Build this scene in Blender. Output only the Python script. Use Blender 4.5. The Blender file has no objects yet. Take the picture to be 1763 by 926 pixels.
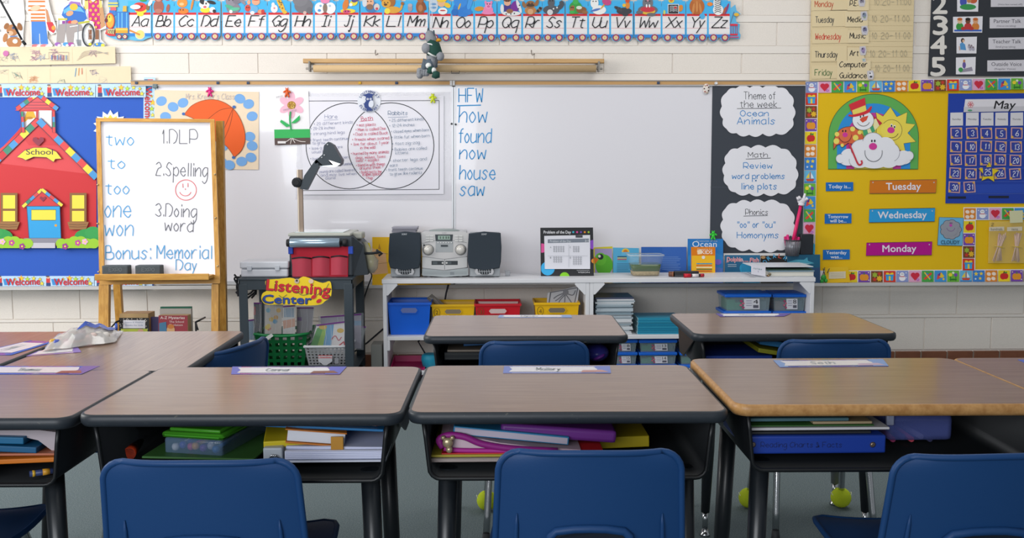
import bpy, bmesh, math, random
from mathutils import Vector, Matrix, Euler
random.seed(7)
S = bpy.context.scene
C = S.collection
R_ = math.radians
# ---------------------------------------------------------------- camera, light, exposure
FPX = 1700.0
CAM = Vector((0, 0, 1.12))
cam_rot = Matrix.Rotation(R_(-1.33), 3, 'Z') @ Matrix.Rotation(R_(90 - 5.58), 3, 'X') @ Matrix.Rotation(R_(-0.12), 3, 'Z')
cd = bpy.data.cameras.new('camera')
cd.lens = FPX / 1763 * 36
cd.sensor_width = 36
cam = bpy.data.objects.new('camera', cd)
cam.location = CAM
cam.rotation_euler = cam_rot.to_euler()
C.objects.link(cam)
S.camera = cam
S.view_settings.view_transform = 'Standard'
S.view_settings.look = 'None'
S.view_settings.exposure = 0.14
S.view_settings.gamma = 1
S.view_settings.use_curve_mapping = False
world = bpy.data.worlds.new('world')
S.world = world
world.use_nodes = True
world.node_tree.nodes['Background'].inputs[0].default_value = (0.88, 0.94, 1.0, 1)
world.node_tree.nodes['Background'].inputs[1].default_value = 0.29


def area(name, loc, target, sx, sy, power, col):
    l = bpy.data.lights.new(name, 'AREA')
    l.shape = 'RECTANGLE'
    l.size, l.size_y, l.energy, l.color = sx, sy, power, col
    o = bpy.data.objects.new(name, l)
    o.location = loc
    o.rotation_euler = (Vector(target) - Vector(loc)).to_track_quat('-Z', 'Y').to_euler()
    C.objects.link(o)
    return o


area('window_light', (-4.1, 3.2, 2.0), (-0.2, 4.9, 1.0), 2.6, 1.7, 104, (1.0, 0.985, 0.96))
area('rear_window_light', (-1.8, -2.2, 1.75), (0.3, 5.0, 0.7), 3.4, 1.6, 140, (0.93, 0.96, 1.0))
area('ceiling_light', (-1.5, 3.9, 2.9), (-1.5, 4.3, 0), 1.2, 1.2, 24, (1.0, 0.97, 0.93))
area('ceiling_light', (1.6, 3.9, 2.9), (1.6, 4.3, 0), 1.2, 1.2, 24, (1.0, 0.97, 0.93))
area('ceiling_light', (0, 1.2, 2.9), (0, 1.2, 0), 2.4, 1.0, 10, (1.0, 0.97, 0.93))

# ---------------------------------------------------------------- helpers


def ray(px, py):
    return cam_rot @ Vector(((px - 881.5) / FPX, -(py - 463) / FPX, -1))


def W(px, py, Y):                       # point on the plane y = Y seen at a pixel
    d = ray(px, py)
    return CAM + d * (Y / d.y)


def Wz(px, py, z):                      # point on the plane z seen at a pixel
    d = ray(px, py)
    return CAM + d * ((z - CAM.z) / d.z)


def RP(px, py, p0, n):
    d = ray(px, py)
    return CAM + d * ((p0 - CAM).dot(n) / d.dot(n))


def lin(h):
    h = h.lstrip('#')
    if len(h) == 3:
        h = ''.join(c * 2 for c in h)
    out = []
    for i in (0, 2, 4):
        c = int(h[i:i + 2], 16) / 255
        c = c / 12.92 if c <= 0.04045 else ((c + 0.055) / 1.055) ** 2.4
        out.append(min(c * 0.93, 0.86))
    return (*out, 1)


_m = {}


def M(h, rough=0.55, metal=0.0, spec=0.35, alpha=1.0, trans=0.0, bump=0.0, bscale=200, coat=0.0, vary=0.0):
    if not isinstance(h, str):
        return h
    k = (h, rough, metal, spec, alpha, trans, bump, bscale, coat, vary)
    if k in _m:
        return _m[k]
    m = bpy.data.materials.new('paint_' + h.strip('#'))
    m.use_nodes = True
    nt = m.node_tree
    b = nt.nodes['Principled BSDF']
    b.inputs['Base Color'].default_value = lin(h)
    b.inputs['Roughness'].default_value = rough
    b.inputs['Metallic'].default_value = metal
    b.inputs['Specular IOR Level'].default_value = spec
    b.inputs['Alpha'].default_value = alpha
    b.inputs['Transmission Weight'].default_value = trans
    b.inputs['Coat Weight'].default_value = coat
    if bump or vary:
        tc = nt.nodes.new('ShaderNodeTexCoord')
        nz = nt.nodes.new('ShaderNodeTexNoise')
        nz.inputs['Scale'].default_value = bscale
        nz.inputs['Detail'].default_value = 4
        nt.links.new(tc.outputs['Object'], nz.inputs['Vector'])
        if bump:
            bp = nt.nodes.new('ShaderNodeBump')
            bp.inputs['Strength'].default_value = bump
            bp.inputs['Distance'].default_value = 0.004
            nt.links.new(nz.outputs['Fac'], bp.inputs['Height'])
            nt.links.new(bp.outputs['Normal'], b.inputs['Normal'])
        if vary:
            cr = nt.nodes.new('ShaderNodeValToRGB')
            c = lin(h)
            cr.color_ramp.elements[0].position = 0.3
            cr.color_ramp.elements[1].position = 0.7
            cr.color_ramp.elements[0].color = (*[x * (1 - vary) for x in c[:3]], 1)
            cr.color_ramp.elements[1].color = (*[min(x * (1 + vary), .86) for x in c[:3]], 1)
            nt.links.new(nz.outputs['Fac'], cr.inputs['Fac'])
            nt.links.new(cr.outputs['Color'], b.inputs['Base Color'])
    _m[k] = m
    return m


def grain_mat(name, stops, scale, rough, noise=3.0, bump=0.02, coat=0.0, spec=.4):
    m = bpy.data.materials.new(name)
    m.use_nodes = True
    nt = m.node_tree
    b = nt.nodes['Principled BSDF']
    tc = nt.nodes.new('ShaderNodeTexCoord')
    mp = nt.nodes.new('ShaderNodeMapping')
    mp.inputs['Scale'].default_value = scale
    nz = nt.nodes.new('ShaderNodeTexNoise')
    nz.inputs['Scale'].default_value = noise
    nz.inputs['Detail'].default_value = 6
    nz.inputs['Roughness'].default_value = .65
    cr = nt.nodes.new('ShaderNodeValToRGB')
    el = cr.color_ramp.elements
    while len(el) < len(stops):
        el.new(.5)
    for e, (p, h) in zip(el, stops):
        e.position = p
        e.color = lin(h)
    nt.links.new(tc.outputs['Object'], mp.inputs['Vector'])
    nt.links.new(mp.outputs['Vector'], nz.inputs['Vector'])
    nt.links.new(nz.outputs['Fac'], cr.inputs['Fac'])
    nt.links.new(cr.outputs['Color'], b.inputs['Base Color'])
    bp = nt.nodes.new('ShaderNodeBump')
    bp.inputs['Strength'].default_value = bump
    bp.inputs['Distance'].default_value = .003
    nt.links.new(nz.outputs['Fac'], bp.inputs['Height'])
    nt.links.new(bp.outputs['Normal'], b.inputs['Normal'])
    b.inputs['Roughness'].default_value = rough
    b.inputs['Specular IOR Level'].default_value = spec
    b.inputs['Coat Weight'].default_value = coat
    b.inputs['Coat Roughness'].default_value = .12
    return m


def lmat(o):
    m = Matrix.Translation(o.location) @ o.rotation_euler.to_matrix().to_4x4()
    return lmat(o.parent) @ m if o.parent else m


def tag(o, label, cat, group=None, kind=None):
    if label:
        o['label'] = label
    if cat:
        o['category'] = cat
    if group:
        o['group'] = group
    if kind:
        o['kind'] = kind
    return o


def thing(name, label, cat, loc=(0, 0, 0), rotz=0, group=None):
    o = bpy.data.objects.new(name, None)
    o.empty_display_size = .05
    C.objects.link(o)
    o.location = loc
    o.rotation_euler = (0, 0, rotz)
    return tag(o, label, cat, group)


def dup(root, loc, rotz, label, group=None):
    def cp(o, par):
        c = o.copy()
        C.objects.link(c)
        c.parent = par
        for ch in o.children:
            cp(ch, c)
        return c
    r = cp(root, None)
    r.location = loc
    r.rotation_euler = (0, 0, rotz)
    r['label'] = label
    if group:
        r['group'] = group
    return r


def catmull(p, n=5, closed=False):
    if len(p) < 3:
        return [tuple(q) for q in p]
    out = []
    N = len(p)
    for i in range(N if closed else N - 1):
        if closed:
            a, b, c, d = p[(i - 1) % N], p[i], p[(i + 1) % N], p[(i + 2) % N]
        else:
            b, c = p[i], p[i + 1]
            a = p[i - 1] if i else tuple(2 * x - y for x, y in zip(b, c))
            d = p[i + 2] if i + 2 < N else tuple(2 * y - x for x, y in zip(b, c))
        for k in range(n):
            t = k / n
            out.append(tuple(.5 * (2 * b[j] + (c[j] - a[j]) * t + (2 * a[j] - 5 * b[j] + 4 * c[j] - d[j]) * t * t
                                   + (3 * b[j] - a[j] - 3 * c[j] + d[j]) * t ** 3) for j in range(len(b))))
    if not closed:
        out.append(tuple(p[-1]))
    return out


class MB:
    def __init__(s):
        s.bm = bmesh.new()
        s.mats = []

    def mi(s, m):
        m = M(m)
        if m not in s.mats:
            s.mats.append(m)
        return s.mats.index(m)

    def face(s, vs, m, smooth=False):
        try:
            f = s.bm.faces.new(vs)
        except ValueError:
            return None
        f.material_index = s.mi(m)
        f.smooth = smooth
        return f

    def poly(s, pts, m):
        return s.face([s.bm.verts.new(p) for p in pts], m)

    def box(s, x0, x1, y0, y1, z0, z1, m, bev=0, mat=None):
        x0, x1 = sorted((x0, x1)); y0, y1 = sorted((y0, y1)); z0, z1 = sorted((z0, z1))
        v = [s.bm.verts.new((x, y, z)) for z in (z0, z1) for x, y in ((x0, y0), (x1, y0), (x1, y1), (x0, y1))]
        fs = [s.face([v[i] for i in q], m) for q in ((3, 2, 1, 0), (4, 5, 6, 7), (0, 1, 5, 4), (1, 2, 6, 5), (2, 3, 7, 6), (3, 0, 4, 7))]
        if bev:
            es = list({e for f in fs for e in f.edges})
            r = bmesh.ops.bevel(s.bm, geom=es, offset=bev, segments=2, profile=.6, affect='EDGES')
            mi = s.mi(m)
            for f in r['faces']:
                f.material_index = mi
                f.smooth = True
            v = list({w for f in r['faces'] for w in f.verts} | {w for f in fs if f.is_valid for w in f.verts})
        if mat:
            bmesh.ops.transform(s.bm, matrix=mat, verts=v)
        return v

    def hexa(s, p, m):                 # eight corners: bottom ring then top ring
        v = [s.bm.verts.new(q) for q in p]
        for q in ((3, 2, 1, 0), (4, 5, 6, 7), (0, 1, 5, 4), (1, 2, 6, 5), (2, 3, 7, 6), (3, 0, 4, 7)):
            s.face([v[i] for i in q], m)
        return v

    def extr(s, pts, vec, m, ms=None):  # extruded outline
        vec = Vector(vec)
        a = [s.bm.verts.new(p) for p in pts]
        b = [s.bm.verts.new(Vector(p) + vec) for p in pts]
        s.face(a, m)
        s.face(b[::-1], m)
        n = len(a)
        for i in range(n):
            s.face([a[i], b[i], b[(i + 1) % n], a[(i + 1) % n]], ms or m)
        return a + b

    def rings(s, rings, m, cap=True, closed=True, smooth=True):
        vr = [[s.bm.verts.new(p) for p in r] for r in rings]
        n = len(vr[0])
        for a, b in zip(vr, vr[1:]):
            for i in range(n if closed else n - 1):
                s.face([a[i], a[(i + 1) % n], b[(i + 1) % n], b[i]], m, smooth)
        if cap and closed:
            s.face(vr[0][::-1], m)
            s.face(vr[-1], m)
        return vr

    def tube(s, pts, r, m, n=8, closed=False):
        pts = [Vector(p) for p in pts]
        N = len(pts)
        rs = r if isinstance(r, (list, tuple)) else [r] * N
        rings = []
        up = None
        for i, p in enumerate(pts):
            a = pts[i - 1] if (i or closed) else p
            b = pts[(i + 1) % N] if (i < N - 1 or closed) else p
            t = (b - a).normalized()
            if up is None:
                up = Vector((0, 0, 1)) if abs(t.z) < .9 else Vector((0, 1, 0))
            u = (up - t * up.dot(t)).normalized()
            up = u
            w = t.cross(u)
            rings.append([p + (u * math.cos(2 * math.pi * k / n) + w * math.sin(2 * math.pi * k / n)) * rs[i] for k in range(n)])
        if closed:
            rings.append(rings[0])
        s.rings(rings, m, cap=not closed)

    def lathe(s, prof, c, m, n=20, axis='z', smooth=True):
        rings = []
        for r, h in prof:
            ring = []
            for k in range(n):
                a = 2 * math.pi * k / n
                u, v = r * math.cos(a), r * math.sin(a)
                ring.append({'z': (c[0] + u, c[1] + v, c[2] + h), 'y': (c[0] + u, c[1] + h, c[2] - v), 'x': (c[0] + h, c[1] + u, c[2] + v)}[axis])
            rings.append(ring)
        s.rings(rings, m, smooth=smooth)

    def ball(s, c, r, m, n=14, rot=None):
        if not isinstance(r, (tuple, list)):
            r = (r, r, r)
        rings = []
        for i in range(1, n // 2 + 2):
            a = math.pi * i / (n // 2 + 2)
            ring = []
            for k in range(n):
                b = 2 * math.pi * k / n
                p = Vector((r[0] * math.sin(a) * math.cos(b), r[1] * math.sin(a) * math.sin(b), -r[2] * math.cos(a)))
                if rot:
                    p = rot @ p
                ring.append(Vector(c) + p)
            rings.append(ring)
        s.rings(rings, m)

    def build(s, name, parent=None, label=None, cat=None, group=None, kind=None):
        bm = s.bm
        bmesh.ops.recalc_face_normals(bm, faces=bm.faces) if getattr(s, 'recalc', True) else None
        o = bpy.data.objects.new(name, bpy.data.meshes.new(name))
        if parent:
            bm.transform(lmat(parent).inverted())
            o.parent = parent
        else:
            xs = [v.co for v in bm.verts]
            lo = Vector((min(v.x for v in xs), min(v.y for v in xs), min(v.z for v in xs)))
            hi = Vector((max(v.x for v in xs), max(v.y for v in xs), max(v.z for v in xs)))
            c = Vector(((lo.x + hi.x) / 2, (lo.y + hi.y) / 2, lo.z))
            bm.transform(Matrix.Translation(-c))
            o.location = c
        for m in s.mats:
            o.data.materials.append(m)
        bm.to_mesh(o.data)
        bm.free()
        C.objects.link(o)
        return tag(o, label, cat, group, kind)


# single-stroke letters: pairs of digits on a 7 x 10 grid, base line 3, x-height 7, capitals 9; ~ = rounded
GL = {}
for row in """A 033963 1555|B 0309 ~0939473606 ~065664430 3|C ~68492806143364|D 0309 ~0939675433 03|E 69090363 0646|F 690903 0646
G ~68492806153354 666463 4666|H 0309 6369 0666|I 3339 1959 1353|J ~5954331 4 3979|K 0309 6906 0663|L 090363|M 0309356963|N 03096369
O ~391806143354665839|P 0309 ~0949675505|Q ~391806143354665839 4563|R 0309 ~0949675505 2563|S ~68391736543304|T 3339 0969|U ~09051433546569|V 093369
W 0913375369|X 0369 0963|Y 093669 3633|Z 09690363
a ~5727052354 57 5753|b 0903 ~063755330 4|c ~5637053354|d ~5727052354 5953|e 0555 ~5537053354|f ~4928252 3 0747|g ~5727052355 ~5753412001|h 0903 ~05375653
i 1713 1918|j ~27221001 2928|k 0903 470543|l 1913|m 0703 ~05273633 ~35576663|n 0703 ~05375653|o ~2705234527|p 0700 ~0637553304|q ~5727052354 5750|r 0703 ~052747
s ~56371635442304|t ~28243343 0747|u ~07042354 5753|v 072347|w 0713365367|x 0347 0743|y 0723 4700|z 07470343
0 ~291806142334463829|1 273933|2 ~083957260 3 0353|3 ~08395736 ~36543304|4 490565 4943|5 591916 ~1646543304|6 ~4916043354461 5|7 095923|8 ~39173654331436573 9|9 ~5729173657 5743
. 1314|: 1314 1718|- 0646|* 2527 1537 1735|, 1401|! 1915 1413|' 1917|" 1917 3937|( ~29161420|) ~09161400|& ~5317293745130 4335 5|+ 3437 1656|/ 0369""".replace('\n', '|').split('|'):
    ch, rest = row[0], row[2:]
    st = []
    for tok in rest.split(' '):
        sm = tok.startswith('~')
        d = tok.lstrip('~')
        st.append([sm, d])
    fixed = []
    for sm, d in st:                    # rejoin strokes broken at an odd digit
        if fixed and (len(fixed[-1][1]) % 2 or (not sm and len(d) == 1)):
            fixed[-1][1] += d
        else:
            fixed.append([sm, d])
    pl = []
    for sm, d in fixed:
        p = [(int(d[i]), int(d[i + 1]) - 3) for i in range(0, len(d) - 1, 2)]
        pl.append(catmull(p, 4) if sm else p)
    GL[ch] = (max(x for q in pl for x, y in q) + 1.6, pl)

_fc = {}


def font_geo(t, shear=0.0, bold=0.0):
    k = (t, shear, bold)
    if k not in _fc:
        cu = bpy.data.curves.new('lettering', 'FONT')
        cu.body = t
        cu.size = 1
        cu.shear = shear
        cu.offset = bold
        cu.resolution_u = 3
        o = bpy.data.objects.new('lettering', cu)
        C.objects.link(o)
        dg = bpy.context.evaluated_depsgraph_get()
        me = o.evaluated_get(dg).to_mesh()
        vs = [(v.co.x, v.co.y) for v in me.vertices]
        fs = [tuple(p.vertices) for p in me.polygons]
        o.evaluated_get(dg).to_mesh_clear()
        bpy.data.objects.remove(o)
        bpy.data.curves.remove(cu)
        x0 = min([v[0] for v in vs] or [0])
        x1 = max([v[0] for v in vs] or [1])
        _fc[k] = ([(x - x0, y) for x, y in vs], fs, x1 - x0)
    return _fc[k]


class Art(MB):
    """flat printed work: a sheet with layers of ink. fm(u, v, d) gives the point d metres in front of the sheet"""
    recalc = False
    eps = .00018

    def __init__(s, fm, up=None):
        super().__init__()
        s.L = 0
        if isinstance(fm, (int, float)):
            Y = fm
            fm = lambda u, v, d: W(u, v, Y - d)
        s.fm = fm
        a = fm(0, 0, 0)
        s.n = (fm(500, 400, .1) - fm(500, 400, 0)).normalized()

    def slab(s, pts, m, th=.002):
        f = [s.fm(u, v, 0) for u, v in pts]
        if sum(a[0] * b[1] - b[0] * a[1] for a, b in zip(pts, pts[1:] + pts[:1])) > 0:
            f = f[::-1]
        s.extr(f, -s.n * th, m)
        s.L += 1

    def rect(s, x0, y0, x1, y1, m, th=0):
        p = [(x0, y0), (x1, y0), (x1, y1), (x0, y1)]
        s.slab(p, m, th) if th else s.p(p, m)

    def p(s, pts, m):
        d = s.eps * s.L
        f = [s.fm(q[0], q[1], d) for q in pts]
        if sum(a[0] * b[1] - b[0] * a[1] for a, b in zip(pts, pts[1:] + pts[:1])) > 0:
            f = f[::-1]
        s.poly(f, m)
        s.L += 1

    def ell(s, cx, cy, rx, ry, m, rot=0, a0=0, a1=360, n=0):
        n = n or max(10, min(40, int(6 + 1.5 * max(rx, ry))))
        c, q = math.cos(R_(rot)), math.sin(R_(rot))
        pts = []
        full = abs(a1 - a0) >= 360
        for i in range(n if full else n + 1):
            a = R_(a0 + (a1 - a0) * i / n)
            x, y = rx * math.cos(a), ry * math.sin(a)
            pts.append((cx + x * c - y * q, cy + x * q + y * c))
        s.p(pts, m)
        return pts

    def ln(s, pts, w, m, closed=False, keep=False):
        d = s.eps * s.L
        if not closed and len(pts) > 2:         # break the ribbon at sharp corners
            for i in range(1, len(pts) - 1):
                ax, ay, bx_, by_ = pts[i][0] - pts[i - 1][0], pts[i][1] - pts[i - 1][1], pts[i + 1][0] - pts[i][0], pts[i + 1][1] - pts[i][1]
                la, lb = math.hypot(ax, ay), math.hypot(bx_, by_)
                if la > 1e-6 and lb > 1e-6 and (ax * bx_ + ay * by_) / (la * lb) < .6:
                    s.ln(pts[:i + 1], w, m, keep=True)
                    s.ln(pts[i:], w, m, keep=keep)
                    return
        q = [pts[0]]
        for p in pts[1:]:
            if abs(p[0] - q[-1][0]) + abs(p[1] - q[-1][1]) > 1e-6:
                q.append(p)
        pts = q
        N = len(pts)
        if N < 2:
            return
        if closed and pts[0] == pts[-1]:
            pts.pop(); N -= 1
        A, B = [], []
        for i in range(N):
            a = pts[i - 1] if (i or closed) else pts[i]
            b = pts[(i + 1) % N] if (i < N - 1 or closed) else pts[i]
            dx, dy = b[0] - a[0], b[1] - a[1]
            l = math.hypot(dx, dy) or 1
            nx, ny = -dy / l * w / 2, dx / l * w / 2
            A.append((pts[i][0] + nx, pts[i][1] + ny))
            B.append((pts[i][0] - nx, pts[i][1] - ny))
        va = [s.bm.verts.new(s.fm(x, y, d)) for x, y in A]
        vb = [s.bm.verts.new(s.fm(x, y, d)) for x, y in B]
        for i in range(N if closed else N - 1):
            j = (i + 1) % N
            s.face([va[i], va[j], vb[j], vb[i]], m)
        if not keep:
            s.L += 1

    def arc(s, cx, cy, rx, ry, a0, a1, w, m, n=14, keep=False):
        s.ln([(cx + rx * math.cos(R_(a0 + (a1 - a0) * i / n)), cy + ry * math.sin(R_(a0 + (a1 - a0) * i / n))) for i in range(n + 1)], w, m, keep=keep)

    def hand(s, t, x, y, h, m, w=1.2, slant=.0, width=None, rot=0, align='l', jit=0.0, sp=1.0):
        u = h / 6
        adv = 0
        seq = []
        for ch in t:
            if ch == ' ':
                adv += 3.6
                continue
            g = GL.get(ch)
            if not g:
                continue
            seq.append((adv, g[1]))
            adv += g[0] * sp
        tot = max(adv - 1.2, 1)
        k = (width / (tot * u)) if width else 1
        if align == 'c':
            x -= tot * u * k / 2
        elif align == 'r':
            x -= tot * u * k
        c, q = math.cos(R_(rot)), math.sin(R_(rot))
        for a, pl in seq:
            jy = random.uniform(-jit, jit)
            for st in pl:
                out = []
                for gx, gy in st:
                    X = (a + gx) * u * k + gy * u * slant
                    Y = -(gy + jy) * u
                    out.append((x + X * c - Y * q, y + X * q + Y * c))
                s.ln(out, w, m, keep=True)
        s.L += 1

    def txt(s, t, x, y, h, m, width=None, align='l', rot=0, shear=0.0, bold=0.0):
        vs, fs, wd = font_geo(t, shear, 0)
        k = h / .69
        kx = width / wd if width else k
        off = {'l': 0, 'c': -wd * kx / 2, 'r': -wd * kx}[align]
        c, q = math.cos(R_(rot)), math.sin(R_(rot))
        d = s.eps * s.L
        e = bold * k * .75
        for ex, ey in (((-e, 0), (e, 0), (0, e), (0, -e)) if bold > .015 else ((-e, 0), (e, 0)) if bold else ((0, 0),)):
            bv = []
            d += s.eps * .5
            for vx, vy in vs:
                X, Y = vx * kx + off + ex, -vy * k + ey
                bv.append(s.bm.verts.new(s.fm(x + X * c - Y * q, y + X * q + Y * c, d)))
            for f in fs:
                s.face([bv[i] for i in f], m)
        s.L += 3

    def star(s, cx, cy, r, m, n=5, k=.45, rot=-90, dy=1):
        s.p([(cx + (r if i % 2 == 0 else r * k) * math.cos(R_(rot + 180 * i / n)), cy + dy * (r if i % 2 == 0 else r * k) * math.sin(R_(rot + 180 * i / n))) for i in range(2 * n)], m)


def quadmap(p00, p10, p01, wpx=100, hpx=100, n=None):   # local sheet: u to the right 0..wpx, v down 0..hpx
    p00, p10, p01 = Vector(p00), Vector(p10), Vector(p01)
    ux, vy = (p10 - p00) / wpx, (p01 - p00) / hpx
    n = n or vy.cross(ux).normalized()
    if n.dot(CAM - p00) < 0:
        n = -n
    return lambda u, v, d: p00 + ux * u + vy * v + n * d
# ---------------------------------------------------------------- the room
YW = 5.67
YB = 5.642      # face of the whiteboards
YC = 5.652      # face of the bulletin boards


def wz(y, Y=YW):
    return W(880, y, Y).z


wallm = M('e9e1d8', .6, bump=.35, bscale=160, vary=.025)
bandm = M('eae3db', .5, bump=.08, bscale=60)
mb = MB()
mb.box(-3.6, 3.9, YW, YW + .1, 0, 2.5, wallm)
rowsA = [215 + 117.5 * k for k in range(-5, 18)]
rowsB = [273 + 117.6 * k for k in range(-5, 18)]
rowsC = [163 + 117.8 * k for k in range(-4, 18)]
rowsD = [1601 + 117 * k for k in range(-17, 4)]
for y0, y1, js in ((-120, -66, rowsB), (-66, -26, rowsB), (-14, 26, rowsA), (38, 79, rowsB), (92, 127, rowsA), (139, 190, rowsB), (190, 240, rowsA), (240, 290, rowsB), (290, 340, rowsA), (340, 390, rowsB),
                   (390, 440, rowsA), (440, 488, rowsB), (488, 545, [x + 31 for x in rowsA]), (551, 606, rowsD)):
    za, zb = wz(y1), wz(y0)
    for a, b in zip(js, js[1:]):
        xa, xb = W(a, 300, YW).x + .003, W(b, 300, YW).x - .003
        mb.box(xa, xb, YW - .005, YW + .01, za + .001, zb - .001, wallm, bev=.002)
for y0, y1 in ((-26, -14), (26, 38), (79, 92), (127, 139), (545.5, 550)):
    mb.box(-3.6, 3.9, YW - .008, YW + .01, wz(y1), wz(y0), bandm, bev=.0015)
mb.build('wall_back', kind='structure')
floorm = grain_mat('carpet', [(.3, '4a5658'), (.5, '667275'), (.7, '818c8d')], (1, 1, 1), .95, noise=260, bump=.5, spec=.1)
mb = MB()
mb.box(-3.6, 3.9, -2.6, YW, -.05, 0, floorm)
mb.build('floor', kind='structure')
mb = MB()
brick = M('7d4f3a', .35, vary=.12, bscale=14)
zt = .072
for k in range(-45, 26):
    x = W(1405 + 45 * k, 600, YW).x
    mb.box(x + .002, x + .148, YW - .018, YW, .001, zt, brick, bev=.003)
mb.box(-3.55, 3.85, YW - .012, YW, .0, zt - .004, '97897d')
mb.build('baseboard_back', kind='structure')

# ---------------------------------------------------------------- whiteboards, rail and tray
wb = M('e4e2e8', .24, spec=.5, coat=.3)
alu = M('c3c5c8', .35, metal=.6)


def board(x0, x1, label, name='whiteboard'):
    a = Art(YB)
    q = [(x0, 148), (x1, 148), (x1, 489), (x0, 489)]
    a.slab(q, wb, .018)
    t = thing(name, label, 'whiteboard', W((x0 + x1) / 2, 489, YB))
    a.build('writing_surface', t)
    f = Art(YB - .003)
    for r in ((x0, 147.6, x1, 149.5), (x0, 148, x0 + 2.4, 489), (x1 - 2.4, 148, x1, 489), (x0, 484, x1, 490)):
        f.rect(*r, alu, .02)
        f.L = 0
    f.build('frame', t)
    return t


wl = board(269, 780.5, 'left whiteboard panel, the one hung with the two-circle comparison chart')
wr = board(781.5, 1384, 'right whiteboard panel with blue word list HFW, how, found, now')
h = Art(YB - .0008)
ink = '2f96d6'
h.hand('HFW', 790, 176, 24, ink, 1.8, width=42)
h.ln([(787, 182), (828, 181)], 2, ink)
for t, x, y, w_, hh in (('how', 790, 211, 49, 28), ('found', 789, 246, 57, 25), ('now', 791, 274, 46, 24), ('house', 791, 309, 62, 25), ('saw', 791, 337, 43, 24)):
    h.hand(t, x, y, hh, ink, 1.7, width=w_, slant=.05)
h.build('handwriting', wr, label='blue marker word list on the whiteboard')
for x, y in ((777.5, 213), (784.5, 214)):
    b = MB()
    b.lathe([(.004, 0), (.006, .002), (.006, .004), (.002, .006)], W(x, y, YB - .012), '30353c', 10, 'y')
    b.build('screw', wl if x < 780 else wr)
mb = MB()
za, zb = wz(146, YB), wz(140, YB)
x0, x1 = W(226, 143, YB).x, W(1386, 143, YB).x
mb.box(x0, x1, YB - .008, YW, za, zb, 'c49a66', .002)
mb.box(x0, x1, YB - .011, YW, zb, zb + .006, '9b9590')
mb.box(x0, x1, YB - .011, YW, za - .007, za, 'b9b4b2')
rail = mb.build('map_rail', label='long cork map rail with metal edges along the top of the whiteboards', cat='rail')
mb = MB()
p = W(779, 143, YB)
mb.box(p.x - .014, p.x - .001, YB - .016, YB - .008, p.z - .014, p.z + .012, 'd6d6d8', .002)
mb.box(p.x + .002, p.x + .014, YB - .016, YB - .008, p.z - .014, p.z + .012, 'd6d6d8', .002)
o = mb.build('rail_joint', rail)
for x in (236, 376, 428, 620, 683, 1133):
    mb = MB()
    p = W(x, 143, YB)
    mb.box(p.x - .008, p.x + .008, YB - .014, YB - .007, p.z - .007, p.z + .007, '3a4a66' if x != 620 else 'd8a832', .002)
    mb.build('rail_hook', rail)
mb = MB()
zt_ = W(800, 489, YB).z
mb.box(W(-20, 490, YB).x - .3, W(1800, 490, YB).x, YB - .085, YB - .004, zt_ - .012, zt_, 'b3b0ae', .003)
mb.box(W(-20, 490, YB).x - .3, W(1800, 490, YB).x, YB - .089, YB - .085, zt_ - .012, zt_ + .006, 'c6c4c2', .001)
tray = mb.build('chalk_tray', label='long metal chalk tray along the bottom of the whiteboards', cat='tray')

# pull-down map roller on brackets
mb = MB()
t = thing('map_roller', 'pull-down map roller with two wooden bars above the whiteboard', 'map roller', W(780, 122, 5.6))
tan = grain_mat('roller_wood', [(.3, 'b98f5c'), (.7, 'd4b07c')], (1, 12, 12), .5)
p0, p1 = W(522, 105, 5.61), W(1040, 101, 5.61)
mb.box(p0.x, p1.x, 5.598, 5.625, p0.z - .012, p0.z + .012, tan, .003)
mb.build('mounting_bar', t)
q0, q1 = W(540, 118, 5.585), W(1026, 114, 5.585)
mb = MB()
mb.lathe([(.02, q0.x), (.02, q1.x)], (0, 5.585, q0.z), M('d3b488', .6, vary=.03), 20, 'x')
mb.build('rolled_map', t)
for x in (533, 1031):
    mb = MB()
    p = W(x, 112, 5.585)
    mb.box(p.x - .004, p.x + .004, 5.57, 5.62, p.z - .035, p.z + .02, '8d8a86', .001)
    mb.box(p.x - .012, p.x + .012, 5.605, 5.662, p.z + .01, p.z + .03, '8d8a86', .002)
    mb.lathe([(.006, -.02), (.006, .02)], (p.x, 5.585, q0.z), 'a09a92', 10, 'x')
    mb.build('bracket', t)
for x in (646, 915):
    mb = MB()
    p = W(x, 92, 5.62)
    mb.tube([p + Vector((0, .02, .02)), p + Vector((0, 0, 0)), p + Vector((.004, -.012, -.01)), p + Vector((.018, -.012, -.004))], .003, '8a7f76', 6)
    mb.build('hook', t)
mb = MB()
p = W(784, 126, 5.57)
mb.tube([p + Vector((-.022, 0, .012)), p + Vector((-.022, 0, 0)), p + Vector((.022, 0, 0)), p + Vector((.022, 0, .012))], .0025, '55504c', 6)
mb.build('pull_handle', t)

# ---------------------------------------------------------------- left bulletin board
a = Art(YC)
a.rect(-260, 140, 264, 492, M('2b5bbd', .7, bump=.12, bscale=6), .008)
a.build('bulletin_board', label='bulletin board covered in royal blue paper behind the schoolhouse', cat='bulletin board')


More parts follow.
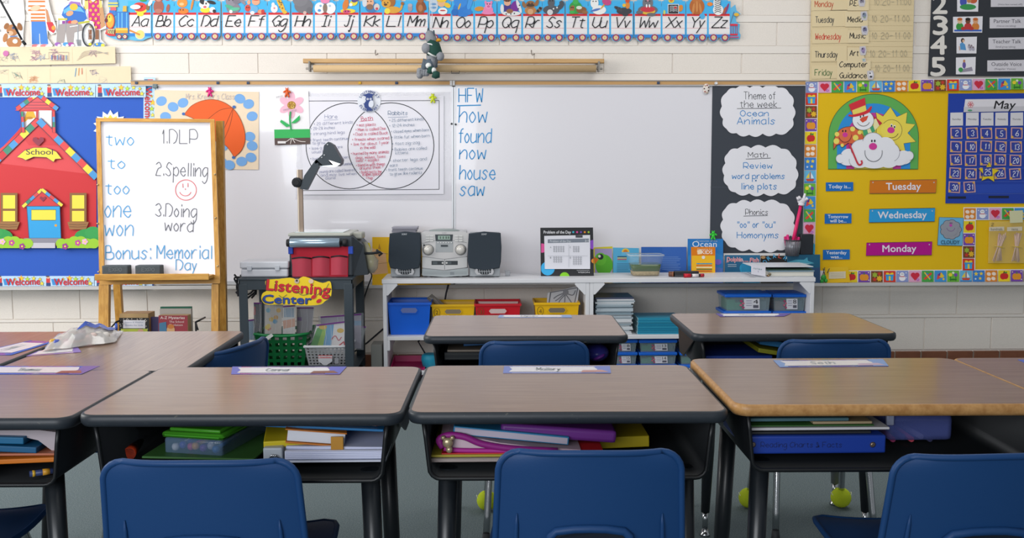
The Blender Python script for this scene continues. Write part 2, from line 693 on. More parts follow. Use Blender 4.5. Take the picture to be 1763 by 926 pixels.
def welcome(a, cx, cy, L=86, H=22, vert=False, n0=0):
    """one repeat of the welcome border: letters, little figure and stars"""
    def T(x, y):
        return (cx - y, cy + x) if vert else (cx + x, cy + y)
    a.p([T(-L * .5, -H / 2), T(L * .5, -H / 2), T(L * .5, H / 2), T(-L * .5, H / 2)], 'bcd8ee')
    a.p([T(-L * .36, -H * .2), T(-L * .22, -H * .24), T(-L * .2, H * .36), T(-L * .33, H * .38)], '3f8fd0')
    a.p([T(-L * .46, -H * .3), T(-L * .38, -H * .3), T(-L * .38, H * .15), T(-L * .46, H * .15)], 'd03a3a')
    a.p([T(-L * .46, H * .15), T(-L * .37, H * .15), T(-L * .37, H * .46), T(-L * .46, H * .46)], '33477d')
    x, y = T(-L * .42, -H * .36)
    a.ell(x, y, 2.6, 2.4, 'e5b08c')
    x, y = T(-L * .43, -H * .46)
    a.ell(x, y, 3.4, 1.2, '5a5350')
    for i, c in enumerate(('f4d440', 'f0c83a', 'b6d844', 'f2dc50', 'f0cf3c')):
        x, y = T(-L * .12 + i * L * .125, -H * (.26 if i % 2 else .18))
        r = (2.6, 5.4, 4.4, 3.6, 3)[i]
        a.star(x, y, r + 1, 'c9702a' if i == 1 else '7a8a4a')
        a.star(x, y, r, c)
    x, y = T(L * .42, H * .22)
    a.star(x, y, 5, '5f7a3a')
    a.star(x, y, 4, 'f3d94a')
    x, y = T(-L * .3, H * .4)
    a.txt('Welcome', x, y, 11.5, 'c8303c', width=L * .68, rot=90 if vert else -1.5, bold=.03)


for nm, lab, rc, reps in (
        ('border_strip', 'pale blue welcome border strip along the top of the blue bulletin board', (-60, 144, 247, 166), [(-52, 155), (36, 156.5), (121, 156.5), (208, 156.5)]),
        ('border_strip', 'pale blue welcome border strip along the bottom of the blue bulletin board', (-60, 475, 262, 493), [(-58, 484), (36, 484), (119, 484), (206, 484)])):
    a = Art(YC - .003)
    a.rect(*rc, M('bcd8ee', .5), .001)
    for cx, cy in reps:
        welcome(a, cx, cy, 86, rc[3] - rc[1])
    a.build(nm, label=lab, cat='border strip')
a = Art(YC - .0036)
a.rect(247, 147, 268, 480, M('bcd8ee', .5), .001)
for k in range(4):
    welcome(a, 257.5, 176 + 86 * k, 86, 20, True)
a.build('border_strip', label='vertical welcome border strip beside the paw print poster', cat='border strip')
mb = MB()
p = W(267, 149, YC - .02)
mb.box(p.x - .012, p.x + .014, p.y - .008, p.y + .02, p.z - .01, p.z + .014, '6d7c80', .004)
mb.build('binder_clip', label='small grey clip on the whiteboard corner beside the welcome border', cat='clip')

# schoolhouse
a = Art(YC - .004)
out = [(-30, 424), (-30, 290), (0, 258), (30, 226), (38, 216), (34, 191), (26, 190), (64, 160), (101, 188), (93, 192), (96, 232), (166, 306), (166, 424)]
a.slab(out, M('cc3338', .6, bump=.1, bscale=5), .0015)
dk = '6b3a4a'
RED, RED2 = 'd9494c', 'c92a30'
a.p([(-28, 280), (66, 279), (166, 300), (166, 424), (-28, 424)], RED2)
a.p([(-28, 278), (64, 206), (158, 300), (158, 279), (64, 279)][:3], 'd8484d')
a.rect(36, 191, 94, 232, 'b8434c')
a.rect(41, 192, 62, 222, 'e6e2e4')
a.rect(67, 190, 89, 226, 'e6e2e4')
a.ln([(67, 192), (67, 224)], 2, '9a94a0')
a.p([(40, 212), (46, 192), (58, 192), (62, 203), (50, 204)], 'e2a92c')
a.ell(51, 203, 6, 2.4, 'b87f1e')
a.p([(66, 204), (64, 208), (36, 232), (50, 250), (110, 250), (96, 232)], 'cf3b41')
a.p([(64, 161), (100, 188), (27, 190)], 'd9545a')
for y in (176, 181, 186):
    a.ln([(50 - (y - 176) * .8, y), (82 + (y - 176) * .9, y)], 1, dk)


def stripes(x0, y0, x1, y1, w, cols):
    n = len(cols)
    dx, dy = x1 - x0, y1 - y0
    l = math.hypot(dx, dy)
    nx, ny = -dy / l * w / 2, dx / l * w / 2
    for i, c in enumerate(cols):
        p, q = i / n, (i + 1) / n
        a.p([(x0 + dx * p + nx, y0 + dy * p + ny), (x0 + dx * q + nx, y0 + dy * q + ny), (x0 + dx * q - nx, y0 + dy * q - ny), (x0 + dx * p - nx, y0 + dy * p - ny)], c)
    a.ln([(x0 + nx, y0 + ny), (x1 + nx, y1 + ny)], 1, dk)
    a.ln([(x0 - nx, y0 - ny), (x1 - nx, y1 - ny)], 1, dk)


B_, Y_, G_ = '4a96d2', 'eed84a', '3d8a70'
stripes(62, 163, 29, 188, 8, [Y_, 'd9494c', G_, B_, 'd9494c'])
stripes(66, 163, 99, 188, 8, [B_, 'd9494c', Y_, 'd9494c', B_])
stripes(66, 207, -30, 300, 12, ['d9494c', G_, Y_, 'd9494c', B_, G_, 'c8303a', B_, 'd9494c', Y_])
stripes(66, 207, 166, 306, 12, [B_, 'd9494c', 'd9494c', B_, 'd9494c', Y_, B_, 'd9494c', Y_, B_])
stripes(38, 192, 40, 228, 5, [G_, 'd9494c', B_, 'd9494c'])
stripes(92, 192, 93, 228, 5, ['d9494c', B_, G_, 'd9494c'])
ht = [(66, 252), (56, 242), (57, 237), (62, 236), (66, 240), (70, 236), (75, 237), (76, 242)]
a.p(ht, '8c2f45')
a.p([(29, 270), (42, 259), (58, 254), (80, 254), (97, 261), (106, 273), (95, 274), (92, 279), (80, 271), (58, 270), (44, 276), (39, 273)][:], Y_)
a.ln([(29, 270), (42, 259), (58, 254), (80, 254), (97, 261), (106, 273), (95, 274), (92, 279), (80, 271), (58, 270), (44, 276), (39, 273)], .9, dk, closed=True)
a.txt('School', 68, 266, 9.5, '3d3a48', width=46, align='c', rot=0, bold=.012)
for x in (1, 120):
    a.rect(x, 332, x + 29, 382, '8a6038')
    a.rect(x + 4, 336, x + 25, 359, 'f0dc4c')
    a.rect(x + 4, 363, x + 25, 381, 'f0dc4c')
    a.p([(x - 4, 382), (x + 33, 382), (x + 28, 395), (x, 395)], '9c6f42')
    for yy in (386, 390):
        a.ln([(x - 1, yy), (x + 14, yy + 1), (x + 29, yy)], .8, '5d3f28')
a.p([(37, 357), (72, 324), (109, 355)], 'cf3b41')
stripes(72, 326, 39, 356, 6, [Y_, 'd9494c', B_, G_, Y_])
stripes(72, 326, 107, 354, 6, [Y_, B_, 'd9494c', B_, Y_])
a.p([(74, 347), (68, 341), (70, 338), (74, 340), (78, 338), (80, 341)], '8c2f45')
a.p([(46, 355), (103, 355), (105, 410), (50, 410)], '2f9fdc')
a.ln([(46, 355), (103, 355), (105, 410), (50, 410)], 1.4, '27486a', closed=True)
a.rect(54, 361, 96, 379, 'f0dc4c')
a.ln([(54, 361), (96, 361), (96, 379), (54, 379)], 1, '5b5a30', closed=True)
a.ell(96, 388, 2.4, 2.2, 'd8a03a')
a.rect(41, 410, 105, 418, '8e8b98')
a.rect(54, 418, 95, 427, 'c4c1ca')
for cx, s in ((18, 1), (132, -1)):
    a.ell(cx - 18 * s, 408, 22, 14, '2f9a4c')
    a.ell(cx - 28 * s, 400, 14, 10, '379f50')
    for i in range(6):
        a.ell(cx - 26 + i * 11, 419 - (4 if i in (2, 3) else 0), 10, 8.5, '9ccc34')
    a.rect(cx - 34, 418, cx + 34, 427, '9ccc34')
    for dx, dy, c in ((2, 0, 'c04a9c'), (20 * s, 6, '9c3c8c'), (-14 * s, -2, 'f0b8d4')):
        for k in range(5):
            a.ell(cx + dx + 3.2 * math.cos(k * 1.257), 418 + dy + 3.2 * math.sin(k * 1.257), 2.4, 2.4, c, n=8)
        a.ell(cx + dx, 418 + dy, 1.6, 1.6, 'f2e24a', n=8)
a.build('schoolhouse_poster', label='large red schoolhouse cutout with bell tower and blue door', cat='poster')
# daisy behind the easel
a = Art(YC - .006)
pts = []
for i in range(28):
    r = 30 if i % 2 else 22
    pts.append((190 + r * math.cos(i * math.pi / 14), 219 + r * math.sin(i * math.pi / 14)))
a.slab(pts, 'dfeaf2', .0015)
pts2 = [(190 + (x - 190) * .8, 219 + (y - 219) * .8) for x, y in pts]
a.p(pts2, 'f7f7f2')
a.star(190, 219, 22, 'f0d44a', 12, .75)
a.ell(190, 219, 10, 10, 'e9c33c')
a.build('sun_cutout', label='white and yellow sunburst cutout peeking out above the easel', cat='cutout')

# ---------------------------------------------------------------- paper figures and strips upper left
a = Art(5.655)
a.slab([(-120, -60), (30, -60), (41, 5), (43, 30), (40, 60), (41, 82), (-120, 82)], 'f2f1ee', .002)
a.txt('NCE', 2, 6, 5, '4a4a4a', bold=.01)
a.txt('exit,', 1, 31, 4.2, '5a5a5a')
a.txt('ll', 0, 55, 4.2, '5a5a5a')
br, br2 = 'b4753f', '99602f'
a.ell(24, 73, 13, 10, br)
a.ell(9, 65, 4, 8, br, 15)
a.ell(21, 52, 10, 10, br)
a.ell(11, 45, 4, 6, br2, 30)
a.ell(34, 46, 4, 7, br2, -20)
a.ell(18, 57, 5, 4, 'dcb08c')
a.ell(26, 71, 4.5, 4, 'f0ebe4')
a.ln([(17, 63), (30, 62)], 2, '5f86c0')
a.ell(23, 48, 2.6, 2.4, '4a6aa0')
a.ell(23, 48, 1.2, 1.2, '1c1c20')
a.ell(14, 56, 1.6, 1.2, '2a2020')
a.build('rules_poster', label='white rules poster with a brown cartoon dog at far left', cat='poster')
mb = MB()
mb.tube([W(-22, -40, 5.6), W(0, 0, 5.6), W(38, 69, 5.61)], .006, '25272b', 8)
mb.tube([W(38, 69, 5.61), W(39, 71, 5.61)], .0075, 'd8d8d8', 8)
mb.tube([W(39, 71, 5.61), W(44, 77, 5.613)], .008, '1d1f22', 8)
mb.build('pointer_stick', label='long black pointer stick leaning across the dog poster', cat='pointer')

sk, skd = 'd9a070', '8c5a3c'
# striped shirt child
a = Art(5.65)
bx = 'f1f0ef'
a.slab([(53, -55), (75, -55), (80, -15), (88, 20), (97, 46), (97, 56), (88, 60), (82, 52), (82, 66), (91, 78), (89, 82), (54, 82), (53, 60), (50, 26), (44, 16), (46, -6)], bx, .002)
a.p([(48, -2), (54, -6), (72, -6), (78, 4), (80, 24), (78, 38), (53, 38), (52, 22), (46, 17)], 'f3ece2')
for y in (1, 9, 16, 23, 29, 34.5):
    a.p([(49 if y < 18 else 53, y), (77.5, y), (78, y + 3), (48 if y < 18 else 53, y + 3)], 'de7a34')
a.ell(61, 14, 9, 4.5, 'ecc4a4', -10)
a.p([(54, 37), (78, 37), (83, 76), (70, 76), (67, 58), (68, 76), (55, 76)], '3d7fd0')
a.ln([(68, 58), (69, 78)], 1, 'dce6f2')
a.p([(78, 14), (82, 18), (88, 40), (82, 44), (80, 30)], 'c98a62')
a.p([(80, 38), (90, 38), (96, 50), (92, 57), (84, 52)], 'cc2f3e')
a.ell(92, 48, 3.4, 4, 'e9a03a')
for x in (61, 76):
    a.ell(x, 79, 6.5, 3, 'e07f86')
    a.ell(x + 5, 80, 3, 2.2, 'f2efec')
a.ell(63, -24, 14, 17, 'e0ac84')
a.ell(63, -34, 15, 10, '6a4428')
for s in (-5, 5):
    a.ell(63 + s, -22, 1.6, 2, '2a2020')
a.arc(63, -16, 5, 4, 20, 160, 1, 'a8483c')
a.build('paper_child', label='paper child cutout in orange striped shirt and blue trousers', cat='paper figure')
# girl in magenta dress
a = Art(5.652)
a.slab([(142, -50), (172, -50), (177, -2), (176, 14), (182, 38), (183, 49), (173, 52), (174, 68), (182, 76), (181, 82), (150, 82), (150, 60), (147, 10), (142, 14)], bx, .002)
a.p([(146, -4), (174, -6), (177, 18), (166, 12), (150, 16), (145, 16)], 'e9cf78')
a.p([(171, 14), (177, 12), (182, 44), (173, 50)], 'c9966a')
a.p([(152, -4), (170, -4), (171, 16), (173, 50), (153, 52), (152, 16)], 'c8287c')
for i in range(14):
    x, y = 156 + (i % 2) * 9 + (i // 2 % 2) * 4.5, 2 + (i // 2) * 7.3
    if y < 50:
        a.ell(x, y + 1, 2.3, 2.3, 'f2cc3c', n=10)
        a.ell(x, y + 1, .9, .9, 'c8287c', n=8)
for x in (155, 167):
    a.rect(x - 3, 51, x + 3, 72, skd)
    a.rect(x - 3.4, 68, x + 3.4, 74, 'eeeeea')
a.ell(171, 77, 9, 4, '3f86c8')
a.ell(177, 78, 3.4, 3, 'e9dc4a')
a.ell(167, 76, 1.8, 1.8, 'f0d43c')
a.ell(160, -22, 13, 16, '94603e')
a.ell(160, -33, 14, 9, '2c221e')
a.ell(148, -6, 5, 7, '3a2a22')
a.ell(174, -6, 5, 7, '3a2a22')
a.p([(153, -4), (160, 4), (168, -3), (160, 0)], 'f2efe8')
a.build('paper_child', label='paper girl cutout in magenta dress with yellow dots', cat='paper figure')
# child in wheelchair
a = Art(5.647)
a.slab([(112, -50), (138, -50), (140, 6), (150, 24), (150, 34), (160, 37), (166, 58), (160, 80), (150, 82), (94, 82), (95, 72), (98, 52), (99, 32), (104, 26), (108, 12), (116, 4)], bx, .002)
a.p([(106, 26), (110, 14), (120, 6), (136, 6), (146, 16), (150, 32), (140, 40), (116, 40), (112, 32)], '2f6fc4')
a.p([(109, 18), (120, 10), (138, 12), (146, 22), (140, 20), (120, 18), (110, 24)], '64b4e8')
a.p([(118, 6), (122, 2), (138, 4), (140, 12), (134, 8), (124, 12)], '9a6fc0')
a.ell(127, 12, 7, 6, 'e6bc3c')
a.ell(120, 23, 6.5, 4.5, 'dca27a', -20)
a.rect(107, 36, 134, 47, '8c3c98')
a.ell(121, 39, 4, 4, 'cf3040')
a.ell(128, 38, 6, 3.5, 'dca27a', -8)
a.p([(100, 42), (116, 40), (140, 42), (144, 52), (128, 56), (126, 74), (116, 74), (113, 54), (110, 74), (97, 74), (98, 52)], 'a39a98')
a.ln([(100, 33), (116, 33)], 3, 'cfc23c')
a.ln([(134, 40), (154, 37)], 3.4, 'b9b83a')
for x in (101, 113):
    a.ln([(x, 34), (x, 52)], 1.3, '9aa0a8')
a.ln([(134, 40), (134, 76)], 1.6, '9aa0a8')
a.ln([(120, 46), (134, 44)], 1.4, 'f0f0f2')
for k in range(6):
    a.ln([(131 + k * 1.6, 68), (134 + k, 79)], .9, '7c8288')
a.arc(152, 60, 10, 19, 0, 360, 2.6, '33363c', 30)
a.arc(152, 60, 7.6, 16, 0, 360, 1.2, 'a4a8ae', 26)
for k in range(6):
    a.ln([(152, 60), (152 + 7.6 * math.cos(k * 1.047), 60 + 16 * math.sin(k * 1.047))], .5, 'b4b8be')
a.ell(155, 76, 3, 2.4, 'e0d83c')
for x, c in ((99, '9a5fb4'), (113, '4a9ad4'), (122, 'a84a9c')):
    a.ell(x, 76, 5, 3.4, c)
    a.ell(x + 3, 78, 3, 2, 'f0eeee')
a.ell(126, -18, 13, 16, 'e0ac84')
a.ell(126, -28, 14.5, 10, '3c3430')
a.ell(117, -4, 3, 5, '5c5450')
for s in (-5, 5):
    a.ell(126 + s, -17, 1.6, 2, '2a2020')
a.arc(126, -11, 5, 4, 20, 160, 1, 'a8483c')
a.build('paper_child', label='paper child cutout in blue sweater sitting in a wheelchair', cat='paper figure')

for (pts, Y, lab, seed) in (([(-200, 81), (198, 80), (199, 109), (60, 112), (-200, 114)], 5.64, 'upper cream paper strip of crayon drawings under the paper children', 1),
                            ([(-200, 116), (225, 114), (226, 143), (-200, 144)], 5.644, 'lower cream paper strip of faint crayon drawings above the blue board', 2)):
    rs = random.Random(seed)
    a = Art(Y)
    a.slab(pts, M('e8d6b6', .8, vary=.03, bscale=8), .0015)
    y0 = pts[0][1]
    for x in ((0, 68, 124) if seed == 1 else (14, 47, 86, 148)):
        a.ln([(x, y0 + 2), (x + 1, y0 + 28)], .5, 'd4bf9c')
    for g in range(11 if seed == 1 else 8):
        cx = rs.uniform(2, 185)
        cy = y0 + rs.uniform(7, 22)
        c = rs.choice(['9c9490', 'a89a90', 'b48ca8', '8fa4c0', '9a9a94', 'c09a94'] if seed == 1 else ['c8c0b0', 'b8c0d0', 'd8a890', '9ab8a8', '8c84a4', 'd49a70'])
        for k in range(4):
            a.ln([(cx + rs.uniform(-9, 9), cy + rs.uniform(-6, 6)) for _ in range(4)], .45, c, keep=True)
        a.L += 1
    if seed == 1:
        for k in range(5):
            a.ln(catmull([(132 + 2 * k, 104 - 3 * k), (148, 96 - 2 * k), (168, 92 - k), (186, 90 + k)], 4), .5, 'aca498')
        for k in range(6):
            a.rect(88 + 5 * k, 95, 90 + 5 * k, 103, ('6f7fb0', 'a06878', '7c98b8')[k % 3])
        a.ln([(72, 101), (84, 101), (84, 90), (118, 90), (118, 104), (86, 104)], .6, '8a8480')
        a.ell(10, 92, 5, 5, 'c46aa4')
    else:
        for k, c in enumerate(('5a9ac0', 'd89048', 'd06a50')):
            a.ln([(129 + 6 * k, 132 - 2 * k), (131 + 5 * k, 117)], 1.2, c)
    a.build('drawing_strip', label=lab, cat='paper strip')
# ---------------------------------------------------------------- alphabet train
SKY = '3fb4ee'
cells = {}
for s, x0, x1 in (('Aa', 220, 261), ('Bb', 262, 300), ('Cc', 300, 339.5), ('Dd', 339.5, 380), ('Ee', 382, 421), ('Ff', 421, 460), ('Gg', 460.5, 500), ('Hh', 501, 540.5), ('Ii', 540.5, 579), ('Jj', 579, 619),
                  ('Kk', 620, 659.5), ('Ll', 659.5, 694), ('Mm', 694, 738), ('Nn', 739, 777.5), ('Oo', 777.5, 816.5), ('Pp', 816.5, 855.5), ('Qq', 856, 899), ('Rr', 899, 933.5), ('Ss', 933.5, 972.5),
                  ('Tt', 973.5, 1012.5), ('Uu', 1012.5, 1050.5), ('Vv', 1050.5, 1090.5), ('Ww', 1091.5, 1139), ('Xx', 1139, 1180.5), ('Yy', 1181, 1218.8), ('Zz', 1218.8, 1258)):
    cells[s[0]] = (s, x0, x1)
# coloured shapes of each animal: (dx, y, rx, ry, colour[, rotation])
K, Wt = '2b2b30', 'f2f2f0'
pics = {
    'A': [(2, 18, 10, 5, 'f0d83a'), (0, 12, 12, 8, 'd83a34'), (1, 24, 6, 4, 'f0d83a'), (6, 0, 6, 3, '3c9a48'), (14, 12, 3, 6, '8a6a3c'), (18, 5, 3, 6, 'e4e4e6', 30)],
    'B': [(-8, 12, 9, 12, 'a35f50'), (-8, -4, 8, 8, 'a35f50'), (-15, -10, 3, 3, 'a35f50'), (-1, -10, 3, 3, 'a35f50'), (-8, 0, 4, 3, 'c98a78'), (8, 14, 3, 7, 'a35f50', 10), (7, -2, 4, 3, 'd83a44'), (-8, 19, 7, 4, 'b87464')],
    'C': [(-6, 5, 9, 8, 'f0923a'), (-7, 18, 7, 5, '3f86c8'), (-4, 19, 9, 5, 'e0802c'), (-7, 7, 4, 2.6, 'f6c48c'), (-12, -4, 3, 4, 'f0923a'), (0, -4, 3, 4, 'f0923a'), (11, 8, 2, 10, 'd88a3a', 12)],
    'D': [(-6, 17, 9, 5, 'f2de3a'), (-8, 8, 9, 7, Wt), (4, 4, 8, 3, K, 15), (-12, 2, 4, 5, K), (-7, 12, 3, 2, 'd85a6a'), (6, 17, 5, 5, Wt), (9, 19, 3, 3, K), (-10, 6, 1.4, 1.8, K), (-5, 6, 1.4, 1.8, K)],
    'E': [(0, 14, 12, 9, '86808c'), (-4, 2, 9, 9, '8f8995'), (6, 0, 8, 7, '7d7783'), (16, 2, 3, 8, '8f8995', -40), (-6, 12, 9, 3, '4fae8c', 20), (2, 16, 10, 3, '5cbc9a', -8), (-4, 20, 3, 3, 'f0eeec')],
    'F': [(-4, 16, 8, 7, '6ab0de'), (-14, 14, 5, 6, 'd64a3c'), (0, 3, 7, 6, 'e8a884'), (0, -3, 9, 4, 'c83a34'), (8, 20, 5, 4, 'e09a70'), (-12, 4, 3, 4, 'e8a884'), (12, 20, 3, 4, 'cc3a34'), (-6, 22, 4, 3, 'f0eeec')],
    'G': [(-8, 15, 6, 7, 'f0eeec'), (3, 8, 4, 18, 'e8b83a', -25), (0, 2, 1.6, 1.6, '9c6a28'), (4, 8, 1.6, 1.6, '9c6a28'), (6, 14, 1.6, 1.6, '9c6a28'), (1, 12, 1.4, 1.4, '9c6a28'), (-10, 8, 3, 4, 'f0e8e8'), (-8, 14, 1.6, 1.6, 'dc8a9a'), (-4, -12, 7, 5, 'e8b83a'), (10, 21, 4, 3, 'e8b83a')],
    'H': [(2, 10, 16, 13, '77767c'), (-4, 0, 13, 11, '7e7d83'), (4, 22, 3, 3, 'd8b4ac'), (12, 18, 5, 6, '6d6c72'), (-12, -8, 3, 3, '77767c')],
    'I': [(-9, 14, 9, 10, 'f2f4f6'), (9, 14, 9, 10, 'f2f4f6'), (0, 14, 4, 8, '8a7466'), (0, 1, 8, 5, 'ec8ab4'), (-10, 18, 3, 2.4, '5a9ad0'), (8, 10, 2, 2, 'b0c8dc'), (-8, 10, 2, 2, '88b4d8'), (0, -8, 8, 7, 'f2f4f6')],
    'J': [(0, 19, 13, 4, 'f0d43a'), (-2, 20, 7, 3, 'd84a7c'), (-4, 8, 5, 10, 'dc8034', 15), (10, 5, 7, 5, 'e8d83c', -20), (12, 0, 6, 4, '5a4a8c', -20), (5, 8, 3, 3, Wt), (-1, -8, 6, 7, 'dc8034')],
    'K': [(0, 12, 11, 10, '3f7fb8'), (-4, 4, 8, 8, 'e8b08c'), (-12, 4, 4, 8, 'd4d8de'), (9, 12, 5, 6, 'd8d0cc'), (-3, 12, 6, 5, '8c6a54'), (-4, -4, 7, 4, 'e8d24a'), (9, 15, 2.4, 2.4, 'c84a5c')],
    'L': [(-8, 3, 12, 11, 'a8682c'), (-12, 6, 8, 7, 'e0a43c'), (0, 17, 13, 6, 'e0a43c'), (-10, 19, 5, 5, 'f0dc4a'), (-13, 8, 3, 2, '5c3a20'), (14, 13, 2, 6, 'e0a43c', 20), (16, 6, 3, 3, 'a8682c')],
    'M': [(8, 12, 8, 12, '9a5a34'), (8, -2, 6, 7, 'a5653c'), (14, 10, 3, 8, '8c4f2c', -20), (-10, 14, 4, 6, 'a59aa0'), (-10, 9, 4, 3, 'b8acb2'), (8, 14, 4, 6, 'b87a50')],
    'N': [(-12, 8, 8, 12, 'c8d4e0'), (-12, 6, 5, 2, '6f9cc8'), (-12, 12, 5, 2, '6f9cc8'), (4, 18, 8, 6, Wt), (2, 4, 7, 7, 'e8b890'), (2, -2, 9, 5, 'f0c83c'), (12, 8, 6, 4, 'f0c83c', 30), (4, 17, 5, 1.2, 'c84a4a')],
    'O': [(-2, 14, 15, 13, '2f7fd4'), (-4, 0, 12, 12, '3a8ee0'), (12, 4, 4, 12, '4aa0ea', 15), (-14, 20, 6, 6, '2a72c4'), (8, 20, 8, 5, '3484d8'), (-6, 10, 1.6, 6, 'e0b84a', 20), (0, 24, 9, 4, '2f7fd4')],
    'P': [(4, 16, 9, 7, 'ee8ab8'), (5, 8, 6, 6, 'f29ac4'), (-11, 14, 8, 4, 'd8963a', -5), (5, 10, 2.6, 2, 'd86a9c'), (0, 3, 2, 3, 'ee8ab8'), (10, 3, 2, 3, 'ee8ab8'), (4, 21, 11, 3, 'ee8ab8')],
    'Q': [(-3, 13, 8, 8, '4a3a8c'), (-4, 3, 6, 6, 'e8b090'), (-4, -2, 7, 4, '7a4a34'), (10, 10, 8, 10, '7a2f98', 20), (3, 22, 16, 4, 'e8e8e8'), (-13, 14, 3, 8, 'e6e6e8'), (16, 10, 3, 12, 'e4e4e6', -20), (0, 18, 6, 4, '9c6a48'), (2, 23, 1.2, 1.2, K), (8, 22, 1.2, 1.2, K), (15, 14, 1.2, 1.2, K), (17, 8, 1.2, 1.2, K), (-6, 23, 1.2, 1.2, K)],
    'R': [(-3, 17, 10, 7, 'c0844c'), (-3, 7, 8, 7, '9a6c44'), (-3, 8, 7, 2.6, '4a3a30'), (-14, 7, 3, 6, '9a6c44', -20), (8, 4, 3, 6, '9a6c44', 20), (12, 16, 7, 3, '8a6a50', -40), (14, 13, 2, 3, K, -40), (10, 18, 2, 3, K, -40), (-3, 19, 5, 5, 'd8a87c')],
    'S': [(-4, 16, 14, 8, '55585f'), (-4, 3, 6, 9, '5c5f66'), (12, 10, 8, 4, '4e5158', -45), (14, 4, 4, 4, '4e5158'), (-6, 20, 5, 5, 'd8d8da'), (0, 14, 1.4, 1.4, Wt), (6, 12, 1.4, 1.4, Wt)],
    'T': [(-2, 12, 11, 11, '37a048'), (-8, 14, 4, 6, 'a86a3c', 20), (8, 16, 9, 6, '8c5c34'), (4, 12, 5, 3, 'd8e4d0'), (-2, 2, 5, 5, '44b454'), (14, 20, 5, 3, '9c6a40'), (-8, 20, 5, 3, '44b454')],
    'U': [(0, 16, 12, 8, 'f0f0ee'), (-8, 4, 7, 9, 'f2f2f0'), (-6, 16, 9, 2, '5a7cc0', -15), (8, 8, 1.4, 9, 'dca43a', 40), (13, 2, 8, 6, 'c84a84', 20), (-12, -6, 3, 5, 'f2f2f0')],
    'V': [(4, 18, 13, 6, '3c3f46'), (-6, 14, 8, 3, '44474e', 30), (10, 8, 4, 6, 'e08a34'), (4, 8, 3, 3, 'f0c03a'), (10, 0, 4, 4, 'd8502c'), (6, 24, 5, 3, '3c3f46')],
    'W': [(0, 16, 17, 8, '6c6b70'), (0, 4, 9, 11, '74737a'), (0, 18, 13, 6, 'e0b83c'), (0, 15, 12.5, 5, 'cc3344'), (-2, 9, 1.4, 3, Wt), (3, 9, 1.4, 3, Wt), (0, 0, 2, 1.6, 'c88a98'), (6, 24, 8, 3, '6c6b70'), (-14, 20, 6, 3, '6c6b70')],
    'X': [(-4, 0, 5, 4, 'e8d840'), (-4, 0, 3, 2, 'dc7a34'), (12, 13, 4, 6, 'e08a2c', 15), (-16, 20, 2, 4, 'd0d46a')],
    'Y': [(0, 10, 13, 14, 'b8662c'), (0, -4, 9, 9, 'c07234'), (-6, 14, 2, 10, 'd08a4a', 8), (6, 14, 2, 10, 'd08a4a', -8), (0, 10, 2, 10, 'd08a4a')],
    'Z': [(-2, 16, 9, 9, 'f2f2f0'), (-4, 2, 6, 10, 'f2f2f0', 15), (-16, 6, 5, 3.4, 'ee8a34'), (13, 14, 2, 10, '8a3a78', 20), (9, 17, 2, 7, 'b85a34', 20)],
}
groups = [('A', 'engine', 'leading blue train engine card reading Aa on the alphabet strip'), ('BCD', '', 'blue train alphabet card reading Bb Cc Dd behind the engine'), ('EFG', '', 'blue train alphabet card reading Ee Ff Gg'),
          ('HIJ', '', 'blue train alphabet card reading Hh Ii Jj'), ('KLM', '', 'blue train alphabet card reading Kk Ll Mm'), ('NOP', '', 'blue train alphabet card reading Nn Oo Pp behind the plush wolf'),
          ('QRS', '', 'blue train alphabet card reading Qq Rr Ss'), ('TUV', '', 'blue train alphabet card reading Tt Uu Vv'), ('WX', '', 'blue train alphabet card reading Ww Xx'), ('YZ', 'caboose', 'last blue train alphabet card reading Yy Zz with a caboose')]
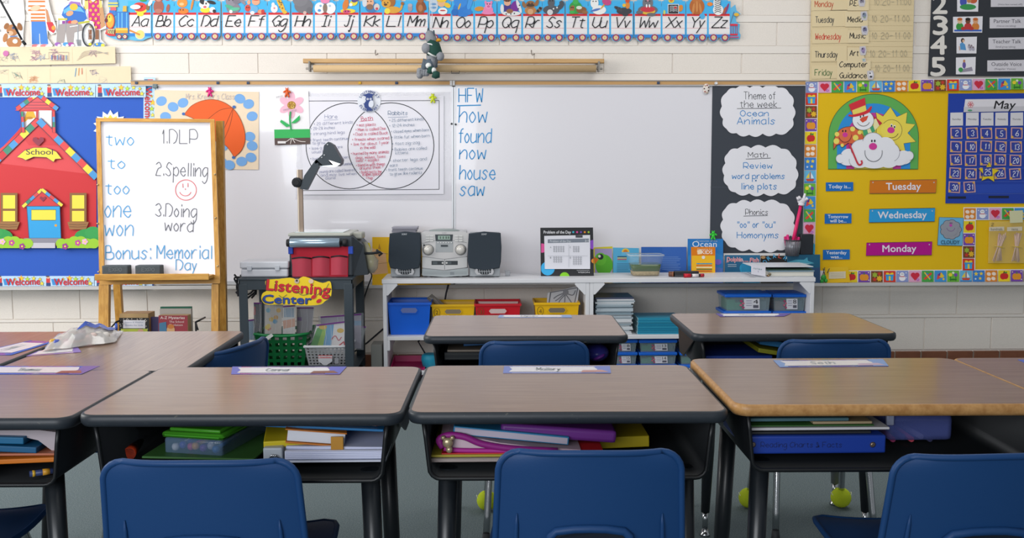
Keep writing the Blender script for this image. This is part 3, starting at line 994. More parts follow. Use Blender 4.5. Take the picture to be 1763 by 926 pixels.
for gi, (ls, kind, lab) in enumerate(groups):
    x0, x1 = cells[ls[0]][1], cells[ls[-1]][2]
    off = 2.2 if ls[0] in 'NOPQRSTUVWXYZ' else 0
    Y = 5.648 if gi % 2 else 5.651
    t = thing('alphabet_card', lab, 'alphabet card', W((x0 + x1) / 2, 70, Y), group='alphabet train cards')
    a = Art(Y)
    bot = []
    for ch in ls:
        s, c0, c1 = cells[ch]
        for fx in (.25, .75):
            wx = c0 + (c1 - c0) * fx
            for k in range(9):
                an = math.pi - math.pi * k / 8
                bot.append((wx + 8.3 * math.cos(an), 61 + off + 8.3 * math.sin(an)))
    top = []
    for ch in ls[::-1]:
        s, c0, c1 = cells[ch]
        cx = (c0 + c1) / 2
        w_ = (c1 - c0) / 2
        pk = random.uniform(-20, -14)
        top += [(c1 - .4, 12 + random.uniform(-6, 4)), (cx + w_ * .66, -4), (cx + w_ * .3, pk), (cx - w_ * .3, pk - 1), (cx - w_ * .7, -5), (c0 + .4, 10)]
    top[0] = (x1 - .3, 20)
    top[-1] = (x0 + .3, 20)
    body = [(x0, 62 + off)] + bot + [(x1, 62 + off)] + top
    if kind == 'engine':
        body = [(184, 54), (182, 58), (184, 62), (194, 66), (204, 69), (222, 68), (232, 70), (246, 70), (254, 66)] + [(261, 64)] + [(261, 20), (256, 0), (248, -14), (232, -16), (222, -4), (206, -8), (200, -14), (189, -12), (188, 14), (189, 20), (183, 28), (180, 38), (184, 46)]
    if kind == 'caboose':
        body = [(x0, 62 + off)] + bot + [(1258, 66), (1274, 67), (1275, 60), (1272, 54), (1274, 42), (1268, 38), (1266, 28), (1275, 24), (1268, 18), (1266, 8), (1258, 14)] + top[1:]
    a.slab(body, '5fb6e2', .0022)
    a.build('backing', t)
    for ch in ls:
        s, c0, c1 = cells[ch]
        cx = (c0 + c1) / 2
        a = Art(Y)
        a.L = 2
        i0, i1 = c0 + 1.6, c1 - 1.6
        a.rect(c0 + .3, 2, c1 - .3, 60 + off, SKY)
        a.rect(i0, 21.5 + off, i1, 26 + off, 'd2262e')
        a.rect(i0, 25.5 + off, i1, 57 + off, 'ece8e8')
        for yy, cc in ((27, 'd8d0d0'), (36.5, 'c8c4d8'), (46, 'd87a84'), (55, 'd0c8d0')):
            a.rect(i0, yy + off, i1, yy + off + .5, cc)
        a.rect(c0 + .8, 57 + off, c1 - .8, 62.5 + off, '2d84d2')
        if ch != 'A':
            for fx in (.25, .75):
                wx = c0 + (c1 - c0) * fx
                for r, cc in ((6, '9c3054'), (3.7, 'efe4cc'), (2.7, 'c44a3c'), (2.2, 'f2e8a8'), (1.1, 'd8a43c')):
                    a.ell(wx, 62.5 + off, r, r, cc, n=14)
        else:
            a.ell(241, 60, 8.5, 8, 'd8d4c8')
            a.ell(241, 59, 7.4, 7.2, 'ecd67c')
            a.ln([(223, 52), (241, 60)], 3, 'd88a3c')
        wl_ = (i1 - i0)
        capw = wl_ * (.80 if ch not in 'IJ' else .48)
        a.hand(s, cx - 1.6, 45.4 + off, 18.5, '26282c', 1.7, slant=.28, width=capw * .82, align='c', sp=.86)
        a.build('train_car', t)
        a = Art(Y)
        a.L = 14
        for e in pics[ch]:
            a.ell(cx + e[0], e[1] + off * .5, e[2], e[3], e[4], e[5] if len(e) > 5 else 0)
        if ch == 'X':
            a.rect(cx - 10, 7, cx + 9, 24, 'f0f0f0')
            a.rect(cx - 9, 8, cx + 8, 23.5, '33353a')
            for k in range(4):
                a.arc(cx - 3, 12 + 2.6 * k, 3.4, 1.4, 180, 360, .8, 'd8dce0')
                a.arc(cx + 3, 12 + 2.6 * k, 3.4, 1.4, 180, 360, .8, 'd8dce0')
            a.ell(cx + 3, 13, 2.4, 2, 'd03c44')
        if ch == 'Z':
            for k in range(7):
                a.ln([(cx - 8, 2 + 3.3 * k), (cx - 3, -1 + 3.3 * k), (cx + 3, 2 + 3.2 * k)], 1, K)
        if ch == 'Y':
            a.ell(1209, 28, 5, 5, '4ab0e6')
        if pics[ch] and ch in 'ABCDEFGHJKLMPQRSTUVWYZ':
            e = pics[ch][1]
            for sgn in (-.35, .35):
                a.ell(cx + e[0] + e[2] * sgn, e[1] - e[3] * .2, 1, 1.2, K if e[4] not in ('4a3a30', '55585f') else Wt, n=8)
        a.build('animal_picture', t)
    if kind == 'engine':
        a = Art(Y)
        a.L = 26
        a.rect(200, 20, 222, 58, '2f7cc8')
        for xx in (203, 209, 217):
            a.rect(xx, 22, xx + 2, 48, '6ab4ea')
        a.p([(188, 18), (199, 18), (201, 26), (188, 28)], '3a78c4')
        a.rect(187, -10, 202, 4, '6a9ad4')
        a.rect(186, 4, 203, 12, 'd0cc6a')
        a.rect(186, 7, 203, 9, '3f8ac0')
        a.rect(190, 12, 200, 18, 'd8646c')
        a.ell(189.5, 36, 8, 14, 'd03a34')
        a.ell(189.5, 36, 6.5, 12, 'f0a83a')
        a.ell(188.5, 32, 4, 6, 'f4d04a')
        for dx in (-2.5, 1.5):
            a.ell(187 + dx, 29, 1, 1.8, K, n=8)
        a.ell(183, 35, 3, 4, '6a2c34')
        a.rect(199, 48, 220, 57, 'e8a42c')
        a.rect(199, 49.5, 220, 52, 'f4cc5c')
        a.p([(184, 50), (198, 49), (199, 62), (188, 62), (181, 58)], 'cf3038')
        a.p([(186, 50), (198, 50), (197, 59), (184, 57)], 'f0e4a0')
        for k in range(5):
            a.ln([(188 + 2.3 * k, 51), (185 + 2.9 * k, 57 + .5 * k)], 1.3, '2c2a28')
        for xx in (205, 215):
            a.ell(xx, 63, 4.6, 4.6, '8c3a54')
            a.ell(xx, 63, 2.7, 2.7, 'efe0c8')
            a.ell(xx, 63, 1.2, 1.2, 'd8a43c')
        a.p([(211, 20), (212, 10), (218, 10), (218, 20)], 'd8b04a')
        a.ell(233, 12, 9, 4, 'e8f0f4')
        a.build('engine_picture', t)
    if kind == 'caboose':
        a = Art(Y)
        a.L = 26
        a.rect(1257, 41, 1270, 44.5, 'd83048')
        a.rect(1257, 58, 1270, 61, 'd83048')
        a.rect(1256, 63, 1272, 65, 'c84a78')
        for xx in (1258, 1262, 1266, 1269):
            a.rect(xx, 44, xx + 1, 58, 'a84a78')
        a.ln([(1257, 42), (1264, 20)], 1.2, '5a6a8a')
        a.ell(1268, 25, 4.5, 3, 'e8b83a')
        a.build('caboose_picture', t)

# ---------------------------------------------------------------- posters on the left whiteboard
YP = YB - .004
a = Art(YP)
a.slab([(266, 155), (446, 158), (445, 292), (266, 290)], M('edd9be', .8, vary=.02), .001)
for x, y, r in ((278, 174, -20), (298, 184, 20), (315, 177, -25), (285, 201, 10), (413, 170, 20), (428, 179, -20), (434, 200, -10), (430, 235, 10), (434, 251, 15), (432, 271, 20), (416, 278, 0), (383, 252, 0), (381, 279, 0), (395, 284, 15), (300, 286, 0)):
    a.ell(x, y, 9.5, 8.2, '74a8e0', r)
a.hand("Mrs. Kreger's Class", 320, 171, 10, 'c6c0c0', .8, width=84)
um = [(317, 197)] + catmull([(317, 197), (330, 182), (350, 173), (372, 172), (392, 180), (408, 195), (419, 218), (422, 240), (416, 258), (403, 271)], 5) + catmull([(403, 271), (398, 262), (388, 250), (376, 244), (364, 240), (352, 222), (336, 206), (317, 197)], 4)
a.p(um, 'ea5f1c')
a.ln(um, 1, 'a04818', closed=True)
a.ln(catmull([(402, 185), (378, 190), (352, 210)], 6), .8, '8c3c14')
a.ln(catmull([(402, 185), (396, 215), (384, 245)], 6), .8, '8c3c14')
a.ln([(402, 184), (376, 244)], .8, '8c3c14')
for x, y in ((316, 196), (403, 184), (402, 271), (376, 244)):
    a.ell(x, y, 3, 2.6, '3a6ab0')
a.build('paw_poster', label='cream poster with an orange umbrella and blue ovals behind the easel', cat='poster')

a = Art(YP - .006)
a.slab([(470, 157), (531, 156), (534, 248), (473, 250)], 'f4f2f4', .001)
a.p([(472, 223), (533.5, 222), (534, 238), (472.5, 238)], '34b45c')
a.p([(472.5, 238), (534, 237), (534, 248), (473, 250)], '5d4a46')
for r in range(6):
    an = R_(r * 60 + 90)
    a.ell(502 + 12.5 * math.cos(an), 181 - 12.5 * math.sin(an), 10.5, 6.2, 'f2bcd0', -(r * 60 + 90))
a.ell(502, 181, 7.5, 7, 'b98a34')
for k in range(26):
    a.ell(502 + random.uniform(-5.5, 5.5), 181 + random.uniform(-5, 5), 1.1, 1.1, random.choice(['d8b04c', 'e8c870', '94641f']), n=6)
a.ln(catmull([(500, 192), (499, 205), (501, 223)], 5), 3, '2fa45a')
a.p([(500, 216), (484, 206), (482, 210), (493, 219)], '2fb45e')
a.p([(501, 212), (516, 198), (516, 206), (508, 212)], '2fb45e')
for q in ([(501, 238), (492, 244), (482, 245)], [(502, 238), (500, 248)], [(503, 238), (508, 246)], [(503, 238), (516, 243), (526, 244)]):
    a.ln(catmull(q, 4), 1, 'ece4e0')
a.rect(478, 243, 492, 247, 'e8e4e4')
for q in ((476, 168, 16), (500, 192, 5), (488, 190, 5)):
    a.hand('petal', q[0], q[1], 2.4, '9a94a0', .4, rot=-12)
a.build('flower_picture', label='white flower picture with pink petals and labelled roots', cat='picture')


def magnet(x, y, Y, col, lab, s=1.0, rot=0):
    mb = MB()
    p = W(x, y, Y)
    rm = Matrix.Rotation(R_(rot), 3, 'Y')
    q = lambda dx, dz: p + rm @ Vector((dx * s, 0, dz * s))
    mb.ball(q(0, .011), (.009 * s, .006, .009 * s), col, 12)
    mb.ball(q(0, -.007), (.010 * s, .007, .014 * s), col, 12)
    for dx, dz, r in ((-.014, .001, 55), (.014, .001, -55), (-.008, -.022, 15), (.008, -.022, -15)):
        mb.ball(q(dx, dz), (.0055 * s, .0055, .0095 * s), col, 10, rm @ Matrix.Rotation(R_(r), 3, 'Y'))
    for dx in (-.006, .006):
        mb.ball(q(dx, .020), .0035 * s, col, 8)
    return mb.build('bear_clip', label=lab, cat='clip', group='bear shaped magnetic clips')


magnet(361, 157, YP - .006, M('e02a86', .3), 'pink bear-shaped clip above the umbrella poster')
magnet(494, 158, YP - .014, M('e2622a', .3), 'orange bear-shaped clip holding the flower picture')
magnet(745, 168, YP - .014, M('d4e030', .3), 'lime bear-shaped clip holding the comparison chart corner')
magnet(1228, 404, YB - .05, M('35c83a', .3), 'bright green bear-shaped clip above the ocean book')
mb = MB()
p = W(1216, 153, YB - .008)
mb.ball(p, (.02, .007, .03), 'e6dcd4', 16)
for k in range(7):
    mb.ball(p + Vector((.013 * math.cos(k * .9 + .4), -.006, .021 * math.sin(k * .9 + .4))), .0042, ('3c3030', 'a03c3c', 'c8a890')[k % 3], 8)
mb.build('spotted_clip', label='white spotted clip at right end of the map rail', cat='clip')

# comparison chart
a = Art(YP)
a.slab([(514, 160), (776, 158), (777, 345), (508, 343)], M('e9e8f0', .12, alpha=.2), .0006)
a.build('laminate_sleeve', label='clear laminate sheet around the two-circle chart', cat='sleeve')
a = Art(YP - .003)
a.slab([(517, 166), (764, 165), (764, 334), (522, 335)], M('e9e7f0', .35), .001)
a.ln([(530, 174), (756, 173), (756, 326), (518, 328)], 1.1, '34383e')
for cx in (601, 673):
    a.arc(cx, 251, 74, 74, 0, 360, 1.4, '2a2c34', 60)
rs = random.Random(5)


def para(lines, col, h=5.2, w=.45, rot=-3):
    for t, x, y, wd in lines:
        a.hand(t, x, y, h, col, w, width=wd, rot=rot, jit=.3)


hc, bc, rc = '8d93b6', 'd2426a', '5d7a9a'
a.hand('Hare', 559, 204, 7, hc, .7, width=22)
a.ln([(557, 207), (582, 206)], .6, hc)
a.hand('Both', 622, 208, 7, bc, .8, width=20, rot=-4)
a.ln([(619, 209), (643, 207)], .6, bc)
a.hand('Rabbits', 668, 198, 7, rc, .7, width=34)
a.ln([(668, 202), (702, 201)], .6, rc)
para([('* 20 different kinds', 540, 216, 68), ('* 20-28 inches', 535, 224, 42), ('* strong hind legs', 534, 233, 60), ('* front teeth continue', 534, 244, 66), ('to grow', 538, 249, 22), ('* lose a lot and are', 532, 258, 58), ('usual brown', 537, 264, 36),
      ('* born with eyes open', 534, 276, 66), ('* babies are in summer', 546, 287, 62), ('* young are called leverets', 546, 298, 68), ('and may live when', 552, 304, 62), ('alone', 560, 309, 18)], hc)
para([('* eat plants', 614, 218, 33), ('* Mom is called Doe', 612, 226, 52), ('* Dad is called Buck', 608, 234, 60), ('* freeze when scared', 606, 243, 64), ('* live for about 1 year', 604, 251, 66), ('in the wild', 620, 257, 26), ('* hunted by many animals', 604, 267, 66),
      ('dogs, wolves, foxes', 612, 274, 52), ('owls + eagles', 613, 279, 40), ('* blend in with things', 613, 287, 50), ('around them', 619, 292, 36), ('* build nests low', 619, 299, 38), ('in open spaces', 624, 303, 32), ('* hop', 630, 309, 12)], bc, 5.2, .55)
para([('* 25 different kinds', 670, 210, 60), ('* 12-24 inches', 670, 219, 44), ('* closed eyes when born', 673, 229, 66), ('* little fur when born', 674, 239, 66), ('* fast zig-zag', 675, 250, 48), ('* Babies are called', 675, 260, 60), ('kittens', 681, 266, 22),
      ('* shorter legs and', 671, 279, 64), ('ears', 671, 287, 14), ('* front teeth continue', 664, 295, 64), ('to grow like rodents', 671, 302, 56)], rc)
a.build('comparison_chart', label='white two-circle chart comparing hares and rabbits', cat='chart')
a = Art(YP - .006)
pts = [(635.5 + 20 * math.cos(i * math.pi / 18), 174 + 20 * math.sin(i * math.pi / 18)) for i in range(36)]
a.slab(pts, 'e9ecf4', .001)
nv = '2c4486'
for word, a0, a1, r, flip in (('SOUTHWEST', 196, 344, 14.3, False), ('ELEMENTARY', 158, 22, 18.6, True)):
    for i, ch in enumerate(word):
        an = a0 + (a1 - a0) * (i + .5) / len(word)
        a.txt(ch, 635.5 + r * math.cos(R_(an)), 174 + r * math.sin(R_(an)), 4.1, nv, align='c', rot=an - 90 if flip else an + 90, bold=.03)
a.p([(624, 164), (635, 160), (645, 163), (635, 168)], nv)
a.rect(630, 165, 641, 168, nv)
a.ell(635.5, 171, 6.3, 5.5, nv)
a.ell(633, 170.5, 1.9, 1.9, 'e9ecf4')
a.ell(638.2, 170.5, 1.9, 1.9, 'e9ecf4')
a.ell(633, 170.5, .8, .8, nv)
a.ell(638.2, 170.5, .8, .8, nv)
a.ell(633, 180, 6, 7.5, nv, 15)
a.ell(639, 179, 4.4, 6.5, 'dfe4f0', 10)
a.ln([(626, 178), (632, 185), (638, 186)], 1.4, nv)
a.p([(631, 186), (637, 184), (641, 190), (632, 190)], nv)
a.build('owl_badge', label='round white badge with a navy owl on top of the chart', cat='badge')

# ---------------------------------------------------------------- plush wolf on a string
t = thing('plush_wolf', 'grey plush wolf in a green jersey hanging from a string', 'plush toy', W(745, 130, 5.5))
fur, furd, grn = M('8f9298', .95, bump=.8, bscale=120), M('5c6874', .95, bump=.8, bscale=120), M('1f4a40', .8)
P = lambda x, y, dy=0: W(x, y, 5.5 + dy)
mb = MB()
mb.tube([P(745, 78), P(746, 90), P(744, 104), P(741, 116)], [.030, .038, .032, .03], fur, 12)
mb.ball(P(742, 66), (.030, .03, .045), fur, 14, Matrix.Rotation(R_(-20), 3, 'Y'))
mb.ball(P(750, 76), (.022, .022, .022), furd, 12)
mb.tube([P(738, 60, .01), P(737, 48, .01)], [.014, .003], furd, 8)
mb.tube([P(745, 62, -.01), P(747, 52, -.01)], [.014, .003], furd, 8)
mb.ball(P(734, 83, -.03), (.026, .026, .03), fur, 14)
mb.tube([P(750, 90, -.02), P(755, 95, -.03), P(758, 97, -.03)], [.018, .018, .02], fur, 10)
mb.ball(P(758, 97, -.03), (.022, .022, .025), fur, 12)
mb.tube([P(736, 104, .02), P(731, 116, .02), P(729, 124, .02)], [.026, .02, .014], furd, 10)
for k in range(9):
    mb.ball(P(722 + 4.4 * (k % 4) + random.uniform(-1, 1), 122 + 4 * (k // 4), .02), .018, fur, 10)
mb.tube([P(739, 104, -.01), P(741, 118, -.02)], [.024, .022], furd, 10)
mb.tube([P(747, 104), P(748, 116)], [.02, .018], furd, 10)
mb.build('body', t)
mb = MB()
mb.tube([P(738, 74, -.002), P(745, 82, -.006), P(749, 94, -.006), P(748, 97, -.004)], [.034, .044, .043, .036], grn, 14)
mb.build('jersey', t)
mb = MB()
mb.tube([P(735, 75, -.04), P(742, 76, -.045), P(750, 82, -.04)], .004, 'e8eaec', 6)
mb.tube([P(737, 91, -.045), P(744, 95, -.05), P(751, 98, -.04)], .005, 'd8dcd8', 6)
mb.build('trim', t)
mb = MB()
mb.ball(P(755, 69, -.005), (.014, .012, .01), 'e0a020', 10)
mb.ball(P(751, 72, -.005), (.012, .012, .010), 'd08a1a', 10)
mb.build('muzzle', t)
for (x, y, dy, x2) in ((737, 119, -.03, 748), (745, 127, -.035, 757)):
    mb = MB()
    mb.tube([P(x, y, dy), P((x + x2) / 2, y + 2, dy), P(x2, y + 2, dy)], [.02, .022, .015], grn, 10)
    mb.ball(P(x + 1, y - 6, dy), (.017, .018, .016), 'e8eae8', 10)
    mb.build('shoe', t)
mb = MB()
mb.tube([P(741, 64), P(739, 30), P(741, -30)], .002, 'd8d4cc', 6)
mb.tube([P(743, 64), P(744, 30), P(742, -30)], .002, 'c4d4e0', 6)
mb.build('string', t)
# ---------------------------------------------------------------- black panel with cloud signs
YK = YB - .005
a = Art(YK)
a.slab([(1227, 141), (1387, 143), (1381, 440), (1222, 440)], M('3d424b', .75, bump=.15, bscale=8), .002)
a.ln([(1223, 322), (1382, 323)], .7, '4b515b')
a.build('black_panel', label='tall black paper panel behind the three cloud signs', cat='paper panel')
mb = MB()
mb.lathe([(.009, 0), (.009, -.004), (.004, -.012), (.007, -.016)], W(1232.5, 143.5, YK - .004), 'e4e4e6', 12, 'y')
mb.build('push_pin', label='white push pin in the top corner of the black panel', cat='pin')


def cloud(outline, lab, lines, seed):
    a = Art(YK - .004)
    pts = []
    n = len(outline)
    for i in range(n):                       # scalloped edge
        p, q = outline[i], outline[(i + 1) % n]
        dx, dy = q[0] - p[0], q[1] - p[1]
        for k in range(7):
            t = k / 7
            b = math.sin(t * math.pi) * .2
            pts.append((p[0] + dx * t + dy * b, p[1] + dy * t - dx * b))
    a.slab(pts, M('e9e8ee', .6), .0015)
    for t, x, y, h_, w_, c in lines:
        a.hand(t, x, y, h_, c, .95 if c == '33363c' else 1.25, width=w_, align='c')
    return a, lab


BK, BL = '33363c', '3d8ccc'
a, lab = cloud([(1251, 159), (1267, 152), (1291, 151), (1313, 151), (1340, 151), (1359, 161), (1365, 182), (1365, 205), (1359, 224), (1336, 230), (1313, 230), (1290, 232), (1268, 229), (1251, 222), (1245, 205), (1243, 183)],
               'top white cloud sign reading Theme of the week, Ocean Animals', [('Theme of', 1308, 171, 13, 55, BK), ('the week', 1306, 185, 12, 64, BK), ('Ocean', 1299, 200, 10, 49, BL), ('Animals', 1302, 214, 12, 66, BL)], 1)
a.ln([(1269, 187), (1345, 186)], .9, BK)
a.build('cloud_sign', label=lab, cat='sign', group='cloud signs')
a, lab = cloud([(1253, 264), (1270, 256), (1293, 255), (1318, 254), (1345, 256), (1363, 267), (1370, 289), (1370, 312), (1362, 328), (1340, 332), (1315, 333), (1290, 333), (1266, 331), (1253, 320), (1247, 302), (1249, 281)],
               'middle white cloud sign reading Math, Review word problems, line plots', [('Math', 1305, 271, 9, 34, BK), ('Review', 1305, 290, 10, 50, BL), ('word problems', 1306, 308, 10, 91, BL), ('line plots', 1307, 326, 11, 62, BL), ('*', 1301, 314, 6, 4, BL)], 2)
a.ln([(1284, 274), (1327, 272)], .9, BK)
a.build('cloud_sign', label=lab, cat='sign', group='cloud signs')
a, lab = cloud([(1249, 359), (1268, 350), (1292, 348), (1316, 348), (1343, 350), (1361, 362), (1366, 384), (1366, 406), (1356, 424), (1338, 430), (1315, 430), (1290, 429), (1266, 426), (1249, 416), (1244, 399), (1245, 378)],
               'bottom white cloud sign reading Phonics, oo or ou, Homonyms', [('Phonics', 1303, 370, 10, 39, BK), ('"oo" or "ou"', 1302, 392, 11, 66, BL), ('Homonyms', 1305, 410, 11, 72, BL)], 3)
a.ln([(1280, 372), (1322, 371)], .9, BK)
a.build('cloud_sign', label=lab, cat='sign', group='cloud signs')

# ---------------------------------------------------------------- schedule chart
a = Art(5.64)
t = thing('schedule_chart', 'cream weekly schedule chart listing Monday to Friday specials', 'chart', W(1484, 139, 5.64))
a.slab([(1398, -80), (1576, -80), (1570, 139), (1394, 139)], M('dcc9a0', .75, vary=.02), .0015)
for k in range(17):
    a.ln([(1396, -10 + 9 * k), (1572, -10 + 9 * k)], .4, 'cdbb92')
for tm, x, y, w_ in (('10:20-11:00', 1503, 9, 66), ('10 20-11 00', 1499, 38, 67), ('10 20-11 00', 1499, 67, 69), ('10 20-11 00', 1496, 98, 66), ('10 20-11 00', 1505, 123, 61)):
    a.hand(tm, x, y, 11, 'b3a98e', .9, width=w_, rot=-.5)
a.build('backing_sheet', t)
for day, x0, y0, x1, y1, c, w_ in (('Monday', 1397, -8, 1460, 19, 'c25a3c', 32), ('Tuesday', 1398, 18, 1459, 46, '4c4c4a', 32), ('Wednesday', 1398, 50, 1460, 75, 'cc4a3a', 44), ('Thursday', 1397, 80, 1458, 106, '454442', 39), ('Friday', 1397, 113, 1442, 136, '4a7040', 30)):
    b = Art(5.637)
    b.slab([(x0, y0), (x1, y0 - 1), (x1, y1 - 1), (x0, y1)], M('e0cda4', .75), .001)
    b.hand(day, x0 + 6, y1 - 7 if day != 'Friday' else y1 - 6, 10.5, c, 1.2, width=w_)
    b.build('day_card', t)
for s, x0, y0, x1, y1, w_ in (('P.E.', 1459, -8, 1496, 18, 14), ('Media', 1455, 20, 1494, 46, 26), ('Music', 1459, 52, 1496, 74, 27), ('Art', 1459, 82, 1488, 104, 15), ('Computer', 1441, 104, 1499, 119, 48), ('Guidance', 1441, 119, 1497, 138, 47)):
    b = Art(5.635)
    b.slab([(x0, y0), (x1, y0), (x1, y1), (x0, y1)], M('e1cfa8', .75), .001)
    b.hand(s, x0 + 4, y1 - (8 if y1 - y0 > 20 else 3.5), 9.5, '2b2b2b', 1.3, width=w_, slant=.1)
    b.build('subject_card', t)
for i, (x, y) in enumerate(((1484, 3), (1488, 27), (1489, 52), (1486, 87), (1487, 103), (1499, 129))):
    b = Art(5.633)
    b.slab([(x - 6, y - 7), (x + 4, y - 8), (x + 6, y), (x + 4, y + 8), (x - 4, y + 8), (x - 6, y + 2)] if i != 4 else [(x - 3, y - 2), (x + 3, y - 3), (x + 4, y + 3), (x - 1, y + 4)], 'c9c5ca', .0008)
    if i != 4:
        b.ell(x, y - 1, 3.6, 4.6, ('7c7888', '7f8ba0', '6d6c8c', '9d8cb4', '', 'e4e2e6')[i])
        b.ell(x + .5, y + 3, 2.2, 1.8, ('c4c0c8', '8fa08c', 'b4b0c4', '877aa0', '', '3c3c44')[i])
        b.ell(x - 1, y - 3, 1.3, 1.3, '3f3d48')
    else:
        b.ell(x, y, 2, 1.6, '8cb4a8')
    b.build('subject_picture', t)

# ---------------------------------------------------------------- voice level poster
t = thing('voice_poster', 'black voice level poster with numbers 2 to 5', 'poster', W(1680, 132, 5.645))
a = Art(5.645)
a.slab([(1607, -80), (1900, -80), (1900, 131), (1598, 131)], M('34373d', .7), .002)
a.build('backing_sheet', t)
for s, x, y in (('2', 1618, 23), ('3', 1619, 59), ('4', 1616, 93), ('5', 1615, 130)):
    a = Art(5.643)
    a.txt(s, x, y, 31, 'e2ddd6', width=24 if s != '4' else 26, align='c', bold=.035)
    a.build('number', t)
for i, (x0, y0, x1, y1) in enumerate(((1648, -12, 1685, 20), (1641, 28, 1692, 56), (1647, 63, 1682, 92), (1646, 98, 1680, 128))):
    a = Art(5.642)
    a.slab([(x0, y0 + 1), (x1, y0), (x1 - 1, y1), (x0, y1)], 'ece9ee', .001)
    cx, cy = (x0 + x1) / 2, (y0 + y1) / 2
    if i == 0:
        a.ell(cx - 8, cy - 1, 6, 8, '4a5ab4'); a.ell(cx + 9, cy - 4, 7, 6, 'c8603a'); a.ell(cx - 8, cy - 9, 4, 4, 'e0b08c'); a.ell(cx, cy + 8, 14, 5, '3f9a54'); a.ell(cx + 2, cy - 3, 4, 4, 'c98a5c')
    elif i == 1:
        for dx, c, s_ in ((-14, '3f9a44', 'e6c09c'), (0, 'c23c3c', '7a4a34'), (13, 'd8843a', 'e0a87c')):
            a.ell(cx + dx, cy + 4, 6.5, 7, c); a.ell(cx + dx, cy - 6, 4.4, 5, s_); a.ell(cx + dx, cy - 9, 4.6, 2.6, ('c86a30' if dx else '2c2420'))
        a.rect(x0 + 2, y1 - 5, x1 - 2, y1 - 2, '3f6ac0')
        a.ell(cx - 8, cy + 7, 4, 3, 'c03c34'); a.ell(cx + 6, cy + 7, 4, 3, 'c03c34')
    elif i == 2:
        a.p([(cx - 11, cy + 8), (cx - 12, cy - 2), (cx - 8, cy - 5), (cx - 3, cy - 1), (cx - 1, cy + 9)], '5a9ad0'); a.ell(cx - 7, cy - 8, 3.2, 4, '3a2c2c'); a.ell(cx - 6, cy - 7, 2, 2.6, 'e6bc9c')
        for dx, dy in ((4, 3), (8, 4), (6, 7), (11, 7)):
            a.ell(cx + dx, cy + dy, 2.6, 3, 'b4b0c0'); a.ell(cx + dx, cy + dy - 3, 1.6, 1.6, '8c7a80')
        a.ln([(cx - 12, cy + 9), (cx - 13, cy + 2)], 1, 'c08a5a')
    else:
        a.p([(cx - 13, cy + 8), (cx + 10, cy + 2), (cx + 12, cy + 9), (cx - 10, cy + 12)], '9a94a4'); a.ell(cx - 9, cy + 7, 4, 4, '3f9a54'); a.ell(cx - 3, cy - 1, 3, 6, '6a5aa0'); a.ell(cx - 3, cy - 8, 2, 2.6, 'c88a60')
    a.build('picture_card', t)
for i, (s1, s2, x0, y0, y1, w_) in enumerate((('Whisper Voice', '(Voice box turned off!)', 1706, -12, 12, 60), ('Partner Talk', '(One-on-one talking)', 1704, 30, 49, 47), ('Teacher Talk', '(Small group talking)', 1702, 65, 85, 49), ('Outside Voice', '(Regular Voice)', 1700, 104, 123, 52))):
    a = Art(5.642)
    a.slab([(x0, y0), (x0 + 120, y0 - 2), (x0 + 120, y1 - 1), (x0, y1)], 'dcd8de', .001)
    a.txt(s1, x0 + 7, y0 + 9.5, 6.4, '55535c', width=w_)
    a.txt(s2, x0 + 12, y1 - 3, 3, '8a8890', width=w_ * .7)
    a.build('voice_label', t)

# ---------------------------------------------------------------- yellow bulletin board
YEL = M('e8bd0c', .75, bump=.25, bscale=5)
YY = YC
a = Art(YY)
a.slab([(1386, 146), (2000, 130), (2000, 489), (1381, 489)], YEL, .008)
a.build('bulletin_board', label='bulletin board covered in bright yellow paper for calendar time', cat='bulletin board')


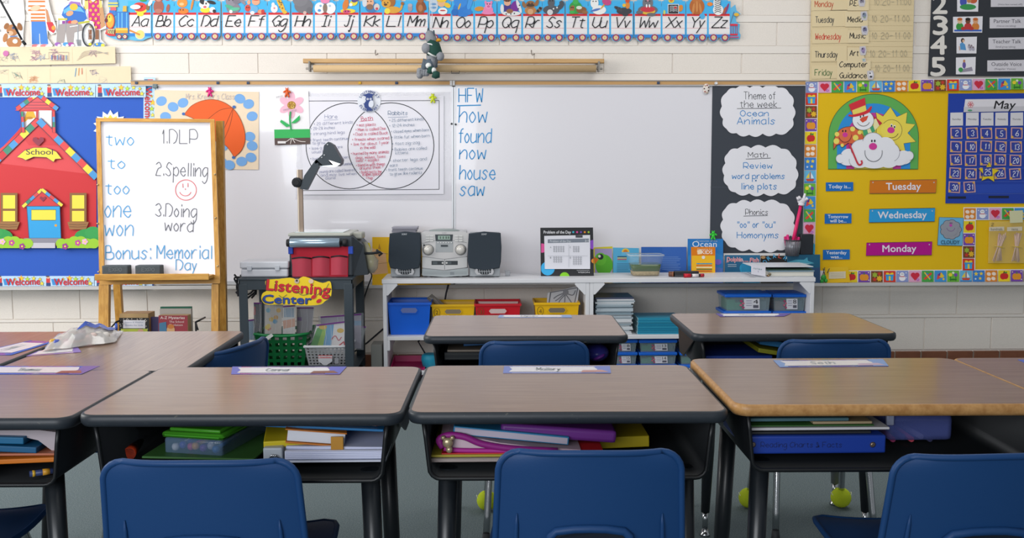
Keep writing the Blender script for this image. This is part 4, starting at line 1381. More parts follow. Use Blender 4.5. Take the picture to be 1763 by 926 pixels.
def tile(a, cx, cy, w, h, k, rot=0):
    bg = ['8c9ad0', 'e2a8c8', '4aa84c', '3f96d8', '6cb83c', '68b8e0', '3a82d0', 'e0882c', 'f0d42a', '7a4ab0', '7a4a2a', 'd83a2a'][k]
    c, s = math.cos(R_(rot)), math.sin(R_(rot))
    T = lambda x, y: (cx + x * c - y * s, cy + x * s + y * c)
    E = lambda x, y, rx, ry, m, r=0: a.ell(*T(x * w, y * h), rx * w, ry * h, m, r + rot, n=12)
    Q = lambda pts, m: a.p([T(x * w, y * h) for x, y in pts], m)
    Q([(-.46, -.47), (.46, -.47), (.46, .47), (-.46, .47)], bg)
    if k == 0:
        E(0, .14, .26, .24, 'f2f2f6'); E(-.02, -.18, .18, .17, 'f2f2f6'); Q([(-.2, -.02), (.18, -.02), (.2, .04), (-.2, .04)], 'c83a4a'); E(-.05, -.2, .03, .03, K); E(.05, -.2, .03, .03, K); E(.3, -.3, .05, .05, 'e8ecf8'); E(-.32, -.28, .05, .05, 'e8ecf8'); E(.32, .1, .04, .04, 'e8ecf8')
    elif k == 1:
        E(-.14, -.12, .2, .2, 'd02c44'); E(.16, -.12, .2, .2, 'd02c44'); Q([(-.33, -.04), (.35, -.04), (0, .36)], 'd02c44'); E(.22, .28, .12, .1, 'b05ac0'); E(.22, .28, .06, .05, bg)
    elif k == 2:
        Q([(-.3, -.36), (.1, -.2), (.3, .2), (-.1, .05)], '3f7fd0'); Q([(-.34, .2), (-.2, .3), (.34, -.2), (.24, -.34)], 'e04a3a'); Q([(-.3, -.3), (-.22, -.36), (.24, .26), (.18, .32)], 'e8c83a'); E(.25, .3, .07, .06, '2f8c3a')
    elif k == 3:
        Q([(-.3, .3), (-.22, -.16), (.06, -.32), (.3, .0)], 'd84a4a'); Q([(-.1, .06), (.06, -.32), (.3, 0), (.16, .14)], 'e8c83a'); Q([(-.24, -.1), (-.02, -.3), (-.02, -.02)], '5a3a9c'); E(.24, .24, .08, .1, 'f0c83c')
    elif k == 4:
        E(-.22, -.12, .15, .15, 'f0d83a'); E(.2, -.1, .14, .15, '7a4ab4'); E(0, -.28, .1, .1, 'e0ecd0'); Q([(-.24, .02), (-.18, .02), (-.18, .4), (-.24, .4)], '2f7a30'); Q([(.18, .02), (.24, .02), (.24, .4), (.18, .4)], '2f7a30'); E(0, .28, .3, .07, '2f7a30')
    elif k == 5:
        Q([(-.02, -.4), (.05, -.4), (.05, .2), (-.02, .2)], 'b06a3a'); Q([(-.06, -.32), (-.06, .1), (-.34, .1)], 'f0d03a'); Q([(.08, -.34), (.08, .1), (.3, .1)], 'e8f0f4'); Q([(-.34, .16), (.36, .16), (.24, .34), (-.24, .34)], 'd04a34'); Q([(-.46, .36), (.46, .36), (.46, .47), (-.46, .47)], '3a86c8')
    elif k == 6:
        for x, y, r in ((-.2, -.18, .19), (.2, -.2, .17), (.12, .2, .15), (-.24, .24, .1)):
            a.star(*T(x * w, y * h), r * w, 'f2d64a' if r > .12 else 'e8f0fa', rot=-90 + rot)
    elif k == 7:
        for x, y in ((-.2, -.16), (.2, -.18), (.16, .22), (-.2, .26)):
            E(x, y, .17, .15, 'f4e4d4', 20)
    elif k == 8:
        E(-.08, .04, .24, .27, 'cf2c2c'); E(.12, .02, .22, .26, 'cf2c2c'); E(0, -.3, .05, .12, '6a4a24', 20); E(.14, -.28, .12, .06, '3c9a3c', -20)
    elif k == 9:
        for dx in (-.16, .16, 0):
            E(dx, .06, .2, .27, 'e89a2c'); 
        E(0, -.26, .05, .1, '5a8a34'); E(-.34, -.32, .05, .05, 'f0e8c8'); E(.34, -.34, .05, .05, 'f0e8c8'); E(.36, .3, .05, .05, 'f0e8c8')
    elif k == 10:
        a.star(*T(-.16 * w, -.14 * h), .24 * w, '9cb83a', 6, .6); a.star(*T(.2 * w, .16 * h), .26 * w, 'e8b82c', 7, .6); a.star(*T(.2 * w, -.24 * h), .16 * w, 'cf3a2c', 5, .6); a.star(*T(-.18 * w, .24 * h), .17 * w, 'cf3a2c', 5, .6)
    else:
        Q([(-.3, -.14), (.3, -.14), (.28, .34), (-.28, .34)], '3fa8e0'); Q([(-.06, -.14), (.08, -.14), (.08, .34), (-.06, .34)], 'f0d43a'); E(-.14, -.22, .16, .1, 'f0d43a', 20); E(.16, -.22, .16, .1, 'f0d43a', -20); Q([(-.34, -.16), (.34, -.16), (.34, -.04), (-.34, -.04)], '3f96d8')


def border(lab, rc, seq, start, step, vert, n, slope=0.0, Y=YY - .003, rot=0):
    a = Art(Y)
    a.slab(rc, 'efeef0', .001)
    for i in range(n):
        k = seq(i)
        if vert:
            tile(a, start[0] + slope * i * step, start[1] + i * step, 21.5, step, k, rot)
        else:
            tile(a, start[0] + i * step, start[1] + slope * i * step, step, 20.5, k, rot)
    a.build('border_strip', label=lab, cat='border strip')


border('border strip of seasonal squares along the top edge of the yellow board', [(1386, 141), (1800, 132), (1800, 153), (1387, 160)], lambda i: i % 12, (1397.5, 150.5), 22.1, False, 18, -.017)
border('border strip of seasonal squares down the left edge of the yellow board', [(1386, 160), (1408.5, 160), (1403, 440), (1380.5, 488)][:2] + [(1402, 488), (1380, 488)], lambda i: (11, 10, 9, 8, 7, 6, 5, 4, 3, 2, 1, 0, 11, 10, 9)[i], (1397, 170.5), 22.3, True, 14, -.0175, rot=0)
border('border strip of seasonal squares along the bottom edge of the yellow board', [(1404, 466), (1800, 463), (1800, 486), (1404, 488)], lambda i: (9, 8, 9, 10, 11, 0, 1, 2, 3, 4, 5, 6, 7, 8, 9, 10, 11)[i] if i else 7, (1444, 476.5), 21.9, False, 16, -.006)
border('short border strip of seasonal squares above the straw pocket', [(1659, 357), (1800, 356), (1800, 378), (1659, 379)], lambda i: (7, 0, 1, 2, 3, 4)[i], (1670, 368), 21.7, False, 6, -.003, Y=YY - .0042)
border('short vertical border strip of seasonal squares beside the cloudy card', [(1658, 379), (1680, 379), (1679, 466), (1656, 466)], lambda i: (8, 9, 10, 11)[i], (1669, 390.5), 21.6, True, 4, -.025, Y=YY - .004)

# weather arch
a = Art(YY - .004)
cx, by = 1504, 291
arch = [(1426, by)] + [(cx + 77.5 * math.cos(R_(180 + 180 * i / 30)), 236 + 74 * math.sin(R_(180 + 180 * i / 30))) for i in range(31)] + [(1580.5, by)]
a.slab(arch, '62b258', .0015)
a.ln(arch, .9, '3a5a3a', closed=True)
for r, c in ((63, '2f92dc'), (47, 'c83c98'), (33, 'f0dc50')):
    a.p([(cx - r, by - .5)] + [(cx + r * math.cos(R_(180 + 180 * i / 24)), 238 + (r - 3) * math.sin(R_(180 + 180 * i / 24))) for i in range(25)] + [(cx + r, by - .5)], c)
od = '4a3a34'
sx, sy = 1530, 224
rays = [(1510, 208), (1508, 193), (1520, 200), (1533, 184), (1544, 201), (1562, 193), (1560, 212), (1576, 214), (1563, 229), (1577, 244), (1556, 247), (1560, 266), (1545, 255), (1520, 250), (1508, 236)]
a.p(rays, 'f2dc54')
a.ln(rays, .8, od, closed=True)
a.ell(1535, 224, 18, 18, 'f4e05e')
a.arc(1535, 224, 18, 18, -140, 120, .7, od, 24)
a.ell(1534, 224, 6.4, 5.4, 'd83c9c')
for x, y in ((1535, 216), (1540, 218)):
    a.ell(x, y, 2, 3, 'f4f4f4'); a.ell(x, y + .6, 1.3, 2, K)
a.arc(1535, 226, 12, 11, 20, 110, .8, od)
# scarf, snowman
a.p([(1503, 200), (1508, 202), (1519, 212), (1512, 218), (1504, 214)], 'c83244')
a.p([(1504, 206), (1508, 204), (1514, 216), (1509, 222), (1504, 226)], 'f0e8b0')
a.p([(1485, 222), (1503, 216), (1507, 226), (1487, 234)], '4aa878')
a.p([(1492, 220), (1497, 218), (1501, 228), (1495, 231)], 'f0e8b0')
a.ell(1486, 207, 18.5, 17, 'f2f2f6')
a.arc(1486, 207, 18.5, 17, 0, 360, .7, '6a6a74', 26)
a.p([(1461, 180), (1489, 168), (1492, 192), (1468, 197)], 'd8303c')
a.p([(1467, 190), (1490, 181), (1492, 191), (1469, 198)], 'f0dc6a')
a.p(catmull([(1461, 197), (1470, 197), (1490, 191), (1499, 183), (1501, 186), (1494, 195), (1472, 201), (1461, 200)], 4), 'd8303c')
a.p([(1480, 206), (1484, 202), (1495, 199), (1492, 207), (1485, 211)], 'e0543a')
a.ell(1481.5, 201, 1.2, 2, K); a.ell(1486.5, 199, 1.2, 2, K)
a.arc(1486.5, 207, 11, 10, 20, 160, .8, od)
# umbrella
um = [(1435, 258)] + catmull([(1435, 258), (1436, 240), (1445, 224), (1460, 218), (1474, 221), (1485, 232), (1487, 240)], 5) + [(1478, 243), (1468, 248), (1460, 246), (1450, 254), (1446, 248), (1440, 250)]
a.p(um, 'e06a40')
a.ln(um, .8, od, closed=True)
for x, y, r in ((1440, 243, 5), (1441, 231, 4), (1468, 222, 4.4), (1473, 237, 5), (1480, 228, 3.6), (1450, 250, 3)):
    a.ell(x, y, r, r, 'f2e06a')
a.ell(1455, 232, 10, 12, 'e4754a')
a.arc(1455, 232, 11, 13, 0, 160, .7, od)
a.ell(1455, 232, 4.6, 4.2, 'd83c9c')
for x in (1451, 1456):
    a.ell(x, 225.5, 1.3, 2, K)
# cloud
for x, y, rx, ry in ((1447, 273, 8, 8), (1461, 270, 14, 14), (1556, 271, 14, 12), (1566, 268, 7, 8), (1483, 256, 18, 16), (1503, 246, 18, 18), (1524, 253, 18, 17), (1535, 263, 14, 16), (1480, 274, 20, 15), (1505, 272, 30, 18), (1530, 275, 18, 14), (1548, 276, 14, 9), (1460, 277, 14, 8)):
    a.ell(x, y, rx, ry, 'f0f0f6')
for x, y, rx, ry, p, q in ((1447, 273, 8, 8, 60, 290), (1483, 256, 18, 16, 150, 270), (1503, 246, 18, 18, 190, 330), (1535, 262, 14, 16, -60, 70), (1566, 268, 7, 8, -90, 90), (1480, 276, 18, 14, 100, 190)):
    a.arc(x, y, rx, ry, p, q, .6, '7a7a88')
a.ell(1503, 252, 7, 6, 'd83c9c')
a.ell(1501, 242.5, 1.4, 2.2, K); a.ell(1506, 242.5, 1.4, 2.2, K)
a.arc(1504, 262, 15, 16, -12, 192, .9, '4a4a54', 24)
a.ln(catmull([(1462, 247), (1470, 266), (1476, 280), (1480, 284), (1484, 281), (1483, 276)], 5), 3, 'd03c4a')
a.build('weather_poster', label='green arched weather poster with smiling cloud, sun, snowman and umbrella', cat='poster')

# day cards and labels
for lab, s, pts, c, h_, wd in (('orange day card reading Tuesday beside Today is', 'Tuesday', [(1498, 311), (1613, 309), (1611, 332), (1497, 333)], 'd87a1e', 12, 60),
                               ('blue day card reading Wednesday beside Tomorrow will be', 'Wednesday', [(1497, 360), (1610, 358), (1609, 381), (1496, 383)], '2f9fdc', 11.5, 84),
                               ('magenta day card reading Monday beside Yesterday was', 'Monday', [(1492, 418), (1605, 416), (1604, 439), (1491, 440)], 'b8108c', 11.5, 58)):
    a = Art(YY - .005)
    a.slab(pts, M(c, .35), .001)
    a.ln(pts, .8, '4a3a44', closed=True)
    a.txt(s, (pts[0][0] + pts[1][0]) / 2, (pts[0][1] + pts[2][1]) / 2 + h_ * .42, h_, 'ece8f0', width=wd, align='c', rot=-.6, bold=.025)
    for x in (pts[0][0] + 5, pts[1][0] - 5):
        a.ell(x, pts[0][1] + 3, 1.2, 1.2, 'c8c4cc', n=8)
    a.build('day_card', label=lab, cat='day card', group='day of the week cards')
for lab, l1, l2, x0, y0, x1, y1 in (('small blue label reading Today is', 'Today is...', '', 1422, 314, 1469, 329), ('small blue label reading Tomorrow will be', 'Tomorrow', 'will be...', 1420, 368, 1466, 385), ('small blue label reading Yesterday was', 'Yesterday', 'was...', 1417, 430, 1463, 447)):
    a = Art(YY - .005)
    a.slab([(x0, y0), (x1, y0 - .7), (x1, y1 - .7), (x0, y1)], M('1f6fc0', .35), .001)
    m = (x0 + x1) / 2
    if l2:
        a.txt(l1, m, y0 + 7.5, 5.6, 'e8ecf4', width=35, align='c', bold=.02)
        a.txt(l2, m, y0 + 14.8, 5.6, 'e8ecf4', width=28 if 'will' in l2 else 20, align='c', bold=.02)
    else:
        a.txt(l1, m, y0 + 10, 6.2, 'e8ecf4', width=38, align='c', bold=.02)
    a.build('word_label', label=lab, cat='label', group='small blue labels')
# cloudy card
a = Art(YY - .005)
a.slab([(1617, 374), (1659, 375), (1657, 423), (1614, 422)], '6fb8e0', .001)
a.ln([(1617, 374), (1659, 375), (1657, 423), (1614, 422)], .9, '2c4a64', closed=True)
for k in range(9):
    an = k * 2 * math.pi / 9
    a.ell(1637 + 11.5 * math.cos(an), 395 + 11 * math.sin(an), 7.4, 6.6, '3a4048')
for k in range(9):
    an = k * 2 * math.pi / 9
    a.ell(1637 + 11.5 * math.cos(an), 395 + 11 * math.sin(an), 6.7, 5.9, '9a9ca6')
a.ell(1637, 395, 12, 11.5, '9a9ca6')
a.arc(1637, 391, 7, 7, 10, 170, .8, '7a4a8c')
a.ell(1637, 388, 2.6, 2.4, 'c84ab0')
a.ell(1636, 384, .9, 1.5, '7a2a7a', n=8); a.ell(1638.6, 384, .9, 1.5, '7a2a7a', n=8)
a.txt('CLOUDY', 1636, 420, 6.4, '33566e', width=32, align='c', bold=.02)
a.build('weather_card', label='light blue weather card with grey cloud reading CLOUDY', cat='card')

# calendar pocket chart
t = thing('calendar_chart', 'royal blue calendar pocket chart headed May', 'calendar', W(1690, 350, YY - .006))
a = Art(YY - .005)
a.slab([(1633, 161), (1830, 160), (1826, 350), (1628, 350)], M('2343a8', .35), .002)
for y in (216, 241, 265, 289, 312, 333):
    a.ln([(1634, y + 1), (1828, y)], .7, '4a66c0')
a.p([(1634, 318), (1828, 316), (1828, 332), (1633, 333)], '2a4cb2')
a.rect(1632, 338, 1663, 342, '1c2338')
a.rect(1702, 337, 1737, 341, '1c2338')
a.build('pocket_chart', t)
a = Art(YY - .009)
a.slab([(1662, 171), (1830, 169), (1830, 190), (1659, 193)], 'e6e2e8', .001)
a.p([(1659.4, 184), (1830, 182), (1830, 190), (1659, 193)], 'cfccd2')
a.txt('May', 1730, 187, 13.5, '2b2a2e', width=38, align='c', shear=.2, bold=.02)
for k in range(6):
    a.ell(1671 + 3.6 * math.cos(k * 1.047), 180 + 3.6 * math.sin(k * 1.047), 2.2, 2.2, 'd87a84', n=8)
    a.ell(1671 + 3.6 * math.cos(k * 1.047), 180 + 3.6 * math.sin(k * 1.047), 1.3, 1.3, 'ecdcdc', n=8)
a.ell(1671, 180, 1.6, 1.6, 'd87a84', n=8)
a.ell(1670, 190, 4, 1.6, '5aa07a')
a.build('month_header', t)
cols = [1647, 1673.5, 1699, 1724, 1750, 1776]
for i, s in enumerate(('Sunday', 'Monday', 'Tuesday', 'Wednesday', 'Thursday', 'Friday')):
    a = Art(YY - .009)
    x = cols[i] + (.5 if i else 0)
    a.slab([(x - 10.5, 194), (x + 11, 193.5), (x + 11, 216), (x - 11, 216.5)], 'dfdce0', .001)
    a.txt(s, x, 206.5, 3, '4a4a52', width=15, align='c')
    a.build('weekday_card', t)
n = 2
rs = random.Random(3)
for r in range(5):
    for c in range(6):
        n = 2 + r * 7 + c
        if n > 31 or (r == 4 and c > 1):
            continue
        x, y = cols[c] - .9 * r + rs.uniform(-.8, .8), 229 + 23.2 * r + rs.uniform(-.8, .8)
        rot = rs.uniform(-4, 4)
        q, w_ = math.cos(R_(rot)), math.sin(R_(rot))
        T = lambda dx, dy: (x + dx * q - dy * w_, y + dx * w_ + dy * q)
        a = Art(YY - .009)
        a.slab([T(-10, -9.6), T(10, -9.6), T(10, 9.6), T(-10, 9.6)], 'c8848c', .001)
        for k in range(9):
            for dx, dy in ((-8.9 + k * 2.2, -8.9), (-8.9 + k * 2.2, 8.9), (-9.3, -8.4 + k * 2.1), (9.3, -8.4 + k * 2.1)):
                xx, yy = T(dx, dy)
                a.p([(xx - .55, yy - .6), (xx + .55, yy - .6), (xx + .55, yy + .6), (xx - .55, yy + .6)], 'e8d0c0')
                a.L -= 1
        a.L += 1
        a.p([T(-8, -7.8), T(8, -7.8), T(8, 7.8), T(-8, 7.8)], '33449c')
        a.star(*T(-7.5, 7), 3, 'e8bc3a')
        a.star(*T(7.5, -7), 2.6, 'e0a83a')
        a.hand(str(n), *T(.6, 5), 9.6, 'e2e2f0', 1.1, width=5.5 if n < 10 else 10, align='c', rot=rot, slant=.08)
        a.build('date_card', t)
a = Art(YY - .013)
a.star(1702, 297, 18, '8a7420', 5, .52, -84)
a = Art(YY - .013)
st = [(1702 + (18.5 if i % 2 == 0 else 9.5) * math.cos(R_(-86 + 36 * i)), 297 + (18.5 if i % 2 == 0 else 9.5) * math.sin(R_(-86 + 36 * i))) for i in range(10)]
a.slab(st, M('e8cc24', .4), .0015)
a.ln(st, .8, '8a7420', closed=True)
a.p([(1692, 288), (1708, 287), (1709, 303), (1693, 304)], '33449c')
a.hand('25', 1700.5, 301, 10, 'e2e2f0', 1.1, width=10.5, align='c', slant=.08)
a.ell(1702, 284, 1, 1, '6a5a20', n=8)
a.build('star_marker', label='yellow star marker around date 25 on the calendar', cat='star marker')

# straw pocket
t = thing('place_value_pocket', 'clear plastic pocket with hundreds and tens labels on the yellow board', 'pocket', W(1735, 452, YY - .01))
a = Art(YY - .03)
a.slab([(1703, 381), (1800, 380), (1800, 453), (1701, 453)], M('f0e4b0', .12, alpha=.13), .0006)
a.build('clear_front', t)
a = Art(YY - .004)
a.slab([(1703, 381), (1800, 380), (1800, 453), (1701, 453)], M('e3ba1c', .5), .001)
a.build('backing', t)
for s, x in (('hundreds', 1716), ('tens', 1747)):
    a = Art(YY - .0315)
    a.slab([(x - 13, 391), (x + 13, 390), (x + 13, 397), (x - 13, 398)], 'd9cdb4', .0006)
    a.txt(s, x, 396.5, 4.4, '4f4a44', width=20 if len(s) > 5 else 11, align='c')
    a.build('pocket_label', t)
a = Art(YY - .0315)
a.hand('2', 1707, 389, 5, '4f4a44', .7)
a.build('number', t)
a = Art(YY - .034)
a.slab([(1738, 363), (1761, 362), (1761, 383), (1739, 384)], M('d8d6ac', .7), .0008)
a.build('sticky_note', label='pale sticky note on the border above the straw pocket', cat='sticky note')
pink = ['d8b0b4', 'cfa4b0', 'e0bcb8']
rs = random.Random(8)
for bi, (bx, lab) in enumerate(((1721, 'left bundle of pink straws in the clear pocket'), (1751, 'right bundle of pink straws in the clear pocket'))):
    t = thing('straw_bundle', lab, 'straw bundle', W(bx, 450, YY - .016), group='straw bundles')
    for k in range(10):
        a0, a1 = rs.uniform(-7, 7), rs.uniform(-9, 9)
        mb = MB()
        lean = 3 if bi == 0 else 1
        y_ = YY - .010 - .0055 * (k % 3)
        mb.tube([W(bx + a1 - lean - 2, 450 + rs.uniform(-2, 1), y_), W(bx + (a0 + a1) * .3, 424, y_), W(bx + a0 + lean + 2, 402 + rs.uniform(-2, 4), y_)], .0032, M(pink[k % 3], .4), 6)
        mb.build('straw', t)
    mb = MB()
    p = W(bx, 425, YY - .016)
    mb.tube([p + Vector((.03 * math.cos(i * .52), .0125 * math.sin(i * .52), -.006 * math.cos(i * .52))) for i in range(12)], .0028, 'd8b818', 6, closed=True)
    mb.build('rubber_band', t)
# envelope and clip at the foot of the board
t = thing('yellow_envelope', 'yellow envelope with a white label at the foot of the yellow board', 'envelope', W(1440, 486, YB - .02))
a = Art(YB - .03)
a.slab([(1421, 463), (1429, 460), (1460, 459), (1464, 486), (1420, 487)], M('e6bc20', .6), .004)
a.build('envelope', t)
a = Art(YB - .032)
a.slab([(1427, 468), (1456, 467), (1456, 479), (1427, 480)], 'dcd0b4', .0006)
for k in range(3):
    a.ln([(1430, 470.5 + 3 * k), (1453, 470 + 3 * k)], .6, 'b0a890')
a.build('label', t)
mb = MB()
for x, y, x2, y2 in ((1420, 460, 1416, 476), (1417, 462, 1421, 476), (1428, 462, 1424, 470)):
    mb.tube([W(x, y, YB - .04), W(x2, y2, YB - .04)], .0022, '3c4a3c', 6)
mb.ball(W(1418, 478, YB - .045), (.016, .01, .018), M('2f9a3c', .4), 12)
mb.ball(W(1415, 484, YB - .045), (.012, .01, .012), M('2f9a3c', .4), 12)
mb.ball(W(1422, 483, YB - .045), (.01, .01, .012), M('37a846', .4), 12)
mb.build('frog_clip', label='small green clip beside the yellow envelope', cat='clip')
# ---------------------------------------------------------------- the two white shelf units
YS0, YS1 = 5.22, 5.53
WHT = M('dedee2', .45, bump=.06, bscale=40)
ZT = W(830, 480.5, YS0).z
ZM = W(830, 579, YS0).z


def shelf(x0, x1, lab):
    xa, xb = W(x0, 520, YS0).x, W(x1, 520, YS0).x
    t = thing('shelf_unit', lab, 'shelf unit', ((xa + xb) / 2, (YS0 + YS1) / 2, 0))
    for nm, b in (('top_board', (xa - .004, xb + .004 if x1 > 1100 else xb, YS0, YS1, ZT - .022, ZT)), ('side_panel', (xa, xa + .02, YS0 + .004, YS1, .0, ZT - .022)), ('side_panel', (xb - .02, xb, YS0 + .004, YS1, 0, ZT - .022)),
                  ('shelf_board', (xa + .02, xb - .02, YS0 + .006, YS1, ZM - .02, ZM)), ('bottom_board', (xa + .02, xb - .02, YS0 + .006, YS1, .04, .06))):
        mb = MB()
        mb.box(*b, WHT, .002)
        mb.build(nm, t)
    for s, x in ((1, xa + .02), (-1, xb - .02)):
        mb = MB()
        mb.extr([(x, YS0 + .003, ZT - .022), (x + s * .055, YS0 + .003, ZT - .022), (x + s * .06, YS0 + .003, ZT - .03), (x + s * .008, YS0 + .003, ZT - .085), (x, YS0 + .003, ZT - .085)], (0, .016, 0), WHT)
        mb.build('corner_gusset', t)
        mb = MB()
        mb.box(x, x + s * .014, YS0 + .004, YS1 - .02, ZM - .075, ZM - .02, WHT, .001)
        mb.build('shelf_cleat', t)
    return t


shelf(659, 1015, 'left white shelf unit holding the stereo and the numbered bins')
shelf(1015.5, 1402, 'right white shelf unit holding the fish tub and the blue-lidded boxes')


def bin_(x0, x1, y0, y1, Y, d, col, lab, num='', taper=6, hole='b8a8a0'):
    """tapered open tub; front top edge at y0, bottom at y1"""
    col = M(col, .35)
    zt, zb = W(x0, y0, Y).z, max(ZM + .001, W(x0, y1, Y).z)
    a, b = W(x0, y0, Y).x, W(x1, y0, Y).x
    k = .0034 * taper
    t = thing('storage_bin', lab, 'bin', ((a + b) / 2, Y + d / 2, zb), group='plastic bins on the left shelf')
    R = lambda i, z: [(a + i, Y + i, z), (b - i, Y + i, z), (b - i, Y + d - i, z), (a + i, Y + d - i, z)]
    mb = MB()
    mb.rings([R(k, zb), R(.004, zt - .012), R(-.002, zt - .012), R(-.002, zt), R(.004, zt), R(.008, zt - .01), R(k + .003, zb + .004)], col, smooth=False)
    mb.build('tub', t)
    wpx, hpx = 100, 100
    f = quadmap((a + .004, Y + .002, zt - .014), (b - .004, Y + .002, zt - .014), (a + .004, Y + k, zb), wpx, hpx)
    art = Art(lambda u, v, dd: f(u, v, dd + .003))
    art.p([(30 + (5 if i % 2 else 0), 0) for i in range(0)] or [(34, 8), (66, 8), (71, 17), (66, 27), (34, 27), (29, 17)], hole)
    art.ln([(34, 8), (66, 8), (71, 17), (66, 27), (34, 27), (29, 17)], 2.4, col, closed=True)
    art.build('handle_slot', t)
    if num:
        art = Art(lambda u, v, dd: f(u, v, dd + .003))
        art.arc(12, 20, 7, 15, 0, 360, 1.1, '6a5218', 20)
        art.txt(num, 12, 28, 15, '6a5218', width=6, align='c')
        art.build('number_mark', t)
    return t


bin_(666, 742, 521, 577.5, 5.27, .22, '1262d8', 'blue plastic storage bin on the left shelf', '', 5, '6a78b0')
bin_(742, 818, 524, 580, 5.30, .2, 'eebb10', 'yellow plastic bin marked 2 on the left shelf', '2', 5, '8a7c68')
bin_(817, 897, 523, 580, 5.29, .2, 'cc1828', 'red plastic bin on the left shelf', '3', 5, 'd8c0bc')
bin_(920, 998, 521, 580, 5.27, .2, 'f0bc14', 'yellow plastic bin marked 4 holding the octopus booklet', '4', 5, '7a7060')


def leaf(pts, Y, th, col, name, lab, cat, group=None, art=None, tilt=0):
    a = Art(lambda u, v, d: W(u, v, Y - d) if not tilt else W(u, v, Y - d))
    a.slab(pts, col, th)
    if art:
        art(a)
    return a.build(name, label=lab, cat=cat, group=group)


def octo(a):
    a.p([(947, 503), (996, 494), (990, 522), (944, 524)], '6a6a70')
    a.p([(949, 504), (994, 496), (988.5, 521), (946, 523)], 'cfd0d6')
    for q in ([(972, 505), (962, 514), (956, 518)], [(972, 508), (964, 517), (962, 522)], [(973, 508), (972, 522)], [(975, 508), (980, 515), (984, 521)], [(975, 505), (986, 508), (991, 500)], [(972, 504), (960, 509), (953, 514)]):
        a.ln(catmull(q, 4), 1.8, '7f8088')
    a.ell(974, 503, 5, 5.5, '8c8d94')


leaf([(943, 504), (998, 492), (992, 540), (940, 542)], 5.36, .004, 'd8d8de', 'octopus_booklet', 'booklet with a grey octopus drawing standing in the yellow bin', 'booklet', art=octo)
leaf([(735, 514), (744, 506), (767, 525), (752, 530)], 5.42, .012, M('7f7970', .6), 'paper_packet', 'grey paper packet tilted in the yellow bin marked 2', 'papers', art=lambda a: [a.ln([(739 + k * 4, 511 + k), (752 + k * 3, 523 + k)], 1, 'b4aea6') for k in range(3)])
leaf([(824, 519), (892, 519), (890, 545), (826, 545)], 5.4, .01, 'd8b8b4', 'paper_packet', 'pale papers standing in the red bin', 'papers')

# stack of booklets and teal booklets on the right shelf
rs = random.Random(12)
ztop = W(1050, 510, 5.3).z
n = 24
for k in range(n):
    f = k / (n - 1)
    z0 = ZM + .001 + (ztop - ZM - .002) * k / n
    h = (ztop - ZM) / n * .92
    xa = W(1028 + rs.uniform(-2, 2) - 4 * f, 560, 5.3).x
    xb = W(1085 + rs.uniform(-3, 3) + 6 * max(0, f - .45), 560, 5.3).x
    mb = MB()
    mb.box(xa, xb, 5.255 + rs.uniform(-.006, .01), 5.47 + rs.uniform(-.01, .01), z0, z0 + h, M(rs.choice(['cfd4d8', '9fb0ba', 'b8c4cc', '8fa4b0', 'd8dade']) if k < n - 1 else '4a5068', .4))
    o = mb.build('booklet', label='thin booklet in the tall uneven stack on the right shelf' if k < n - 1 else 'dark covered booklet on top of the tall uneven stack', cat='booklet', group='booklets in the tall stack')
rows = 15
zb_, zt2 = ZM + .001, W(1130, 546, 5.28).z
for k in range(rows):
    z0 = zb_ + (zt2 - zb_) * k / rows
    mb = MB()
    xa, xb = W(1098 + rs.uniform(-1, 1), 560, 5.26).x, W(1172, 560, 5.26).x
    mb.box(xa, xb, 5.255 + rs.uniform(0, .004), 5.46, z0, z0 + (zt2 - zb_) / rows * .9, M(rs.choice(['1f86a8', '2a92b2', '1a7c9e', '2f98b8']), .4))
    mb.box(xa - .003, xa + .002, 5.26, 5.45, z0 + .001, z0 + (zt2 - zb_) / rows * .8, 'a8ccd4')
    mb.build('teal_booklet', label='teal covered booklet in the even stack beside the tall stack', cat='booklet', group='teal booklets in the even stack')

CLR = M('9fb4bc', .15, alpha=.42)
LID = M('1466d2', .35)


